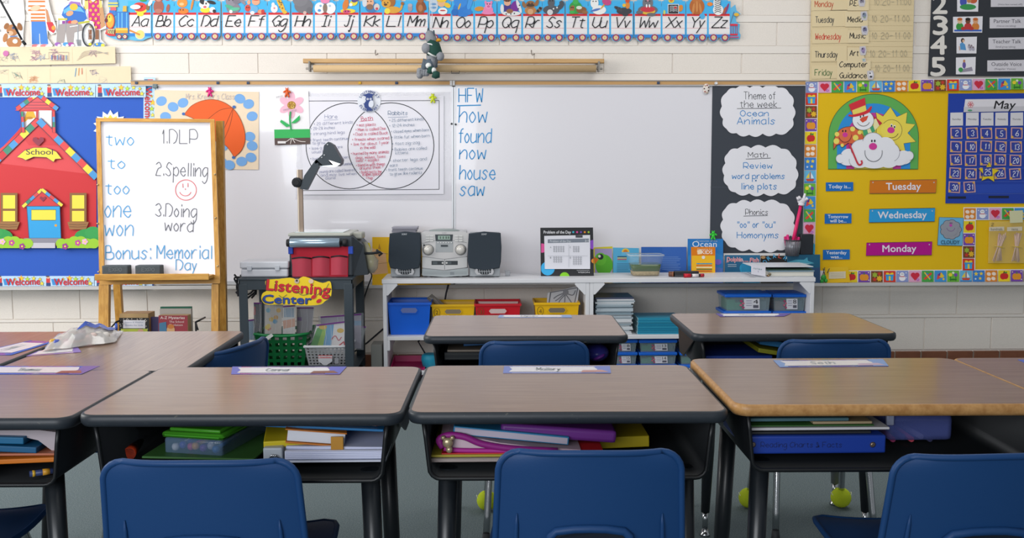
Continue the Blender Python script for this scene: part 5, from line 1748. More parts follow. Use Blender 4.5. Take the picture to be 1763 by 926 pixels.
def lidbox(x0, x1, y0, y1, Y, d, lab, num, fill, group='clear boxes with blue lids'):
    a, b = W(x0, y1, Y).x, W(x1, y1, Y).x
    zt, zb = W(x0, y0, Y).z, W(x0, y1, Y).z
    hl = min(.016, (zt - zb) * .3)
    t = thing('lidded_box', lab, 'storage box', ((a + b) / 2, Y + d / 2, zb), group=group)
    R = lambda i, z: [(a + i, Y + i, z), (b - i, Y + i, z), (b - i, Y + d - i, z), (a + i, Y + d - i, z)]
    mb = MB()
    mb.rings([R(.012, zb), R(.007, zt - hl)], CLR, smooth=False)
    mb.build('box_body', t)
    mb = MB()
    rr = random.Random(len(lab) + int(num or 1))
    z_ = zb + .004
    for k in range(5):
        w0 = a + .018 + (b - a - .04) * k / 5
        mb.box(w0, w0 + (b - a) * .17, Y + .02, Y + d - .03, z_, z_ + (zt - hl - z_) * rr.uniform(.55, .92), M(fill[k % len(fill)], .6), .003)
    mb.build('contents', t)
    mb = MB()
    mb.box(a, b, Y, Y + d, zt - hl, zt, LID, .004)
    mb.box(a + .012, b - .012, Y + .012, Y + d - .012, zt, zt + .003, LID, .002)
    mb.build('lid', t)
    f = quadmap((a + .008, Y + .007, zt - hl), (b - .008, Y + .007, zt - hl), (a + .012, Y + .011, zb), 100, 60)
    g = Art(lambda u, v, dd: f(u, v, dd + .002))
    g.rect(40, 6, 76, 52, 'd8d8e0')
    for k in range(3):
        g.rect(45, 14 + 10 * k, 58, 17 + 10 * k, '9a9ab0')
    g.txt(num, 67, 28, 18, '2c2c34', width=11, align='c')
    g.rect(61, 34, 73, 46, '5a5a68')
    for x, y in ((34, 16), (38, 26), (33, 34), (38, 44)):
        g.ell(x, y, 3.4, 4.6, ('a8406c', '7a4a9c', 'c0607c', '6c3a7c')[int(y) % 4])
    g.build('label', t)
    return t


gf, rf_ = ['2c8a5c', '2c8a5c', '5c7a74', '46505a', '556470'], ['8c6a64', '7a6c70', '2f7a5c', '4e5660', '58626c']
ZP = lambda y, Y: W(1200, y, Y).z
lidbox(1248, 1328, 507, 536, 5.27, .2, 'left blue-lidded box marked 4 in the upper row on the right shelf', '4', gf)
lidbox(1330, 1388, 507, 536, 5.29, .2, 'right blue-lidded box in the upper row on the right shelf', '8', rf_)
lidbox(1246, 1328, 536.5, 560, 5.27, .2, 'left blue-lidded box of the second row on the right shelf', '3', gf)
lidbox(1330, 1388, 536.5, 560, 5.29, .2, 'right blue-lidded box of the second row on the right shelf', '7', rf_)
lidbox(1246, 1328, 560.5, 578, 5.27, .2, 'left blue-lidded box resting on the right shelf board', '2', gf)
lidbox(1330, 1388, 560.5, 578, 5.29, .2, 'right blue-lidded box resting on the right shelf board', '6', rf_)
for x0, x1, n0, gl in ((1050, 1098, ('8', '15', '6', '5'), rf_), (1100, 1166, ('13', '14', '11', '10'), gf), (1170, 1232, ('12', '16', '17', '18'), gf)):
    for r in range(4):
        y0 = 585.5 + 21.5 * r
        lidbox(x0, x1, y0, y0 + 21, 5.26, .22, 'blue-lidded box marked %s under the %s stack of booklets' % (n0[r], 'tall' if x0 < 1090 else 'teal') if x0 < 1160 else 'blue-lidded box marked %s half hidden behind the right desk' % n0[r], n0[r], gl)

# pink bin and teal tub in the lower left bay
mb = MB()
p0, p1 = W(671, 632, 5.27), W(728, 632, 5.27)
zA = W(690, 618, 5.40).z
mb.rings([[(p0.x + .004, 5.262, .062), (p1.x, 5.262, .062), (p1.x, 5.50, .062), (p0.x + .004, 5.50, .062)], [(p0.x, 5.255, zA - .03), (p1.x + .01, 5.255, zA - .03), (p1.x + .01, 5.51, zA), (p0.x, 5.51, zA)], [(p0.x + .006, 5.262, zA - .03), (p1.x + .004, 5.262, zA - .03), (p1.x + .004, 5.503, zA), (p0.x + .006, 5.503, zA)], [(p0.x + .012, 5.27, zA - .07), (p1.x - .006, 5.27, zA - .07), (p1.x - .006, 5.495, zA - .06), (p0.x + .012, 5.495, zA - .06)]], M('c21468', .4), smooth=False)
mb.build('pink_bin', label='magenta plastic bin on the bottom of the left shelf', cat='bin')
mb = MB()
c = W(741, 628, 5.33)
mb.lathe([(.03, .062 - 0), (.042, .07), (.05, c.z + .03), (.047, c.z + .055), (.036, c.z + .062)], (c.x, 5.33, 0), M('1f94b4', .4), 20)
mb.build('teal_tub', label='round teal tub beside the magenta bin', cat='tub')
mb = MB()
mb.tube([W(772, 490, 5.548), W(768, 505, 5.55), W(764, 530, 5.55), W(720, 588, 5.56), W(734, 612, 5.56), W(745, 640, 5.56)], .005, '2b2c33', 8)
mb.build('power_cord', label='black power cord hanging behind the bins on the left shelf unit', cat='cord')
mb = MB()
mb.tube([W(660, 566, 5.60), W(632, 590, 5.60), W(600, 612, 5.60)], .005, '2b2c33', 8)
mb.build('power_cord', label='black power cord slanting across the gap between the cart and the shelf', cat='cord')

# ---------------------------------------------------------------- stereo
YR = 5.30
SILV, SILD, GRIL = M('b9b9bc', .35, metal=.15), M('8d959a', .4), M('2e3842', .75, bump=.3, bscale=900)


def speaker(x0, x1, lab, flip):
    xm = (x0 + x1) / 2
    t = thing('speaker', lab, 'speaker', (W(xm, 470, YR).x, YR + .08, ZT), group='stereo speakers')
    a, b = W(x0 + 4, 460, YR).x, W(x1 - 2, 460, YR).x
    z1 = W(xm, 401, YR).z
    mb = MB()
    mb.box(a, b, YR + .012, YR + .17, ZT + .004, z1 - .004, 'a6abaf', .006)
    mb.build('cabinet', t)
    mb = MB()
    rr = []
    for d, ins in ((.012, 0), (-.006, .0), (-.016, .012)):
        ring = []
        for u, v in [(x0 + 3, 402), (xm, 398.5), (x1 - 1, 401), (x1 + .5, 425), (x1 - .5, 450), (x1 - 3, 461), (xm, 466), (x0 + 4, 461), (x0 + 1, 450), (x0 + 1.5, 425)]:
            p = W(xm + (u - xm) * (1 - ins * 4), 432 + (v - 432) * (1 - ins * 4), YR)
            ring.append((p.x, YR + d, p.z))
        rr.append(ring)
    mb.rings(rr, GRIL)
    mb.build('grille', t)
    g = Art(YR - .0165)
    g.txt('SONY', xm, 404.5, 2.8, 'c8ccd2', width=9, align='c', bold=.02)
    g.build('badge', t)
    g = Art(YR - .012)
    g.slab([(xm - 16, 468), (xm - 12, 456), (xm + 12, 456), (xm + 17, 468), (xm + 14, 473), (xm - 12, 473)], SILV, .012)
    g.p([(xm - 11, 463.5), (xm + 12, 463), (xm + 12, 469), (xm + 6, 472.5), (xm - 4, 472.5), (xm - 11, 468)], '23272c')
    for k in range(5):
        g.ln([(xm - 8 + 4 * k, 463.5), (xm - 7 + 4 * k, 472)], .9, 'a8acb0')
    g.ln([(xm - 11, 467), (xm + 12, 467)], .8, 'a8acb0')
    g.build('port', t)
    for u in (x0 + 12, x1 - 10):
        mb = MB()
        mb.lathe([(.008, 0), (.01, .002), (.01, .005)], (W(u, 470, YR).x, YR + .03, ZT), '8d9296', 10)
        mb.build('foot', t)


speaker(668, 724.5, 'left dark grey stereo speaker with papers on top', 0)
speaker(804, 863, 'right dark grey stereo speaker', 1)
t = thing('stereo', 'silver compact stereo with round knobs and tape decks between the speakers', 'stereo', (W(765, 470, YR).x, YR + .1, ZT))
a, b = W(726, 470, YR).x, W(805, 470, YR).x
z1 = W(765, 399, YR).z
mb = MB()
mb.box(a + .004, b - .004, YR + .02, YR + .2, ZT + .005, z1, SILV, .006)
mb.build('cabinet', t)
g = Art(YR + .012)
g.slab([(725, 401), (733, 398.5), (797, 398.5), (806, 401), (804, 441), (765, 446), (727, 441)], M('c6c4c4', .3, metal=.1), .012)
g.ln([(727, 419), (748, 414), (786, 414), (804, 418)], .7, '7c8084')
g.p([(749, 403.5), (780, 403.5), (779, 415), (750, 415)], '3c4348')
g.p([(754, 405.5), (775, 405.5), (775, 412.5), (754, 412.5)], '9ab0a4')
for k, x in enumerate((757, 762, 767, 771)):
    g.rect(x, 407, x + 2.4, 411, '5a6c62')
g.rect(750, 415, 780, 434, 'a6aaad')
for k in range(6):
    g.ell(754 + 4.6 * k, 417.5, 1.5, 1.4, 'dedede', n=8)
    g.arc(754 + 4.6 * k, 417.5, 1.5, 1.4, 0, 360, .4, '7c8084', 10)
g.rect(759, 421.5, 771, 424.5, '3c4348')
for x in (733, 783):
    for k in range(3):
        for j in range(2):
            g.rect(x + 7 * j, 405 + 4 * k, x + 6 + 7 * j, 407.6 + 4 * k, 'd6d6d4')
            g.ln([(x + 7 * j, 407.6 + 4 * k), (x + 6 + 7 * j, 407.6 + 4 * k)], .4, '8a8c8e')
g.ell(730, 422, 1.6, 1.6, '33373b', n=10)
g.txt('SONY', 765, 402, 2, '7c8084', width=8, align='c')
g.build('control_panel', t)
for x in (737, 793):
    mb = MB()
    p = W(x, 430, YR)
    mb.lathe([(.0275, .012), (.0275, .004), (.022, .0), (.021, -.012), (.019, -.015), (.004, -.015)], p, M('d2cec8', .3, metal=.2), 24, 'y')
    mb.lathe([(.03, .0115), (.03, .009)], p, '4b5056', 24, 'y')
    mb.build('knob', t)
g = Art(YR + .008)
g.slab([(727, 442), (765, 447), (804, 442), (804, 460), (765, 465), (727, 461)], M('c2c2c2', .35, metal=.1), .014)
g.ln([(765.5, 446), (765.5, 464)], .7, '5c6064')
for x in (743, 767):
    g.rect(x, 449, x + 21, 456, '33393d')
    g.rect(x + 2, 450.5, x + 10, 454.5, '50585c')
for x in (762, 769):
    g.ell(x, 452.5, 1.6, 1.8, 'c8c8c6', n=10)
g.build('tape_deck', t)
g = Art(YR + .004)
g.slab([(727, 462), (765, 466), (806, 461), (806, 474), (765, 477), (727, 474)], M('9fa6a8', .35, metal=.1), .016)
for yy in (468.5, 471.5):
    g.ln([(729, yy), (804, yy)], .6, '6f767a')
g.rect(775, 468, 782, 473, '7d8488')
g.build('lower_trim', t)
mb = MB()
c = W(765, 398, YR + .1)
mb.ball((c.x, YR + .1, z1), (.085, .07, .012), M('8f9a98', .3), 24)
mb.build('disc_lid', t)
for u in (738, 793):
    mb = MB()
    mb.lathe([(.008, 0), (.011, .002), (.011, .006)], (W(u, 470, YR).x, YR + .04, ZT), 'a8acae', 10)
    mb.build('foot', t)
rs = random.Random(4)
zs = W(697, 400.5, YR).z
for k in range(5):
    mb = MB()
    mb.box(W(673 + rs.uniform(0, 2), 395, YR).x, W(716 + rs.uniform(-1, 2), 395, YR).x, YR + .02 + rs.uniform(0, .01), YR + .15, zs + .006 * k, zs + .006 * k + .0045, M(rs.choice(['8f8e9a', 'a7a6b2', '7a7985']), .5))
    mb.build('case', label='thin grey case stacked on the left speaker', cat='case', group='grey cases on the left speaker')
mb = MB()
p = W(874, 472, 5.38)
mb.lathe([(.014, 0), (.018, .03), (.0165, .03), (.0125, .003)], (p.x, 5.38, ZT), M('c8ccd2', .1, alpha=.3), 16)
mb.build('clear_cup', label='tiny clear cup on the shelf beside the right speaker', cat='cup')
leaf([(641, 408), (776, 408), (776, 491), (641, 491)], YB - .03, .003, M('e9b81c', .7), 'yellow_folder', 'yellow and peach paper folder standing behind the left speaker', 'folder',
     art=lambda a: [a.p([(641, 427), (652, 431), (664, 436), (668, 470), (641, 473)], 'e2b487'), a.ln([(641, 440), (660, 436), (668, 437)], .7, '8a6a4a'), a.ln([(641, 455), (668, 452)], .7, 'b08a5c'), a.p([(651, 428), (653, 419), (656, 430)], 'b8862c')])

# ---------------------------------------------------------------- problem of the day stand
t = thing('problem_stand', 'black Problem of the Day stand with coloured dots', 'display stand', (W(976, 470, 5.36).x, 5.36, ZT))
zb = ZT + .001
g = Art(5.36)
yb = 476.5
g.slab([(931, 392), (1021, 391.5), (1022.5, yb), (932, yb)], M('2a2b2e', .45), .012)
for x, y, r, c in ((933, 427, 8, 'e0559a'), (943, 462, 12, '3ab0e8'), (972, 477, 8.5, '8ad42a'), (1021, 421, 8, '8a4ac0'), (1022, 449, 4, 'e08a2c')):
    pts = [(min(max(x + r * math.cos(i * .2618), 931.6), 1021.6), min(y + r * math.sin(i * .2618), yb - .4)) for i in range(24)]
    g.p(pts, c)
g.txt('Problem of the Day', 936, 402, 5, 'e6e6ea', width=47, bold=.02)
for k, c in enumerate(('3ab0c8', 'd8489a', '6a4ab0', 'e0862c', '9ac43a')):
    g.ell(987 + 6.6 * k, 399.5, 1.8, 1.8, c, n=12)
g.txt('VISION', 1005, 470, 2.6, 'dcdce0', width=20, align='c')
for y in (465,):
    g.rect(993, y, 1015, y + .7, 'b8b8bc')
g.build('board', t)
g = Art(5.357)
g.slab([(937, 406), (1016, 404.5), (1016, 463), (938, 463)], 'e2e2ea', .001)
g.p([(943, 412), (1014, 410.5), (1014, 417), (943, 418.5)], '7c8490')
g.txt('Problem of the Day', 947, 417, 4, 'd0d4da', width=36)
g.txt('2-1', 1010, 416, 3.6, 'e8eaee', width=6, align='c')
g.rect(991, 405, 1003, 409, '4a4c52')
for lab, x, y, nx, ny in (('A', 951, 424, 5, 3), ('C', 985, 424, 3, 3), ('B', 951, 442, 4, 3), ('D', 985, 442, 4, 4)):
    g.txt(lab, x - 4, y + 3, 3, '6c7078', width=2)
    for i in range(nx):
        for j in range(ny):
            g.arc(x + 3 + 4 * i, y + 1 + 3.7 * j, 1.1, 1.3, 0, 360, .5, '6f737c', 8, keep=True)
g.rect(979, 421, 979.5, 460, 'b8bac2')
g.rect(943, 440, 1012, 440.5, 'b8bac2')
g.build('problem_sheet', t)
mb = MB()
a, b = W(945, yb, 5.36).x, W(1010, yb, 5.36).x
mb.hexa([(a, 5.372, zb), (b, 5.372, zb), (b, 5.44, zb), (a, 5.44, zb), (a, 5.372, zb + .2), (b, 5.372, zb + .2), (b, 5.376, zb + .2), (a, 5.376, zb + .2)], '2a2b2e')
mb.build('rear_strut', t)

# ---------------------------------------------------------------- books on the tray
YT = YB - .045


def book(pts, Y, col, lab, art, th=.009, group='books standing on the chalk tray'):
    t = thing('book', lab, 'book', W(sum(p[0] for p in pts) / 4, max(p[1] for p in pts), Y), group=group)
    g = Art(Y)
    g.slab(pts, M(col, .3, spec=.5), .0012)
    art(g)
    g.build('cover', t)
    mb = MB()
    q = [W(u, v, Y) for u, v in pts]
    cx, cz = sum(p.x for p in q) / 4, sum(p.z for p in q) / 4
    qq = [(cx + (p.x - cx) * .975, Y + .0013, cz + (p.z - cz) * .975) for p in q]
    mb.extr(qq, (0, th, 0), 'e4e0d4')
    mb.build('pages', t)


def a_parrot(g):
    g.rect(1024, 428, 1054, 487, 'a89cc8')
    g.ell(1040, 456, 15, 18, '58b02c'); g.ell(1034, 446, 10, 11, '66bc34'); g.ell(1034, 442, 5, 5, '202830'); g.ell(1032, 441, 2.4, 2.4, 'e8e8e0'); g.p([(1022, 442), (1031, 446), (1024, 455)], 'e0782a'); g.p([(1024, 478), (1054, 474), (1054, 487), (1024, 487)], 'e8c22c')


def a_lblue(g):
    g.ell(1077, 433, 6.5, 5.5, 'e8c84a'); g.ell(1077, 433, 4, 3.2, 'd8802c'); g.rect(1070, 434, 1085, 439, '6cbce0')
    for k, c in enumerate(('2c3a44', 'e0c040', 'd84a3a', '4ab0c0')):
        g.rect(1063, 441 + 2.4 * k, 1079, 442.4 + 2.4 * k, c)
    for k in range(8):
        g.rect(1062, 453 + 2.6 * k, 1062 + (24, 30, 27, 31, 20, 28, 25, 30)[k], 453.8 + 2.6 * k, '4c84a4')


def a_blue(g):
    g.p([(1140, 426), (1182, 426), (1182, 487), (1140, 487)], '3566b8')
    for k in range(9):
        g.rect(1140, 442 + 3 * k, 1140 + (28, 32, 30, 25, 31, 28, 32, 30, 20)[k], 442.9 + 3 * k, '6f92cc')
    g.p([(1104, 470), (1130, 462), (1182, 474), (1182, 487), (1104, 487)], '28549c')
    g.ell(1170, 480, 10, 6, 'a86a5c')


def a_ocean(g):
    g.p([(1184, 470), (1206, 455), (1244, 462), (1244, 487), (1184, 487)], '5c7cc8')
    g.p([(1184, 440), (1220, 430), (1244, 440), (1244, 454), (1184, 458)], '3088cc')
    g.txt('Ocean', 1213, 425, 10, 'e8eef6', width=42, align='c')
    g.txt('Creatures of the', 1217, 416, 2.6, 'c8d8ea', width=36, align='c')
    g.ell(1236, 451, 6, 5, '8068c8')


def a_kids(g):
    g.rect(1191, 440, 1231, 472, 'f0b81c')
    g.txt('KIDS', 1217, 437, 6, 'f2ece4', width=19, align='c', bold=.02)
    g.p([(1200, 431), (1207, 429), (1208, 437), (1201, 438)], 'f4d8b0')
    g.txt('Magazine for', 1214, 430, 2.2, 'f8e8d0', width=26, align='c')
    g.ell(1211, 443, 3, 3, 'e8e4da')
    for k, c in enumerate(('2f96c8', 'd85a3a', 'f4ead0', '5a6a44', 'c8482c')):
        g.rect(1199, 453 + 3.2 * k, 1226, 454.6 + 3.2 * k, c)


def a_dolph(g):
    g.ell(1290, 466, 18, 12, '2c9cc8', 30)
    g.p([(1276, 455), (1300, 450), (1308, 460), (1308, 487), (1280, 487)], '2a90bc')
    for s, x, y, h_, w_ in (('A', 1252, 452, 4, 3), ('Dolphin', 1265, 450, 7.5, 25), ('is not', 1284, 451, 3, 8), ('a', 1291, 451.5, 3, 2), ('Fish', 1299, 451, 7, 14)):
        g.txt(s, x, y, h_, 'ece0e4', width=w_ * 1.06, align='c', bold=.06)
        g.txt(s, x, y, h_, 'dc6470', width=w_, align='c', bold=.015)
    g.rect(1253, 455, 1268, 456, 'c0ccd8'); g.rect(1253, 458, 1268, 459, 'c0ccd8')


def a_orca(g):
    for i, ch in enumerate('CORALREEF'[1:7]):
        an = -150 + i * 24
        g.txt(ch, 1338 + 21 * math.cos(R_(an)), 461 + 17 * math.sin(R_(an)), 7, '4aa4d4' if i != 3 else 'c8503c', width=5.6, align='c', rot=an + 90, bold=.02)
    for k in range(7):
        g.ell(1318 + 6.5 * k, 468 + 3 * (k % 3), 4, 3, ('6a3a34', '33503c', '7a5a3c')[k % 3])
    g.ell(1314, 443, 4, 2.6, 'b08a5c')
    g.ell(1357.5, 444, 4, 3.4, 'e8ecf2'); g.ell(1357.5, 444, 2.4, 2, '2a3440')


def a_shark(g):
    g.p([(1357, 451), (1370, 447), (1384, 447), (1390, 443), (1391, 449), (1402, 453), (1384, 456), (1366, 455)], '4a9cb4')
    g.p([(1362, 453), (1384, 455), (1396, 454), (1380, 452)], '9cc4d0')
    g.p([(1355, 466), (1412, 460), (1412, 487), (1355, 487)], '2c4c74')


book([(1022, 426), (1054.5, 424), (1054.5, 487), (1022, 487)], YT, 'd8cc34', 'yellow-edged book with a green parrot beside the Problem of the Day stand', a_parrot)
book([(1055.5, 426), (1100, 427), (1100, 487), (1055.5, 487)], YT + .004, '5ab4de', 'light blue book with a small sun behind the fish tub', a_lblue)
book([(1104, 425), (1182, 425), (1182, 487), (1104, 487)], YT, '2f64b4', 'wide deep blue book standing right of the fish tub', a_blue)
book([(1184, 411), (1245, 411), (1245, 487), (1184, 487)], YT + .003, '2a7cc4', 'tall blue Ocean book below the green bear clip', a_ocean)
book([(1190, 425), (1231.5, 425), (1231.5, 474), (1190, 474)], 5.50, 'e07e14', 'orange and yellow KIDS booklet leaning before the Ocean book', a_kids, .004)
book([(1248, 439), (1308.5, 439), (1308.5, 487), (1248, 487)], YT, '2a6c94', 'blue dolphin book below the bottom cloud sign', a_dolph)
book([(1310, 440), (1362, 440), (1362, 487), (1310, 487)], YT + .006, '2a2826', 'dark reef book with arched blue lettering', a_orca)
book([(1355, 438.5), (1412, 438), (1412, 486), (1355, 487)], YT - .012, '1c5a78', 'dark teal shark book at the right end of the tray', a_shark)
leaf([(1246, 436), (1352, 435.5), (1352, 441), (1246, 441)], YT + .012, .004, 'd8d6d6', 'paper_sheet', 'white paper edge behind the dolphin book', 'paper')

# fish tub, markers, binder stack
t = thing('fish_tub', 'clear plastic tub of green water and gravel on the shelf', 'tub', (W(1113, 470, 5.32).x, 5.38, ZT))
xa, xb, zt = W(1084, 440, 5.32).x, W(1143, 440, 5.32).x, W(1113, 439, 5.32).z


def tubring(k, dz, ins):
    w_ = .012 * (1 - k) + ins
    x0, x1, y0, y1 = xa + w_ + .008 * (1 - k), xb - w_ - .008 * (1 - k), 5.31 + w_, 5.45 - w_
    r = .02
    out = []
    for cx, cy, a0 in ((x1 - r, y1 - r, 0), (x0 + r, y1 - r, 90), (x0 + r, y0 + r, 180), (x1 - r, y0 + r, 270)):
        for i in range(4):
            out.append((cx + r * math.cos(R_(a0 + 30 * i)), cy + r * math.sin(R_(a0 + 30 * i)), ZT + (zt - ZT) * k + dz))
    return out


mb = MB()
mb.rings([tubring(0, .001, 0), tubring(.97, 0, 0), tubring(1, 0, -.005), tubring(1, 0, .0)], M('cfd8dc', .08, alpha=.12), cap=False)
mb.rings([tubring(.955, 0, -.005), tubring(1, 0, -.006), tubring(1, .001, .001)], M('d4dce0', .15, alpha=.5), cap=False)
mb.build('tub', t)
mb = MB()
mb.rings([tubring(.24, 0, .003), tubring(.56, 0, .003)], M('3c5a18', .1, alpha=.95))
mb.build('green_water', t)
mb = MB()
mb.rings([tubring(.02, .001, .003), tubring(.235, 0, .003)], M('a8946c', .8, bump=.6, bscale=260, vary=.5))
mb.build('gravel', t)
tag(t.children[-1], None, None, kind='stuff')
mb = MB()
for k in range(9):
    x = xa + .05 + .011 * k
    mb.tube([(x, 5.36 + .008 * (k % 4), ZT + .022), (x + .004, 5.37 + .006 * (k % 3), ZT + .04), (x + .01 * (k % 3 - 1), 5.37, ZT + .058)], .003, M('3c6a1c', .6), 6)
mb.build('water_plant', t)


def cyl(p, q, r, col, name, lab, cat, caps=()):
    t = thing(name, lab, cat, p)
    p, q = Vector(p), Vector(q)
    mb = MB()
    mb.tube([p, q], r, M(col, .35), 12)
    mb.build('barrel', t)
    for s, e, rr, c in caps:
        mb = MB()
        mb.tube([p.lerp(q, s), p.lerp(q, e)], rr, M(c, .35), 12)
        mb.build('cap', t)
    return t


x = lambda u, Y=5.26: W(u, 470, Y).x
mb = MB()
mb.box(x(1163), x(1205), 5.28, 5.32, ZT + .001, ZT + .03, M('2a2c30', .6), .004)
mb.box(x(1163), x(1205), 5.278, 5.322, ZT + .001, ZT + .010, M('44464c', .9), .002)
mb.build('eraser', label='black eraser lying behind the red marker', cat='eraser')
cyl((x(1154), 5.30, ZT + .015), (x(1162), 5.29, ZT + .015), .014, '6c4434', 'brown_marker', 'short brown marker end beside the black eraser', 'marker', ((.7, 1, .0145, '8c5a40'),))
cyl((x(1177), 5.25, ZT + .011), (x(1212), 5.262, ZT + .011), .0085, '3a3030', 'red_marker', 'red dry erase marker at the front of the shelf', 'marker', ((0, .34, .0105, 'c81830'), (.4, .72, .0088, 'e4dcdc'), (.82, 1, .0092, 'b01c30')))
t = thing('binder', 'white binder with a pasted spine label on the right shelf end', 'binder', (x(1306), 5.36, ZT))
g = Art(5.235)
g.slab([(1294, 455), (1318, 459), (1318, 476), (1294, 472)], 'e6e4ee', .004)
g.hand('notes', 1297, 463, 3, '7a9a9c', .5, rot=8)
g.hand('1', 1304, 469, 3, '9a90b8', .6)
g.build('spine', t)
mb = MB()
p, q = W(1318, 476, 5.235), W(1318, 459, 5.235)
mb.box(x(1296), x(1398), 5.24, 5.48, q.z - .004, q.z, M('d8dce2', .4), .001)
mb.box(x(1300), x(1400), 5.24, 5.48, ZT + .001, ZT + .004, M('d8dce2', .4), .001)
mb.build('cover', t)
mb = MB()
mb.box(x(1324), x(1400), 5.25, 5.46, ZT + .005, ZT + .030, M('d8d6cc', .7), .002)
mb.box(x(1322), x(1401), 5.246, 5.47, ZT + .030, ZT + .036, M('7f9cac', .4), .001)
mb.build('book', label='thick white-paged book lying inside the open white binder', cat='book')
mb = MB()
mb.box(x(1320), x(1399), 5.26, 5.46, ZT + .037, ZT + .043, M('46604c', .5), .001)
mb.build('booklet', label='thin green booklet lying on the thick white-paged book', cat='booklet')
mb = MB()
for k in range(4):
    mb.ball((x(1321 + k), 5.243, ZT + .008 + .003 * k), (.008, .005, .006), ('6a4a30', 'b8a078', '2c2c28', '8a7a5c')[k], 8)
mb.build('binder_ring', t)

# mesh cup, pointer and black holder on the board
t = thing('mesh_cup', 'silver mesh pencil cup of pink things hung on the black panel', 'pencil cup', W(1364, 440, YB - .05))
c = W(1364, 440, YB - .05)
zt = W(1364, 413, YB - .05).z
mb = MB()
mb.lathe([(.036, 0), (.046, zt - c.z), (.044, zt - c.z), (.034, .003)], c, M('8d9098', .35, metal=.5, alpha=.62), 24)
for k in range(24):
    an = k * math.pi / 12
    mb.tube([(c.x + .0365 * math.cos(an), c.y + .0365 * math.sin(an), c.z), (c.x + .0465 * math.cos(an), c.y + .0465 * math.sin(an), zt)], .0012, M('9a9da4', .3, metal=.6), 4)
mb.build('mesh_body', t)
mb = MB()
mb.tube([(c.x + .047 * math.cos(k * .3142), c.y + .047 * math.sin(k * .3142), zt) for k in range(20)], .003, M('4a4d54', .3, metal=.5), 6, closed=True)
mb.build('rim', t)
for k, (u, v, cc) in enumerate(((1352, 409, 'c8186a'), (1356, 406, 'd8287c'), (1370, 408, 'b8145c'), (1375, 410, 'd02070'), (1361, 408, '3a3c44'))):
    p = W(u, v, YB - .05 - .01 * (k % 2))
    mb = MB()
    mb.tube([(c.x + (p.x - c.x) * .6, p.y, c.z + .006), p], .008, M(cc, .4), 10)
    mb.ball(p, .0085, M(cc, .4), 10)
    mb.build('pen', label='%s pen standing in the mesh cup, %s' % ('pink' if k < 4 else 'black', ('at its left edge', 'second from its left edge', 'third from its right edge', 'at its right edge', 'in its middle')[k]), cat='pen', group='pens in the mesh cup')
t = thing('hand_pointer', 'pink pointer with a white pointing hand standing in the mesh cup', 'pointer', W(1362, 438, YB - .06))
mb = MB()
mb.tube([W(1361, 437, YB - .06), W(1379, 352, YB - .06)], [.011, .009], M('e02468', .35), 12)
mb.build('stick', t)
mb = MB()
h0 = lambda u, v, d=0: W(u, v, YB - .06 + d)
mb.tube([h0(1379, 354), h0(1380, 350)], [.016, .018], 'ece8ee', 10)
mb.ball(h0(1380, 346), (.024, .012, .018), 'ece8ee', 14)
mb.tube([h0(1382, 346), h0(1384, 341), h0(1386, 333)], [.008, .008, .006], 'ece8ee', 8)
for (u, v, u2, v2) in ((1375, 345, 1373, 340), (1378, 343, 1376, 339), (1387, 345, 1389, 341)):
    mb.tube([h0(u, v, -.006), h0(u2, v2, -.010), h0(u2 + 2, v2 + 3, -.014)], [.0075, .0075, .006], 'ece8ee', 8)
mb.build('hand', t, label='white pointing hand')
t = thing('magnetic_holder', 'black magnetic holder beside the mesh cup', 'holder', W(1388, 438, YB - .04))
mb = MB()
a, b = W(1377, 438, YB - .05), W(1400, 403, YB - .05)
mb.box(a.x, b.x, YB - .06, YB - .01, a.z, b.z, M('26292f', .5), .004)
mb.build('box', t)
mb = MB()
mb.box(b.x - .012, b.x + .01, YB - .05, YB - .02, a.z + .06, b.z - .002, M('c8c2b8', .6), .006)
mb.build('felt_pad', t)
mb = MB()
mb.box(b.x - .002, b.x + .012, YB - .055, YB - .03, a.z, a.z + .06, M('2a8cae', .4), .003)
mb.build('teal_clip', t)
# ---------------------------------------------------------------- easel
E0, EN = Vector((0, 4.72, 0)), Vector((0, -1, .13)).normalized()
EW = lambda u, v, d=0: RP(u, v, E0 + EN * d, EN)
WOOD = grain_mat('easel_wood', [(.3, 'b07a30'), (.5, 'c8923e'), (.75, 'dcab58')], (30, 30, 3), .45)
WOODX = grain_mat('easel_wood_rail', [(.3, 'b07a30'), (.5, 'c8923e'), (.75, 'dcab58')], (3, 30, 30), .45)
t = thing('easel', 'wooden easel with a lettered white board and tray', 'easel', (EW(272, 500).x, 4.9, 0))


def slat(pts, m, th, d, name, lab=None):
    a = Art(lambda u, v, dd: EW(u, v, d + dd))
    a.slab(pts, m, th)
    return a.build(name, t, label=lab)


slat([(169, 208), (366, 209), (374, 474), (176, 474)], M('eceaf0', .25, spec=.5), .01, 0, 'white_board', 'white writing board')
slat([(165, 203), (172.5, 203), (180, 488), (171, 488)], WOOD, .03, .012, 'frame_stile')
slat([(361.5, 205), (369, 205), (379, 487), (371, 487)], WOOD, .03, .012, 'frame_stile')
slat([(165, 203), (369, 205), (369, 210.5), (165, 209)], WOODX, .03, .0125, 'frame_rail')
slat([(172, 474), (378, 473), (378, 488), (172, 490)], WOODX, .03, .0125, 'frame_rail')
a, b = EW(176, 472, .012), EW(369, 471, .012)
mb = MB()
TRY = a.y
TRZ = W(270, 474, TRY - .06).z
mb.box(a.x, b.x, a.y - .085, a.y - .004, TRZ - .017, TRZ - .001, WOODX, .003)
mb.box(a.x, b.x, a.y - .095, a.y - .085, W(270, 482.5, TRY - .095).z, W(270, 471.5, TRY - .095).z, WOODX, .003)
mb.build('tray', t)
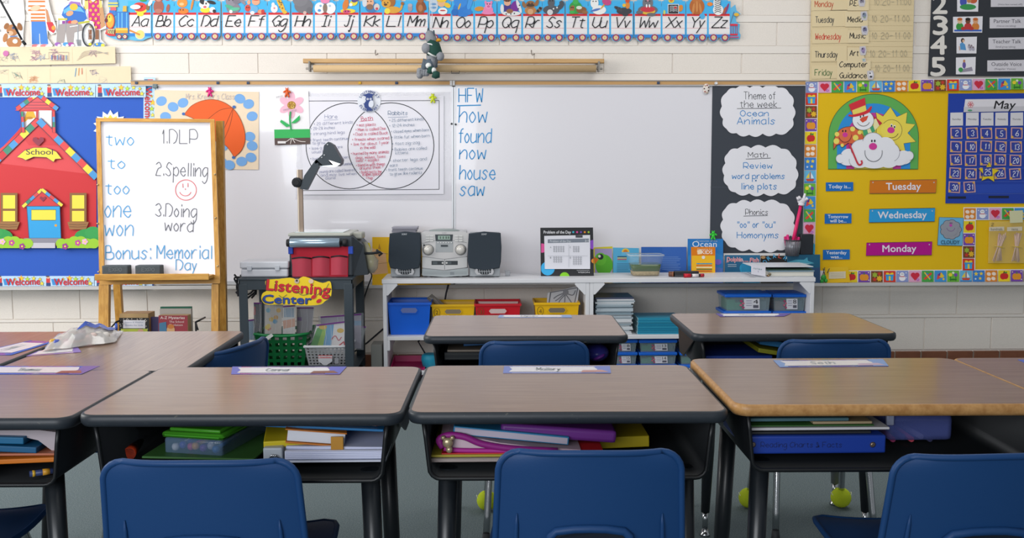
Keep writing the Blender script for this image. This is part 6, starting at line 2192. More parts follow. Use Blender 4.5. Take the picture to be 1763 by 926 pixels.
for u0, u1 in ((170, 187), (364, 376)):
    A, B = EW(u0, 489, .01), EW(u1, 489, .01)
    k = (A.z) / (1)
    mb = MB()
    dy = .13 * A.z
    mb.hexa([(A.x, A.y - dy, 0), (B.x, A.y - dy, 0), (B.x, A.y - dy + .03, 0), (A.x, A.y - dy + .03, 0), (A.x, A.y, A.z), (B.x, A.y, A.z), (B.x, A.y + .03, A.z), (A.x, A.y + .03, A.z)], WOOD)
    mb.build('front_leg', t)
for u0, u1, v, s in ((194, 206, 490, 1), (376, 388, 490, -1)):
    pt = W(176 if s > 0 else 371, 208, 4.96)
    pb0, pb1 = W(u0, 490, 5.13), W(u1, 490, 5.13)
    f = (pt.z) / (pt.z - pb0.z)
    gx = lambda p: pt.x + (p - pt.x) * f
    mb = MB()
    y0 = 4.95 + (5.13 - 4.95) * f
    w_ = pb1.x - pb0.x
    top = pt.x
    mb.hexa([(gx(pb0.x), y0, 0), (gx(pb0.x) + w_, y0, 0), (gx(pb0.x) + w_, y0 + .03, 0), (gx(pb0.x), y0 + .03, 0), (top, 4.96, pt.z), (top + w_, 4.96, pt.z), (top + w_, 4.99, pt.z), (top, 4.99, pt.z)], WOOD)
    mb.build('rear_leg', t)
a0, b0 = EW(178, 560).x, EW(370, 560).x
mb = MB()
mb.box(a0, b0, 4.80, 5.12, .10, .118, WOODX, .003)
mb.build('lower_shelf', t)
for u, v in ((168, 318), (168, 385), (169.5, 468), (370, 300), (371, 375), (374.5, 458)):
    mb = MB()
    mb.ball(EW(u, v, .014), .005, M('c8b48c', .3, metal=.6), 8)
    mb.build('bolt', t)
h = Art(lambda u, v, d: EW(u, v, .0015 + d))
bl, gk = '4a9fd6', '5a5c62'
for s, x, y, hh, w_ in (('two', 182, 250, 21, 49), ('to', 185, 290, 19, 31), ('too', 181, 334, 21, 42), ('one', 180, 374, 30, 46), ('won', 180, 406, 28, 50)):
    h.hand(s, x, y, hh, bl, 1.5, width=w_, slant=.03)
h.hand('Bonus:', 182, 446, 23, bl, 1.5, width=78)
h.hand('Memorial', 270, 445, 23, bl, 1.5, width=95, rot=.5)
h.hand('Day', 303, 465, 18, bl, 1.5, width=36)
h.build('handwriting', t, label='blue marker word list and bonus line')
h = Art(lambda u, v, d: EW(u, v, .0015 + d))
h.hand('1.DLP', 275, 247, 24, gk, 1.2, width=66)
h.hand('2.Spelling', 268, 302, 23, gk, 1.2, width=90, rot=1.5)
h.hand('3.Doing', 267, 372, 22, gk, 1.2, width=72, rot=2)
h.hand('word', 283, 397, 21, gk, 1.2, width=50, rot=3)
h.build('handwriting', t, label='thin grey numbered task list')
h = Art(lambda u, v, d: EW(u, v, .0015 + d))
h.arc(320, 327, 18, 17.5, 0, 360, 1.3, 'e06a68', 30)
h.arc(319, 328, 10, 9, 15, 165, 1.2, 'e06a68')
h.ln([(314.5, 316), (315, 323)], 1.3, 'e06a68')
h.ln([(323.5, 315), (323.5, 322)], 1.3, 'e06a68')
h.ln([(319, 324), (319, 327)], 1.2, 'e06a68')
h.build('face_drawing', t, label='red smiling face')
for u0, u1, lab in ((176, 221, 'dark grey felt eraser at the left end of the easel tray'), (233, 277, 'dark grey felt eraser right of the first on the easel tray')):
    e = thing('felt_eraser', lab, 'eraser', (EW((u0 + u1) / 2, 470, .05).x, TRY - .045, TRZ), group='erasers on the easel tray')
    A, B = W(u0, 468, TRY - .06).x, W(u1, 468, TRY - .06).x
    mb = MB()
    mb.box(A, B, TRY - .065, TRY - .012, TRZ, TRZ + .048, M('50565a', .9, bump=.5, bscale=200), .006)
    mb.build('felt', e)
    g = Art(lambda u, v, d: W(u, v, TRY - .066 - d))
    g.hand('EXPO', (u0 + u1) / 2, 467, 6, '6c7276', .9, width=22, align='c')
    g.build('imprint', e)

# rack of books under the easel
t = thing('book_rack', 'black wire book rack under the easel', 'rack', (EW(262, 560).x, 4.97, .118))
blk = M('1d1f23', .4)
P = lambda u, v, Y: W(u, v, Y)
mb = MB()
for u0, u1 in ((200, 187), (337, 341)):
    for Y in (4.89, 5.05):
        q = P(u0, 554.5, Y)
        mb.tube([(q.x, Y, .121), (q.x, Y, q.z)], .005, blk, 8)
    q = P(u0, 554.5, 4.89)
    mb.tube([(q.x, 4.89, q.z), (q.x, 5.05, q.z)], .005, blk, 8)
    q2 = P(u1, 568, 4.87)
    mb.tube([q, q2], .004, blk, 8)
xl, xr = P(200, 554, 4.89).x, P(337, 554, 4.89).x
for z in (.123, .2, .28):
    mb.tube([(xl, 4.89, z), (xr, 4.89, z)], .004, blk, 8)
    mb.tube([(xl, 5.05, z), (xr, 5.05, z)], .004, blk, 8)
for k in range(9):
    xx = xl + (xr - xl) * k / 8
    mb.tube([(xx, 4.89, .123), (xx, 5.05, .123)], .003, blk, 6)
mb.build('wire_frame', t)


def block(u0, u1, v, Y, d, col, lab, art, nm='book', side=None, zb=.13):
    a, b, z = W(u0, v, Y).x, W(u1, v, Y).x, W(u0, v, Y).z
    t = thing(nm, lab, 'book', ((a + b) / 2, Y, zb), group='books in the wire rack')
    mb = MB()
    mb.box(a, b, Y + .002, Y + d, zb, z, M(side or col, .6), .002)
    mb.build('pages', t)
    g = Art(lambda u, v2, dd: W(u, v2, Y - dd))
    p = W(u0, v, Y)
    vb = v + (z - zb) * 1700 / (Y * .995)
    g.slab([(u0, v), (u1, v), (u1, vb), (u0, vb)], M(col, .5), .002)
    if art:
        art(g)
    g.build('cover', t)
    return t


def a_speck(g):
    g.rect(205, 547, 257, 590, '2e2c2c')
    for k in range(70):
        g.ell(205 + random.uniform(1, 50), 547 + random.uniform(1, 40), .9, .8, 'd8d0c4', n=6)
        g.L -= 1
    g.L += 1
    g.rect(212, 551, 250, 565, 'e4e2ea')
    g.txt('Science & Weather', 231, 556, 2.6, '8a9cb4', width=32, align='c')
    g.txt('Books for kids', 231, 561, 2.6, '8a9cb4', width=30, align='c')
    g.rect(208, 566, 254, 592, 'b8c44a')
    g.ell(242, 570, 5, 4, 'd8a888')


def a_read(g):
    g.txt('A-Z Mysteries', 297, 549, 4.4, 'e8d8d4', width=42, align='c', bold=.02)
    g.txt('The School', 304, 555.5, 3.4, 'e4ccc8', width=25, align='c', bold=.01)
    g.txt('Skeleton', 303, 561, 3.4, 'e4ccc8', width=23, align='c', bold=.01)
    g.p([(274, 556), (286, 554), (288, 590), (274, 590)], '4a7a9c')
    g.ell(294, 568, 7, 8, 'd8a878')
    g.ell(294, 562, 6, 4, 'c87a3a')


block(276, 330, 528, 5.01, .012, '2f6a52', 'green folder standing at the back of the wire rack', None, 'folder')
block(275, 329, 532, 4.98, .02, 'b8b2aa', 'pale grey book standing behind the red paperback', None)
block(257, 280, 546, 4.97, .02, '4a4470', 'purple paperback between the tan box of books and the red paperback', None)
block(206, 255, 540, 4.935, .1, 'b89a6c', 'speckled-border book at the left of the wire rack', a_speck, side='b08c5c')
block(273, 323, 543, 4.91, .05, '9c3a44', 'red paperback reading A-Z Mysteries in the wire rack', a_read, side='b89a70')

# ---------------------------------------------------------------- black cart
YA, YBk = 4.95, 5.42
CB = M('2f3a42', .45, bump=.05, bscale=80)
t = thing('media_cart', 'dark grey steel media cart carrying the overhead projector', 'cart', (W(508, 560, YA).x, (YA + YBk) / 2, 0))
zc = W(500, 479, YA).z
xl, xr = W(411, 500, YA).x, W(607, 500, YA).x
wl_, wr_ = W(425, 500, YA).x - xl, xr - W(592, 500, YA).x
mb = MB()
mb.box(xl - .004, xr + .004, YA - .004, YBk, zc - .01, zc, CB, .003)
mb.box(xl, xr, YA, YA + .008, zc - .058, zc - .005, CB, .002)
mb.box(xl, xr, YBk - .008, YBk, zc - .058, zc - .005, CB, .002)
mb.box(xl, xl + .008, YA, YBk, zc - .058, zc - .005, CB, .002)
mb.box(xr - .008, xr, YA, YBk, zc - .058, zc - .005, CB, .002)
mb.build('top_shelf', t)
for x0 in (xl, xr - wr_):
    for y0 in (YA, YBk - .04):
        mb = MB()
        mb.box(x0, x0 + wr_, y0 - .001, y0 + .006, .06, zc - .058 + .03, CB, .002)
        mb.box(x0 if x0 == xl else x0 + wr_ - .006, x0 + .006 if x0 == xl else x0 + wr_, y0, y0 + .04, .06, zc - .03, CB, .002)
        mb.build('leg', t)
ZCS = .12
mb = MB()
mb.box(xl, xr, YA, YBk, ZCS - .012, ZCS, CB, .002)
mb.box(xl, xr, YA, YA + .006, ZCS - .012, ZCS + .03, CB, .002)
mb.build('lower_shelf', t)
for x0 in (xl + .02, xr - .02):
    for y0 in (YA + .03, YBk - .03):
        mb = MB()
        mb.lathe([(.03, -.011), (.034, -.006), (.034, .006), (.03, .011)], (x0, y0, .034), '1c1d20', 16, 'x')
        mb.box(x0 - .016, x0 + .016, y0 - .01, y0 + .01, .04, .108, '6c7074', .002)
        mb.build('caster', t)

# sign on the cart
a = Art(YA - .012)
ol = catmull([(459, 482), (480, 480), (500, 478), (512, 481), (522, 476), (534, 479), (540, 482), (556, 487), (568, 484), (571, 497), (569, 512), (560, 518), (552, 524), (530, 526), (508, 525), (480, 524), (458, 524), (450, 515), (452, 505), (459, 500), (457, 490)], 3, True)
a.slab(ol, M('f2cf1c', .5), .002)
a.txt('Listening', 513, 504, 18, '3a3030', width=111, align='c', rot=5, bold=.06)
a.txt('Listening', 513, 503.5, 18, 'cf2430', width=109, align='c', rot=5, bold=.035)
a.txt('Center', 494, 522.5, 14, '2b2a3c', width=84, align='c', rot=1, bold=.06)
a.txt('Center', 494, 522, 14, '2a4a9c', width=82, align='c', rot=1, bold=.035)
for q in ([(510, 500), (520, 508), (535, 505)], [(538, 512), (550, 505), (560, 498), (566, 488)], [(480, 508), (486, 512), (494, 507)]):
    a.ln(catmull(q, 4), .9, '3f6a44')
for x, y in ((540, 511), (549, 518)):
    a.ell(x, y, 5, 3.2, 'c82838', -30)
a.ell(535.5, 484, 4.4, 4, 'e4c4a8'); a.ell(511, 484, 4.2, 4, 'c8b4a4'); a.ell(511, 483, 2, 2, '3c3434')
a.build('listening_sign', label='red and blue Listening Center sign hung on the cart front', cat='sign')

# cords
mb = MB()
rs = random.Random(2)
for k in range(7):
    pts = [W(404 + rs.uniform(-2, 34), 472 + rs.uniform(0, 8), 5.05 + .03 * k)]
    for j in range(4):
        pts.append(W(404 + rs.uniform(-1, 40) * (1 if k > 2 else .25), 482 + j * 9 + rs.uniform(-5, 5), 5.05 + .03 * k))
    mb.tube(catmull([tuple(p) for p in pts], 5), .005, '1f2226', 6)
mb.build('coiled_cord', label='tangle of black cords at the left side of the cart', cat='cord')
mb = MB()
mb.tube(catmull([tuple(W(u, v, Y)) for u, v, Y in ((636, 466, 5.3), (640, 475, 5.45), (634, 492, 5.5), (628, 510, 5.52), (622, 535, 5.5), (608, 540, 5.45))], 6), .004, '1f2226', 6)
mb.build('cord', label='black cord hanging at the right side of the cart', cat='cord')

# plastic case on the cart
t = thing('plastic_case', 'clear white plastic case on the left of the cart top', 'case', (W(455, 470, 5.0).x, 5.08, zc))
a0, b0 = W(413, 470, 5.0).x, W(497, 470, 5.0).x
z2 = W(455, 450, 5.0).z
for nm, zA, zB, g in (('base', zc + .001, zc + (z2 - zc) * .52, 0), ('lid', zc + (z2 - zc) * .55, z2, .004)):
    mb = MB()
    mb.box(a0 + .004 - g, b0 - .004 + g, 5.0 - g, 5.16 + g, zA, zB, M('d9dbe2', .25, alpha=.92), .008)
    mb.build(nm, t)
mb = MB()
mb.box(a0 + .01, b0 - .01, 5.01, 5.15, zc + (z2 - zc) * .5, zc + (z2 - zc) * .57, 'b4b8c2')
mb.build('seam', t)
for u in (430, 478):
    mb = MB()
    mb.box(W(u, 470, 5).x - .012, W(u, 470, 5).x + .012, 4.99, 5.0, zc + .035, zc + .06, 'c4c8d0', .002)
    mb.build('latch', t)

# overhead projector
t = thing('overhead_projector', 'grey overhead projector with a tall post and angled head on the cart', 'projector', (W(550, 470, 5.05).x, 5.2, zc))
x = lambda u, v=440, Y=5.03: W(u, v, Y).x
z = lambda v, Y=5.03: W(550, v, Y).z
PG = M('3a4148', .5)
mb = MB()
zt = z(407)
mb.box(x(498), x(607), 5.03, 5.36, zc + .001, zt, PG, .008)
mb.hexa([(x(607), 5.05, zc + .001), (x(630), 5.1, zc + .001), (x(630), 5.34, zc + .001), (x(607), 5.34, zc + .001), (x(607), 5.05, zt - .005), (x(622), 5.12, z(425)), (x(622), 5.32, z(425)), (x(607), 5.34, zt - .005)], PG)
mb.build('body', t)
mb = MB()
mb.box(x(496), x(604), 5.035, 5.35, zt, z(401.5), M('b9bab0', .4), .006)
mb.build('stage_frame', t)
mb = MB()
mb.box(x(505), x(590), 5.07, 5.32, z(401.5), z(401.5) + .004, M('c8d4d4', .1, coat=.5), .001)
mb.build('glass_stage', t)
mb = MB()
mb.box(x(600, 405, 5.15), x(625, 405, 5.15), 5.12, 5.24, zt - .02, z(400, 5.15), M('a8a89e', .4), .008)
mb.build('corner_block', t)
mb = MB()
q = W(0, 418, 5.0).z
mb.lathe([(.022, x(502)), (.024, x(502) + .003), (.024, x(586)), (.022, x(587))], (0, 5.0, z(418, 5.0)), M('9fb4c4', .2, metal=.55), 20, 'x')
mb.lathe([(.01, x(496)), (.01, x(590))], (0, 5.0, z(418, 5.0)), '1d1f22', 12, 'x')
mb.build('film_roll', t)
for u in (497, 594):
    mb = MB()
    mb.lathe([(.018, -.01), (.02, -.006), (.02, .006), (.018, .01)], (x(u, 418, 5.0), 5.0, z(418, 5.0)), '1c1e21', 14, 'x')
    mb.box(x(u, 418, 5) - .006, x(u, 418, 5) + .006, 5.0, 5.04, z(418, 5.0) - .015, z(418, 5.0) + .015, '1c1e21', .002)
    mb.build('roll_knob', t)
YPo = 5.2
mb = MB()
p0, p1 = W(519, 402, YPo), W(518, 292, YPo)
mb.box(p0.x - .013, p0.x + .013, YPo - .008, YPo + .008, p0.z - .02, p1.z, M('8d7b6c', .4, metal=.4), .002)
mb.box(p0.x - .015, p0.x - .007, YPo - .010, YPo + .010, p0.z - .02, p1.z, M('c8b8a4', .35, metal=.5), .002)
mb.build('post', t)
H = lambda u, v, d=0: W(u, v, YPo - .03 + d)
HG = M('3b444c', .5)
mb = MB()
mb.extr([H(516, 325), H(528, 327), H(549, 286), H(557, 286), H(544, 274), H(524, 302)], (0, .05, 0), HG)
mb.build('arm', t)
mb = MB()
mb.extr([H(542, 278), H(546, 274), H(555, 266), H(558, 250), H(565, 244), H(573, 249), H(588, 275), H(587, 282), H(582, 286), H(566, 277), H(572, 286), H(556, 287), H(549, 286), H(543, 282)], (0, .09, 0), HG)
mb.build('head', t)
mb = MB()
mb.poly([H(566, 275.5, -.002), H(586, 282, -.002), H(580, 286, -.002), H(574, 284, -.002)], M('d8d0cc', .1, metal=.4))
mb.poly([H(549, 286, -.002), H(574, 288, -.002), H(582, 286, -.002), H(572, 284, -.002)], M('b8c0c4', .1, metal=.2))
mb.build('mirror', t)
mb = MB()
k0 = H(511, 314, .0)
mb.lathe([(.018, -.01)] + [(.026, -.006), (.026, .012), (.02, .016)], k0, '24282d', 12, 'y')
mb.lathe([(.014, -.014), (.016, -.010)], k0, '15181b', 12, 'y')
mb.box(k0.x, k0.x + .06, k0.y + .01, k0.y + .04, k0.z - .02, k0.z + .015, '2b3036', .004)
mb.build('focus_knob', t)
for u, v in ((558.5, 267), (554, 271), (564, 249)):
    mb = MB()
    mb.ball(H(u, v, -.002), .004, 'c8ccd0', 8)
    mb.build('screw', t)
# red organiser
t = thing('pocket_organizer', 'red pocket organizer with clear pockets hung on the projector', 'organizer', W(551, 478, 5.0))
a = Art(5.02)
a.slab([(500, 426), (600, 424), (599, 477), (505, 477)], M('c01c34', .7, bump=.3, bscale=30), .004)
a.build('red_backing', t)
for u0, u1 in ((503, 536), (538, 567), (570, 598)):
    mb = MB()
    n = 6
    rings = []
    for v in (445, 460, 476):
        rings.append([W(u0 + (u1 - u0) * i / n, v - 2 * math.sin(i / n * math.pi) * (v < 450) - (u0 - 503) * .04, 5.014 - .022 * math.sin(i / n * math.pi)) for i in range(n + 1)])
    mb.rings(rings, M('d45a6c', .15, alpha=.6), closed=False)
    mb.build('clear_pocket', t)
    mb = MB()
    mb.tube([W(u0 + (u1 - u0) * i / n, 445 - 2 * math.sin(i / n * math.pi) - (u0 - 503) * .04, 5.013 - .022 * math.sin(i / n * math.pi)) for i in range(n + 1)], .004, '2a2026', 6)
    mb.build('pocket_trim', t)
mb = MB()
for u in (501, 604):
    mb.box(W(u, 425, 5.02).x - .012, W(u, 425, 5.02).x + .012, 5.005, 5.025, W(u, 437, 5.02).z, W(u, 424, 5.02).z, '2448b0', .003)
mb.build('blue_strap', t)
# bag at the right of the projector
t = thing('hanging_bag', 'clear bag of yellow papers hanging at the right of the projector', 'bag', W(638, 470, 5.15))
mb = MB()
rings = []
for v, u0, u1, dd in ((416, 622, 632, .01), (432, 626, 640, .03), (448, 627, 652, .05), (462, 630, 650, .05), (470, 633, 644, .02)):
    rings.append([W((u0 + u1) / 2 + (u1 - u0) / 2 * math.cos(i * .7854), v, 5.18 - dd * math.sin(i * .7854)) for i in range(8)])
mb.rings(rings, M('b8b4a4', .2, alpha=.6))
mb.build('clear_bag', t)
mb = MB()
mb.extr([W(622, 420, 5.2), W(636, 418, 5.2), (W(640, 434, 5.2)), W(644, 440, 5.2), W(642, 458, 5.2), W(632, 464, 5.2), W(628, 440, 5.2)], (0, .01, 0), M('d8c81c', .6))
mb.build('yellow_papers', t)
mb = MB()
mb.tube([W(626, 436, 5.12), W(640, 436, 5.11), W(655, 434, 5.13)], .007, '25282c', 8)
mb.tube([W(648, 430, 5.12), W(658, 437, 5.13), (W(652, 440, 5.13))], .006, '25282c', 8)
mb.build('hanger', t)

# baskets on the cart's lower shelf
def basket(u0, u1, vt, Y, d, col, lab, nm, rows, cols_, tall, hole):
    a, b, zt = W(u0, vt, Y).x, W(u1, vt, Y).x, W(u0, vt, Y).z
    t = thing(nm, lab, 'basket', ((a + b) / 2, Y + d / 2, ZCS))
    i = .02
    mb = MB()
    zb = ZCS + .002
    m = M(col, .4)

    def panel(p00, p10, p01, p11):     # a wall with real holes
        nx, ny = cols_ * 2 + 1, rows * 2 + 1
        L = lambda s, r: Vector(p00).lerp(Vector(p10), s).lerp(Vector(p01).lerp(Vector(p11), s), r)
        V = [[mb.bm.verts.new(L(x_ / nx, y_ / ny)) for x_ in range(nx + 1)] for y_ in range(ny + 1)]
        for y_ in range(ny):
            for x_ in range(nx):
                if x_ % 2 and y_ % 2:
                    continue
                mb.face([V[y_][x_], V[y_][x_ + 1], V[y_ + 1][x_ + 1], V[y_ + 1][x_]], m)
    B = [(a + i, Y + i, zb), (b - i, Y + i, zb), (b - i, Y + d - i, zb), (a + i, Y + d - i, zb)]
    T = [(a, Y, zt), (b, Y, zt), (b, Y + d, zt), (a, Y + d, zt)]
    for q in range(4):
        r = (q + 1) % 4
        panel(B[q], B[r], T[q], T[r])
    mb.poly(B, m)
    bmesh.ops.solidify(mb.bm, geom=mb.bm.faces, thickness=.003)
    mb.build('basket_wall', t)
    mb = MB()
    rim = [Vector(p) for p in T]
    pts = []
    for q in range(4):
        p, s = rim[q], rim[(q + 1) % 4]
        for k in range(6):
            v = p.lerp(s, k / 6)
            if q in (1, 3) or tall:
                v = v - Vector((0, 0, .012 * math.sin(k / 6 * math.pi) * (1 if tall else 0)))
            pts.append(v)
    mb.tube(pts, .007, m, 8, closed=True)
    mb.build('rim', t)
    return t, a, b, zt


tg, ga, gb, gz = basket(438, 528, 575, 5.0, .26, '0c7a40', 'green plastic basket of bagged books on the cart', 'green_basket', 5, 6, True, 1)
tw, wa, wb_, wz_ = basket(524, 602, 597, 4.992, .26, 'c6c8cc', 'white plastic basket with a puzzle bag on the cart', 'white_basket', 7, 11, False, 1)
a = Art(4.988)
a.slab([(548, 612), (572, 612), (572, 622), (560, 630), (548, 622)], 'b8babf', .001)
a.ln([(548, 612), (572, 612), (572, 616), (548, 616)], 1, 'c03c40', closed=True)
a.txt('Sterilite', 560, 616.3, 3, 'c03c40', width=18, align='c')
a.rect(576, 616, 583, 626, '8c8e94')
a.build('sticker', tw)


def bag(pts, Y, col, lab, art=None, th=.02, al=.14):
    t = thing('book_bag', lab, 'bag', W(sum(p[0] for p in pts) / len(pts), max(p[1] for p in pts), Y), group='bagged books in the cart baskets')
    a = Art(Y)
    a.slab(pts, M(col, .5), th * .6)
    if art:
        art(a)
    a.build('contents', t)
    a = Art(Y - .006)
    cx, cy = sum(p[0] for p in pts) / len(pts), sum(p[1] for p in pts) / len(pts)
    a.slab([(cx + (p[0] - cx) * 1.12, cy + (p[1] - cy) * 1.08) for p in pts], M('c8ccd4', .08, alpha=al), .001)
    for k in range(2):
        a.ln([(cx - 7 + 11 * k, pts[0][1]), (cx - 4 + 9 * k, cy), (cx - 7 + 10 * k, cy + 20)], .6, M('eef0f4', .1, alpha=.6))
    a.build('plastic_bag', t)
    a = Art(Y - .007)
    a.ln([pts[0], pts[1]], 2.4, M('7a3a8c', .3))
    a.build('zip_strip', t)


bag([(437, 522), (450, 522), (450, 582), (438, 582)], 5.1, '3a3c44', 'bag with a black and red book at left in the green basket', lambda a: [a.rect(437, 528, 440, 542, 'c03a34')])
bag([(456, 524), (486, 520), (484, 585), (456, 585)], 5.07, 'd8cfc4', 'bag with yellow printed cards in the green basket', lambda a: [a.ell(466 + random.uniform(-8, 14), 552 + random.uniform(-18, 18), 4, 4, c) for c in ('e8c02c', 'e0a82c', '4a9ac0', 'd86a3a', 'e8c83c', '7ab8d0', 'ecd04c', 'e8b82c')])
bag([(487, 528), (508, 526), (508, 585), (487, 585)], 5.05, 'e0dcd8', 'bag with a white and orange book in the green basket', lambda a: [a.p([(487, 552), (508, 548), (508, 562), (488, 566)], 'e0a888'), a.rect(489, 530, 506, 546, '9ab0c4')])
bag([(511, 530), (540, 530), (536, 580), (511, 585)], 5.12, 'b0aab0', 'bag with grey papers at right in the green basket', lambda a: [a.rect(512, 546, 520, 552, '8a5a9c')])
bag([(424, 552), (439, 550), (440, 585), (425, 585)], 5.14, '8cb0cc', 'pale blue bag slumped at the far left of the green basket', None)


def a_puz(a):
    a.p([(534, 596), (546, 565), (558, 560), (552, 597)], '5aa84a')
    a.p([(552, 597), (562, 560), (575, 558), (570, 597)], '6aa8d4')
    a.p([(546, 596), (556, 566), (562, 566), (556, 597)], '9cc84c')
    a.ell(556, 563, 7, 4, 'e0b83c')
    a.ell(586, 569, 6, 4, 'e0b83c')
    a.ln(catmull([(570, 585), (577, 578), (583, 586), (588, 580)], 4), 1.6, 'c85a6c')
    a.ln([(582, 596), (592, 588), (594, 597)], 2, 'c03038')


bag([(545, 560), (594, 554), (592, 606), (532, 606)], 5.06, 'e6e2e2', 'bag with a colourful picture puzzle in the white basket', a_puz, al=.1)
bag([(552, 546), (622, 541), (622, 600), (556, 600)], 5.17, 'b8b0c0', 'purple-zipped bag at the back of the white basket', lambda a: [a.rect(600, 552, 622, 560, '8ab8dc')], al=.2)
bag([(606, 562), (630, 563), (622, 592), (604, 600)], 5.22, 'a8b0a8', 'loose clear bag at the right of the white basket', lambda a: [a.p([(608, 564), (616, 563), (612, 598), (606, 598)], 'b0c060')], al=.2)
a = Art(4.978)
a.p([(450, 585), (467, 574), (471, 578), (455, 590)], M('c8ccc8', .4))
a = Art(4.97)
a.slab([(450, 585), (467, 574), (471, 578), (455, 590)], M('c4c8c4', .5), .001)
a.build('hang_tag', label='grey paper tag on the front of the green basket', cat='tag')
# grey boxes on the floor right of the cart
mb = MB()
a0 = W(639, 630, 5.3)
mb.box(a0.x, a0.x + .06, 5.3, 5.42, 0, W(640, 593, 5.3).z, M('a6a6a0', .7), .004)
mb.build('grey_carton', label='grey carton standing between the cart and the shelf', cat='box')
# ---------------------------------------------------------------- desks
LAM = grain_mat('wood_laminate', [(.25, '6c5445'), (.45, '866853'), (.6, '92755f'), (.8, 'a2866d')], (2.2, 60, 60), .3, noise=2.4, bump=.012, coat=.28, spec=.5)
EDGE = grain_mat('edge_rubber', [(.0, '20262c'), (.66, '2a3037'), (.71, '6f6a5c'), (.8, '8a8270')], (30, 45, 70), .45, noise=1.6, bump=.05)
EDGEW = grain_mat('edge_wood', [(.3, '9c6e3c'), (.7, 'c0935c')], (20, 20, 20), .4)
BLK = M('0e1114', .42, spec=.4)
LEGK = M('1a1f24', .35, spec=.5)
CHR = M('c4c6c8', .15, metal=1.0)


def rr(w, d, r, ins, z, n=6):
    w, d, r = w / 2 - ins, d / 2 - ins, max(r - ins, .004)
    out = []
    for cx, cy, a0 in ((w - r, d - r, 0), (-w + r, d - r, 90), (-w + r, -d + r, 180), (w - r, -d + r, 270)):
        for i in range(n + 1):
            a = R_(a0 + 90 * i / n)
            out.append((cx + r * math.cos(a), cy + r * math.sin(a), z))
    return out


def desk(x0, x1, yf, d, h, lab, rot=-1.0, edge=EDGE, cx=None, cy=None, legs=True, grey_rear=False):
    w = x1 - x0
    t = thing('student_desk', lab, 'desk', (cx if cx is not None else (x0 + x1) / 2, cy if cy is not None else yf + d / 2, 0), 0, 'student desks')
    loc = t.location.copy()
    t.location = (0, 0, 0)
    th = .024
    mb = MB()
    mb.rings([rr(w, d, .035, .012, h - th), rr(w, d, .035, .0075, h - .0005), rr(w, d, .035, .0075, h)], LAM, smooth=False)
    mb.build('desktop', t)
    mb = MB()
    prof = [(.0078, h - .0002), (.004, h - .0005), (.001, h - .004), (0, h - .011), (.001, h - .018), (.005, h - .0235), (.0125, h - th)]
    vr = [[mb.bm.verts.new(p) for p in rr(w, d, .035, i, z)] for i, z in prof]
    n = len(vr[0])
    for a, b in zip(vr, vr[1:]):
        for i in range(n):
            mb.face([a[i], a[(i + 1) % n], b[(i + 1) % n], b[i]], edge, True)
    mb.build('edge_band', t)
    # open-fronted book box
    bw, bt, bh = w / 2 - .032, h - th, .112
    y0, y1 = -d / 2 + .02, d / 2 - .03
    out = [(-bw, bt)] + [(-bw + .004, bt - .03), (-bw + .010, bt - bh + .025)] + [(-bw + .032 - .022 * math.cos(R_(a)), bt - bh + .022 - .022 * math.sin(R_(a))) for a in (20, 45, 70, 90)]
    out = out + [(-x, z) for x, z in out[::-1]]
    inn = [(x * .993 if abs(x) > .05 else x, z + (.003 if z < bt - .09 else 0)) for x, z in out]
    mb = MB()
    A = [mb.bm.verts.new((x, y0, z)) for x, z in out]
    B = [mb.bm.verts.new((x, y1, z)) for x, z in out]
    A2 = [mb.bm.verts.new((x, y0, z)) for x, z in inn]
    B2 = [mb.bm.verts.new((x, y1, z)) for x, z in inn]
    for i in range(len(out) - 1):
        mb.face([A[i], A[i + 1], B[i + 1], B[i]], BLK, True)
        mb.face([A2[i], B2[i], B2[i + 1], A2[i + 1]], BLK, True)
        mb.face([A[i], A2[i], A2[i + 1], A[i + 1]], BLK)
    mb.face(B, BLK)
    mb.face(B2[::-1], BLK)
    mb.tube([(x, y0, z) for x, z in out], .0045, BLK, 8)
    mb.build('book_box', t)
    k = 0
    for sx in (-1, 1):
        for sy, yy, fy in ((0, y0 + .065, y0 + .05), (1, y1 - .09, y1 - .06)):
            lx, fx = sx * (w / 2 - .075), sx * (w / 2 - .06)
            m = M('6c7278', .4) if (grey_rear and sy) else LEGK
            lg = MB()
            lg.tube([(lx, yy, bt - bh + .004), (lx + (fx - lx) * .5, (yy + fy) / 2, (bt - bh) * .52), (fx, fy, .075)], [.0195, .0185, .013], m, 14)
            lo = lg.build('leg', t)
            gl = MB()
            gl.tube([(fx, fy, .08), (fx, fy, .02)], .0085, CHR, 10)
            gl.lathe([(.0085, .022), (.011, .012), (.016, .006), (.016, .001)], (fx, fy, 0), CHR, 14)
            gl.build('glide', lo)
    for sx in (-1, 1):
        mb = MB()
        xx = sx * (bw + .001)
        mb.hexa([(xx - .002, y1 - .10, bt - bh + .014), (xx + .002, y1 - .10, bt - bh + .014), (xx + .002, y1 - .03, bt - bh + .014), (xx - .002, y1 - .03, bt - bh + .014), (xx - .002, y0 + .10, bt - .01), (xx + .002, y0 + .10, bt - .01), (xx + .002, y1, bt - .01), (xx - .002, y1, bt - .01)], BLK)
        mb.build('side_bracket', t)
    t.location = loc
    t.rotation_euler = (0, 0, R_(rot))
    return t


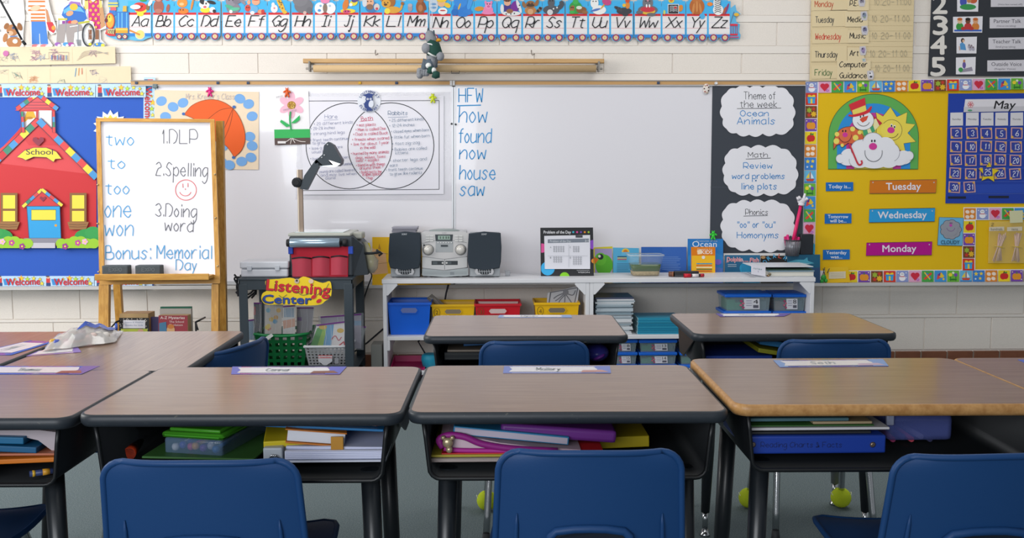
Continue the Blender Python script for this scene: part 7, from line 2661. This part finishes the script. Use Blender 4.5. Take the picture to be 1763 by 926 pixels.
D = {}
D[1] = desk(-1.425, -.796, 1.87, .47, .655, 'front row desk at far left with blue and orange folders')
D[2] = desk(-.790, -.163, 1.862, .475, .66, 'front row desk holding the green-lidded pencil box and white binder')
D[3] = desk(-.157, .470, 1.862, .475, .66, 'front row desk in the middle with a purple folder inside')
D[4] = desk(.480, 1.122, 1.872, .49, .668, 'front row desk with wood-coloured edge holding a blue binder', edge=EDGEW)
D[5] = desk(1.126, 1.77, 1.880, .49, .664, 'front row desk at the far right edge with wood-coloured edge', edge=EDGEW)
D[6] = desk(-.194, .416, 2.875, .44, .64, 'back row desk in front of the left shelf unit', rot=-.8)
D[7] = desk(.606, 1.222, 2.875, .44, .642, 'back row desk in front of the right shelf unit', rot=-.8, grey_rear=True)
D[8] = desk(0, .61, 0, .47, .648, 'sideways desk carrying the zip bag, in front of the easel', rot=90, cx=-.968, cy=2.655)
D[9] = desk(0, .61, 0, .47, .65, 'sideways desk at the far left behind the zip bag', rot=-90, cx=-1.444, cy=2.65)


# ---------------------------------------------------------------- name plates
def plate(pts, z, name, lab, c1, c2, blot):
    t = thing('name_plate', lab, 'name plate', Wz(sum(p[0] for p in pts) / 4, sum(p[1] for p in pts) / 4, z), group='name plates on the desks')
    P = [Wz(u, v, z) for u, v in pts]
    up = Vector((0, 0, 1))

    def f(u, v, d):      # bilinear sheet 0..100
        a = P[0].lerp(P[1], u / 100)
        b = P[3].lerp(P[2], u / 100)
        return a.lerp(b, v / 100) + up * d
    a = Art(f)
    a.n = up
    a.slab([(0, 0), (100, 0), (100, 100), (0, 100)], M(c1, .2, coat=.4), .0006)
    a.rect(0, 0, 8, 100, c2)
    a.rect(86, 0, 100, 100, c2)
    a.p([(5, 15), (84, 15), (88, 50), (84, 85), (5, 85), (8, 50)], M('e4e0e2', .25))
    if blot:
        a.p([(74, 62), (92, 58), (98, 88), (72, 92)], blot)
    a.build('card', t)
    h = Art(lambda u, v, d: f(u, v, d + .0012))
    h.n = up
    h.hand(name, 42, 66, 36, 'a2a8aa', 1.3, width=22, align='c')
    h.build('written_name', t)


plate([(400, 631), (597, 631), (585, 644), (398, 644)], .661, 'Connor', 'name plate with purple ends on the desk with the white binder', '7a55a8', '6a6cc0', '8a5a48')
plate([(868, 630), (1050, 630), (1052, 642), (866, 642)], .661, 'Mallory', 'name plate with pale blue ends reading Mallory on the middle desk', '8a94cc', '7f8cc8', 'c89a94')
plate([(1331, 620), (1520, 618), (1530, 630), (1343, 632)], .669, 'Seth', 'name plate with blue ends on the wood-edged desk', '5a66b4', '7f9ac8', 'c0a8b8')
plate([(-20, 630), (172, 630), (140, 644), (-30, 644)], .656, 'Thomas', 'name plate with bright blue border on the front row desk at far left', '2f58b8', '7a58a0', '9c5040')
plate([(860, 542), (983, 542), (985, 546.5), (857, 546.5)], .641, 'Ryan', 'name plate on the back row desk before the left shelf unit', '7f9ad0', '8aa2cc', None)
plate([(1232, 539.5), (1362, 539.5), (1350, 544.5), (1240, 545)], .643, 'Chase', 'name plate on the back row desk before the right shelf unit', '3a3c90', '5a4a98', None)
plate([(1752, 619), (1900, 617), (1925, 626), (1772, 628)], .665, 'Abby', 'name plate cut off by the right edge of the photo', '6f7cc0', '4a60b8', None)
plate([(52, 586), (94, 588), (20, 611), (-60, 611)], .651, 'Emily', 'slanted purple-edged name plate at the far left seam', '5a55b0', '2f58b8', None)
plate([(66, 604), (130, 592), (140, 606), (45, 613)], .649, 'Jack', 'lilac name plate half under the zip bag', 'a078b8', '8a70b8', None)

# zip bag on the sideways desk
t = thing('zip_bag', 'crumpled clear zip bag with blue stripe lying on the sideways desk', 'bag', Wz(140, 605, .65))
rs = random.Random(21)
p00, p10, p01 = Wz(72, 606, .65), Wz(198, 590, .65), Wz(95, 585, .65)
ux, vy = p10 - p00, p01 - p00
NX, NY = 16, 8


def bagpt(i, j, off=0):
    s, r = i / NX, j / NY
    e = max(min(s, 1 - s) * 2, 0)
    g = max(min(r, 1 - r) * 2, 0)
    hgt = .052 * (e ** .45) * (g ** .6) * (.9 + .10 * math.sin(i * 1.9 + j * 1.1))
    return p00 + ux * (s + .02 * math.sin(j * 1.7)) + vy * (r + .05 * math.sin(i * .8)) + Vector((0, 0, .002 + max(hgt, .001) + off))


mb = MB()
V = [[mb.bm.verts.new(bagpt(i, j)) for i in range(NX + 1)] for j in range(NY + 1)]
V2 = [[mb.bm.verts.new(p00 + ux * (i / NX) + vy * (j / NY) + Vector((0, 0, .0015))) for i in range(NX + 1)] for j in range(NY + 1)]
bm_ = M('dcd8d4', .16, alpha=.6, coat=.5)
for j in range(NY):
    for i in range(NX):
        mb.face([V[j][i], V[j][i + 1], V[j + 1][i + 1], V[j + 1][i]], bm_, True)
        mb.face([V2[j][i], V2[j + 1][i], V2[j + 1][i + 1], V2[j][i + 1]], bm_)
mb.build('plastic', t)
mb = MB()
st = [[mb.bm.verts.new(bagpt(i, j0 + (i - 8) * .1 - .8, .005)) for i in range(7, NX)] for j0 in (3.6, 5.0)]
for i in range(len(st[0]) - 1):
    mb.face([st[0][i], st[0][i + 1], st[1][i + 1], st[1][i]], M('2f55b8', .3), True)
mb.tube([bagpt(15, 5.4, .003), bagpt(15.2, 6.2, .02)], .004, M('2f55b8', .3), 8)
mb.build('blue_stripe', t)
mb = MB()
for k in range(16):
    c = p00 + ux * rs.uniform(.12, .85) + vy * rs.uniform(.2, .75) + Vector((0, 0, .013 + rs.uniform(0, .008)))
    mb.ball(c, (.012, .010, .010), M(rs.choice(['e0c8c0', 'd8a8b0', 'c8c0b0', 'b0a8c0', 'dcd4cc', 'c890a0', '9cb09c']), .5), 8)
for s, r, c in ((.09, .2, 'd8a838'), (.16, .1, '4a5cb0'), (.3, .05, 'd88aa4')):
    mb.ball(p00 + ux * s + vy * (r + .15) + Vector((0, 0, .012)), .011, M(c, .4), 8)
mb.build('contents', t)
h = Art(lambda u, v, d: bagpt(5 + u, 5.8 - v, .0025 + d))
h.p([(1, 0), (3, 0), (3.2, 1), (1.2, 1)], '5a6460')
h.build('print', t)

# ---------------------------------------------------------------- chairs
SEATM = M('163f70', .65, spec=.1)
BLUE = M('163f70', .5, spec=.3, bump=.05, bscale=300)


def chair(loc, rot, w, zt, lab, balls=False, group='blue student chairs'):
    t = thing('student_chair', lab, 'chair', (0, 0, 0), 0, group)
    zs, zb = .365, .40
    hw = w / 2
    # backrest
    mb = MB()
    NU, NV = 20, 14

    def bp(u, v, o=0):
        z = zb + (zt - zb) * v
        half = hw * (1.045 - .06 * v)
        r = .036
        dz = (1 - v) * (zt - zb)
        if dz < r:
            half -= r - math.sqrt(max(r * r - (r - dz) ** 2, 0))
        x = u * half
        y = -.165 - .035 * v - .028 * (1 - u * u) + o
        z += .004 * math.cos(u * math.pi / 2) ** 2
        return (x, y, z)
    us = [math.sin(math.pi / 2 * (-1 + 2 * i / NU)) for i in range(NU + 1)]
    vs = [1 - (1 - j / NV) ** 1.8 for j in range(NV + 1)]
    F = [[mb.bm.verts.new(bp(u, v)) for u in us] for v in vs]
    G = [[mb.bm.verts.new(bp(u, v, .006)) for u in us] for v in vs]
    for j in range(NV):
        for i in range(NU):
            mb.face([F[j][i], F[j][i + 1], F[j + 1][i + 1], F[j + 1][i]], BLUE, True)
            mb.face([G[j][i], G[j + 1][i], G[j + 1][i + 1], G[j][i + 1]], BLUE, True)
    for i in range(NU):
        mb.face([F[0][i], G[0][i], G[0][i + 1], F[0][i + 1]], BLUE)
    path = [bp(us[0], v, .001) for v in vs] + [bp(u, 1, .001) for u in us[1:-1]] + [bp(us[-1], v, .001) for v in vs[::-1]]
    mb.tube(path, .0065, BLUE, 8)
    bo = mb.build('backrest', t)
    mb = MB()
    arch = [(x_ * w * .215, y_) for x_, y_ in ((-1.05, -.03), (-1, -.012), (-.85, -.002), (-.4, .003), (0, .004), (.4, .003), (.85, -.002), (1, -.012), (1.05, -.03))]
    zh = zt - .145
    arch3 = [(x_, bp(x_ / hw, (zh - zb) / (zt - zb))[1] - .004, zh + z_) for x_, z_ in arch]
    mb.tube(arch3, .008, BLUE, 8)
    mb.build('handle_rim', bo)
    mb = MB()
    mb.poly([(x_ * .96, y_ - .001, z_ - .005) for x_, y_, z_ in arch3] + [(arch3[-1][0] * .96, arch3[-1][1], zh - .05), (arch3[0][0] * .96, arch3[0][1], zh - .05)], M('0d1826', .6))
    mb.build('handle_hole', bo)
    for s in (-1, 1):
        mb = MB()
        mb.tube([bp(s * .78, v, -.002) for v in (0, .2, .36, .46)], [.006, .005, .004, .001], BLUE, 6)
        mb.build('rib', bo)
    # seat
    mb = MB()
    sw = hw * 1.08
    NA, NB = 12, 12

    def sp(u, v, o=0):
        y = -.17 + .36 * v
        half = sw * (.94 + .08 * math.sin(v * math.pi))
        if v > .85:
            half -= .03 * ((v - .85) / .15) ** 2
        z = zs + .012 * u * u - .012 * math.sin(v * math.pi) - (.02 * ((v - .75) / .25) ** 2 if v > .75 else 0) + o
        return (u * half, y, z)
    F = [[mb.bm.verts.new(sp(-1 + 2 * i / NA, j / NB)) for i in range(NA + 1)] for j in range(NB + 1)]
    G = [[mb.bm.verts.new(sp(-1 + 2 * i / NA, j / NB, -.007)) for i in range(NA + 1)] for j in range(NB + 1)]
    for j in range(NB):
        for i in range(NA):
            mb.face([F[j][i], F[j][i + 1], F[j + 1][i + 1], F[j + 1][i]], SEATM, True)
            mb.face([G[j][i], G[j + 1][i], G[j + 1][i + 1], G[j][i + 1]], SEATM, True)
    mb.tube([sp(-1, j / NB, -.003) for j in range(NB + 1)] + [sp(-1 + 2 * i / NA, 1, -.003) for i in range(1, NA)] + [sp(1, j / NB, -.003) for j in range(NB, -1, -1)], .006, SEATM, 8)
    mb.build('seat', t)
    mb = MB()
    for s in (-1, 1):
        mb.tube([bp(s * .6, .02, .004), bp(s * .6, -.06, .01), (s * hw * .58, -.15, zs), (s * hw * .6, -.10, zs - .008)], [.016, .018, .018, .012], BLUE, 8)
    mb.build('seat_bracket', t)
    for s in (-1, 1):
        for nm, pts in (('rear', [(s * hw * .55, .0, zs - .016), (s * hw * .7, -.06, zs - .02), (s * hw * .82, -.10, zs - .06), (s * hw * .92, -.16, .03)]), ('front', [(s * hw * .55, .0, zs - .016), (s * hw * .75, .06, zs - .022), (s * hw * .86, .10, zs - .06), (s * hw * .95, .155, .03)])):
            mb = MB()
            mb.tube(catmull(pts, 5), .0105, CHR, 10)
            lo = mb.build('leg', t)
            mb = MB()
            q = pts[-1]
            if balls and nm == 'front':
                mb.ball((q[0], q[1], .0345), .0335, M('c2d42a', .95, bump=.6, bscale=400), 20)
                mb.tube([(q[0] + .0338 * math.cos(a_ * .3142), q[1] + .0338 * math.sin(a_ * .3142) * .6, .0345 + .018 * math.cos(a_ * .6283)) for a_ in range(20)], .0012, 'e8ecc8', 4, closed=True)
                mb.build('tennis_ball', lo, label='yellow-green tennis ball on the chair leg')
            else:
                mb.lathe([(.011, .04), (.013, .02), (.015, .004), (.014, .001)], (q[0], q[1], 0), '2a2c30', 12)
                mb.build('foot_cap', lo)
    t.location = loc
    t.rotation_euler = (0, 0, rot)
    return t


ztop = W(346, 794, 1.74).z
YCH = 1.94
chair((W(346, 800, 1.74).x, YCH, 0), R_(-1), .352, W(346, 794, 1.74).z, 'blue chair at the desk with the white binder')
chair((W(1021, 800, 1.74).x, YCH, 0), R_(-1.5), .334, W(1021, 777, 1.74).z, 'blue chair at the middle front desk')
chair((W(1694, 800, 1.74).x, YCH, 0), R_(3), .36, W(1694, 783, 1.74).z, 'blue chair cut off at the right, before the blue binder desk')
chair((-1.175, 2.055, 0), R_(0), .335, .60, 'blue chair pushed under the far left front desk')
chair((W(922, 590, 2.84).x, 3.04, 0), R_(-1), .312, W(922, 590, 2.84).z, 'blue chair tucked into the back row desk before the left shelf unit', True)
chair((W(1440, 587, 2.84).x, 3.04, 0), R_(-1), .326, W(1440, 587, 2.84).z, 'blue chair tucked into the back row desk before the right shelf unit', True)
chair((-.893, 2.80, 0), R_(74), .34, .638, 'blue chair seen edge-on at the sideways desk before the cart')

# ---------------------------------------------------------------- things inside the front desks
ZB2 = .66 - .024 - .112 + .008


def sheet(pts, Y, dy, z0, z1, col, name, lab, cat, art=None, group=None, rough=.5):
    """a stack of paper, folder or book lying in a desk: front-edge pixels u0,u1, thickness z0..z1"""
    pass


def lay(u0, u1, v0, v1, Y, d, col, name, lab, cat, group=None, yaw=0.0, roll=0.0, front=None, bev=.002, zmin=None, extra=None, parts=None):
    """flat-lying book, folder or stack; front face spans the given pixels at distance Y"""
    A, B = W(u0, v1, Y), W(u1, v0, Y)
    cx, w = (A.x + B.x) / 2, B.x - A.x
    z0, z1 = A.z, B.z
    z0 = max(z0, ZB2 if zmin is None else zmin)
    z1 = max(z1, z0 + .002)
    mt = Matrix.Translation((cx, Y, (z0 + z1) / 2)) @ Matrix.Rotation(R_(yaw), 4, 'Z') @ Matrix.Rotation(R_(roll), 4, 'Y')
    mb = MB()
    mb.box(-w / 2, w / 2, 0, d, -(z1 - z0) / 2, (z1 - z0) / 2, M(col, .45), min(bev, (z1 - z0) * .3), mat=mt)
    if extra:
        extra(mb, mt, w, d, (z1 - z0) / 2)
    return mb.build(name, label=lab, cat=cat, group=group)


def pages(col):
    def f(mb, mt, w, d, h):
        mb.box(-w / 2 + .003, w / 2 - .003, -.001, d - .004, -h * .72, h * .72, M(col, .7), 0, mat=mt)
    return f


def lines(col, n):
    def f(mb, mt, w, d, h):
        for k in range(n):
            z = -h + 2 * h * (k + .5) / n
            mb.box(-w / 2 + .002, w / 2 - .002, -.0012, .01, z - .0004, z + .0004, M(col, .6), 0, mat=mt)
    return f


# second desk: pencil box, marker, folders, binder
t = thing('pencil_box', 'clear pencil box with green lid in the front desk', 'pencil box', (W(350, 785, 1.95).x, 2.03, ZB2 + .006))
A, B = W(272, 786, 1.95), W(388, 728, 1.95)
z0, z1 = max(W(300, 786, 1.95).z, ZB2 + .004), W(300, 741, 1.95).z
zm = W(300, 757, 1.95).z
mt = Matrix.Translation(((A.x + B.x) / 2, 1.95, 0)) @ Matrix.Rotation(R_(-14), 4, 'Z')
hw = (B.x - A.x) / 2
mb = MB()
mb.box(-hw + .004, hw - .004, .004, .2, z0, zm, M('6a84a0', .12, alpha=.5), .006, mat=mt)
mb.build('box_body', t)
mb = MB()
mb.box(-hw, hw, 0, .205, zm, z1 - .006, M('4aa02a', .2, alpha=.82), .008, mat=mt)
mb.box(-hw + .012, hw - .012, .012, .19, z1 - .007, z1, M('52ac30', .2, alpha=.85), .003, mat=mt)
mb.build('lid', t)
mb = MB()
for k, c in enumerate(('e8e8f0', '4a4ac0', 'd84a8c', 'e8a83a', '7a3ab0', 'c0c0d0', '3a78c8')):
    q = mt @ Vector((-hw + .02 + .015 * k, .02 + .004 * (k % 3), z0 + .012 + .004 * (k % 2)))
    mb.ball(q, .0085, M(c, .3), 8)
    q2 = mt @ Vector((-hw + .02 + .013 * k, .13, z0 + .012))
    mb.tube([q, q2], .0045, M(c, .4), 6)
mb.build('contents', t)
lay(240, 440, 786.5, 792, 1.93, .3, '3d6a34', 'folder', 'green folder lying under the pencil box', 'folder', yaw=-6)
cyl((W(222, 783, 2.0).x, 2.0, ZB2 + .014), (W(238, 768, 2.1).x, 2.1, ZB2 + .014), .0125, '2c2426', 'marker', 'black and orange marker lying left of the pencil box', 'marker', ((0, .35, .013, 'e04a24'),))
t = thing('binder', 'white ring binder full of papers in the desk with the pencil box', 'binder', (W(570, 795, 1.92).x, 2.0, ZB2))
def in_binder(nm, *a_, **k_):
    o = lay(*a_, **k_)
    o.name = nm
    for key in ('label', 'category', 'group'):
        if key in o:
            del o[key]
    inv = lmat(t).inverted()
    loc = o.location.copy()
    o.parent = t
    o.location = inv @ loc
    return o
in_binder('cover', 453, 664, 792, 797, 1.905, .25, 'd4d8e6', 'x', '', '')
in_binder('loose_paper', 490, 662, 775, 791.5, 1.908, .24, 'd9dcee', 'x', '', '', extra=lines('a8aed0', 5))
in_binder('cover', 492, 664, 768, 774.5, 1.92, .24, 'c6cbe4', 'x', '', '', roll=1)
mb = MB()
mb.box(W(453, 790, 1.905).x, W(486, 790, 1.905).x, 1.905, 1.93, ZB2 + .006, W(470, 771, 1.905).z, M('b6bcc4', .3), .003)
mb.build('spine', t)
mb = MB()
q = W(463, 786, 1.903)
for k in range(3):
    mb.tube([(q.x + .004 * k, 1.902, q.z - .006), (q.x + .006 + .004 * k, 1.90, q.z + .004), (q.x + .014 + .003 * k, 1.902, q.z - .002)], .002, CHR, 6)
mb.build('ring', t)
lay(455, 560, 757, 769, 1.93, .2, 'c8b41c', 'folder', 'yellow folder sticking out left of the white binder', 'folder', yaw=10, zmin=W(500, 769, 1.93).z)
t2 = thing('notebook', 'orange-covered notebook with white pages lying on the white binder', 'notebook', (W(545, 768, 1.925).x, 2.0, W(545, 768, 1.925).z))
for nm, v0, v1, c, ins in (('cover', 763.5, 767, 'c8782c', 0), ('page_block', 744.5, 763.5, 'd4d6de', .004), ('cover', 741.5, 744.5, 'c8782c', 0)):
    A, B = W(492, v1, 1.925), W(597, v0, 1.925)
    mt = Matrix.Translation(((A.x + B.x) / 2, 1.925, (A.z + B.z) / 2)) @ Matrix.Rotation(R_(8), 4, 'Z') @ Matrix.Rotation(R_(7), 4, 'Y')
    w = (B.x - A.x) / 2
    hh = (B.z - A.z) / 2
    mb = MB()
    mb.box(-w + ins, w - ins, ins, .18, -hh, hh, M(c, .5), .001, mat=mt)
    mb.build(nm, t2)
mb = MB()
A, B = W(571, 768, 1.925), W(592, 747, 1.925)
mb.box(A.x, B.x, 1.915, 1.919, A.z - .0045, B.z - .003, M('b5812a', .5), .001)
mb.build('spine_tape', t2)
lay(456, 660, 734, 740, 1.935, .28, '2a78b4', 'folder', 'blue folder lying on top of the orange notebook', 'folder', roll=3, zmin=0)
lay(516, 650, 727.5, 732, 1.95, .25, 'c83a2c', 'folder', 'red folder at the top of the pile in the desk with the white binder', 'folder', roll=2.5, zmin=0, extra=pages('d8b8b4'))

# middle desk
lay(736, 1020, 788, 796, 1.92, .26, 'c4b8b4', 'paper_stack', 'pale paper stack at the bottom of the middle desk', 'papers', extra=lines('8c7f7c', 3))
lay(742, 900, 782, 787.5, 1.925, .24, 'a89a34', 'folder', 'olive folder lying in the middle desk', 'folder', zmin=0)
lay(760, 1040, 778, 784, 1.93, .24, 'c4282c', 'folder', 'red-orange folder lying in the middle desk', 'folder', zmin=0)
t = thing('zip_pouch', 'magenta zip pouch with a silver bear charm in the middle desk', 'pouch', (W(860, 775, 1.935).x, 2.0, W(860, 778, 1.935).z))
mb = MB()
pts = [(758, 755), (772, 748), (800, 750), (860, 762), (930, 770), (1000, 774), (1000, 780), (900, 780), (780, 778), (762, 770)]
a = Art(1.93)
mb.extr([W(u, v, 1.94) for u, v in pts], (0, .12, 0), M('c8b0bc', .5))
mb.build('pouch_body', t)
mb = MB()
mb.tube([W(u, v, 1.935) for u, v in catmull([(762, 770), (756, 757), (772, 749), (800, 752), (830, 764), (880, 772), (960, 776)], 4)], .007, M('8c1f7c', .5), 8)
mb.tube([W(u, v, 1.936) for u, v in catmull([(764, 772), (790, 775), (860, 776), (960, 778)], 4)], .005, M('a8288c', .5), 8)
mb.build('zip_edge', t)
mb = MB()
q = W(771, 762, 1.925)
mb.ball(q, (.011, .007, .011), M('b8a888', .3, metal=.5), 10)
for dx, dz in ((-.009, .010), (.009, .010)):
    mb.ball(q + Vector((dx, 0, dz)), .005, M('b8a888', .3, metal=.5), 8)
mb.ball(q + Vector((.003, -.004, -.013)), (.007, .006, .007), M('b8a888', .3, metal=.5), 8)
mb.build('charm', t)
lay(780, 980, 742, 758, 1.945, .26, '2f7fae', 'folder', 'bright blue folder slanting down in the middle desk', 'folder', roll=6, zmin=0, extra=pages('b8b0c0'))
lay(862, 1062, 735, 758, 1.955, .22, '6c2f86', 'folder', 'thick purple folder on top in the middle desk', 'folder', roll=4.5, zmin=0, bev=.008)
lay(1000, 1118, 752, 772, 2.04, .2, 'b8a41c', 'folder', 'yellow folder standing tilted at the right in the middle desk', 'folder', roll=-2, zmin=0)

# wood-edged desk
t = thing('binder', 'royal blue binder with faded writing in the wood-edged desk', 'binder', (W(1400, 780, 1.93).x, 2.02, ZB2 + .008))
A, B = W(1290, 782, 1.925), W(1526, 749, 1.925)
mb = MB()
mb.box(A.x, B.x, 1.925, 2.15, max(A.z, ZB2 + .009), B.z, M('1d3c96', .4), .004)
mb.build('cover', t)
a = Art(1.9245)
a.hand('Reading Charts & Facts', 1380, 770, 9, '12225c', 1, width=140, align='c')
a.build('writing', t)
for u in (1296, 1502):
    mb = MB()
    mb.lathe([(.005, 0), (.006, -.002), (.003, -.004)], W(u, 765, 1.925), M('8c7a6c', .3, metal=.7), 10, 'y')
    mb.build('rivet', t)
zz = W(1400, 748, 1.925).z
for v0, v1, c, lab, nm, u0, u1 in ((742, 748, '2a2c30', 'black notebook lying on the royal blue binder', 'notebook', 1292, 1500), (735, 741.5, 'c8c6c8', 'white paper stack lying on the black notebook', 'paper_stack', 1294, 1532), (731, 734.5, '3c6a34', 'green folder above the white paper stack', 'folder', 1292, 1505), (725, 730.5, '9c8a6c', 'tan booklet above the green folder', 'booklet', 1400, 1502), (719, 726, '4a6c74', 'teal spiral notebook at the top of the wood-edged desk pile', 'notebook', 1292, 1462)):
    lay(u0, u1, v0, v1, 1.935, .22, c, nm, lab, 'papers' if 'stack' in nm else nm, zmin=0)
t = thing('pencil_box', 'cloudy blue plastic pencil box right of the royal blue binder', 'pencil box', (W(1585, 760, 2.03).x, 2.1, ZB2 + .008))
A, B = W(1528, 760, 2.02), W(1642, 714, 2.02)
mb = MB()
mb.box(A.x, B.x, 2.02, 2.2, max(A.z, ZB2 + .009), B.z, M('5a66a8', .2, alpha=.62), .012)
mb.build('box_body', t)
mb = MB()
for k, c in enumerate(('a83a6c', '4a4a8c', 'c84a5c', '8a8ab0', '3a3c60')):
    mb.tube([(A.x + .02 + .02 * k, 2.04, ZB2 + .02 + .006 * (k % 2)), (A.x + .03 + .018 * k, 2.17, ZB2 + .022)], .006, M(c, .5), 8)
mb.build('contents', t)
mb = MB()
q = W(1532, 722, 2.015)
mb.box(q.x - .008, q.x + .008, 2.01, 2.02, q.z - .012, q.z + .012, M('9aa0b8', .2), .003)
mb.build('latch', t)

# far left desk
Z1 = .655 - .024 - .112 + .008
lay(-90, 106, 790, 800, 1.92, .25, 'c8701c', 'folder', 'orange folder lying in the far left front desk', 'folder', roll=-2, zmin=0)
lay(-90, 100, 780, 786, 1.93, .25, 'b0684c', 'paper_stack', 'reddish papers above the orange folder in the far left desk', 'papers', zmin=0)
lay(-90, 62, 766, 778, 1.93, .25, '1a5a84', 'folder', 'lower blue folder in the far left front desk', 'folder', roll=3, zmin=0)
lay(-90, 40, 751, 764, 1.935, .25, '1c6690', 'folder', 'upper blue folder in the far left front desk', 'folder', roll=2, zmin=0)
mb = MB()
mb.extr([W(u, v, 1.95) for u, v in ((-60, 733), (40, 737), (106, 745), (107, 780), (90, 776), (66, 758), (40, 752), (-60, 748))], (0, .2, 0), M('b4aab0', .7))
mb.build('paper_stack', label='white papers curling down at the right of the far left desk', cat='papers')
cyl((W(50, 803, 1.905).x, 1.905, Z1 + .008), (W(100, 799, 1.93).x, 1.93, Z1 + .008), .006, '33406c', 'crayon', 'blue and yellow crayon at the front of the far left desk', 'crayon', ((.1, .2, .0065, 'c8a030'), (.45, .7, .0065, 'c8902c')))

# back row desks
Z6 = .64 - .024 - .112 + .008
W6 = lambda u, v: W(u, v, 2.94)
lay(765, 880, 606, 620, 2.95, .22, '22262a', 'book', 'dark book lying at left in the back row desk by the left shelf', 'book', zmin=Z6, extra=lines('5a5c58', 2))
lay(770, 830, 602, 606, 2.96, .2, '8a7f74', 'paper_stack', 'small grey papers in the back row desk by the left shelf', 'papers', zmin=0)
lay(798, 880, 589, 594, 2.97, .2, '2c5f94', 'folder', 'blue folder at the top of the back row desk by the left shelf', 'folder', zmin=0, roll=-3)
mb = MB()
q = W(1030, 612, 2.96)
mb.ball((q.x, 3.02, q.z), (.04, .06, .028), M('3a3a94', .3), 14)
mb.ball((q.x + .004, 2.972, q.z - .006), (.02, .016, .007), M('7a3aa8', .3), 10, Matrix.Rotation(R_(-25), 3, 'Y'))
mb.build('pencil_pouch', label='blue and purple pouch at right in the back row desk', cat='pouch')
lay(1308, 1400, 590, 600, 2.96, .2, '2a6c9c', 'folder', 'blue folder in the back row desk by the right shelf', 'folder', roll=9, zmin=0)
lay(1305, 1400, 606, 614, 2.95, .2, '8c8c24', 'folder', 'olive folder in the back row desk by the right shelf', 'folder', roll=9, zmin=0)
lay(1215, 1330, 612, 622, 2.96, .2, '1f3f90', 'folder', 'navy folder at left in the back row desk by the right shelf', 'folder', zmin=Z6)
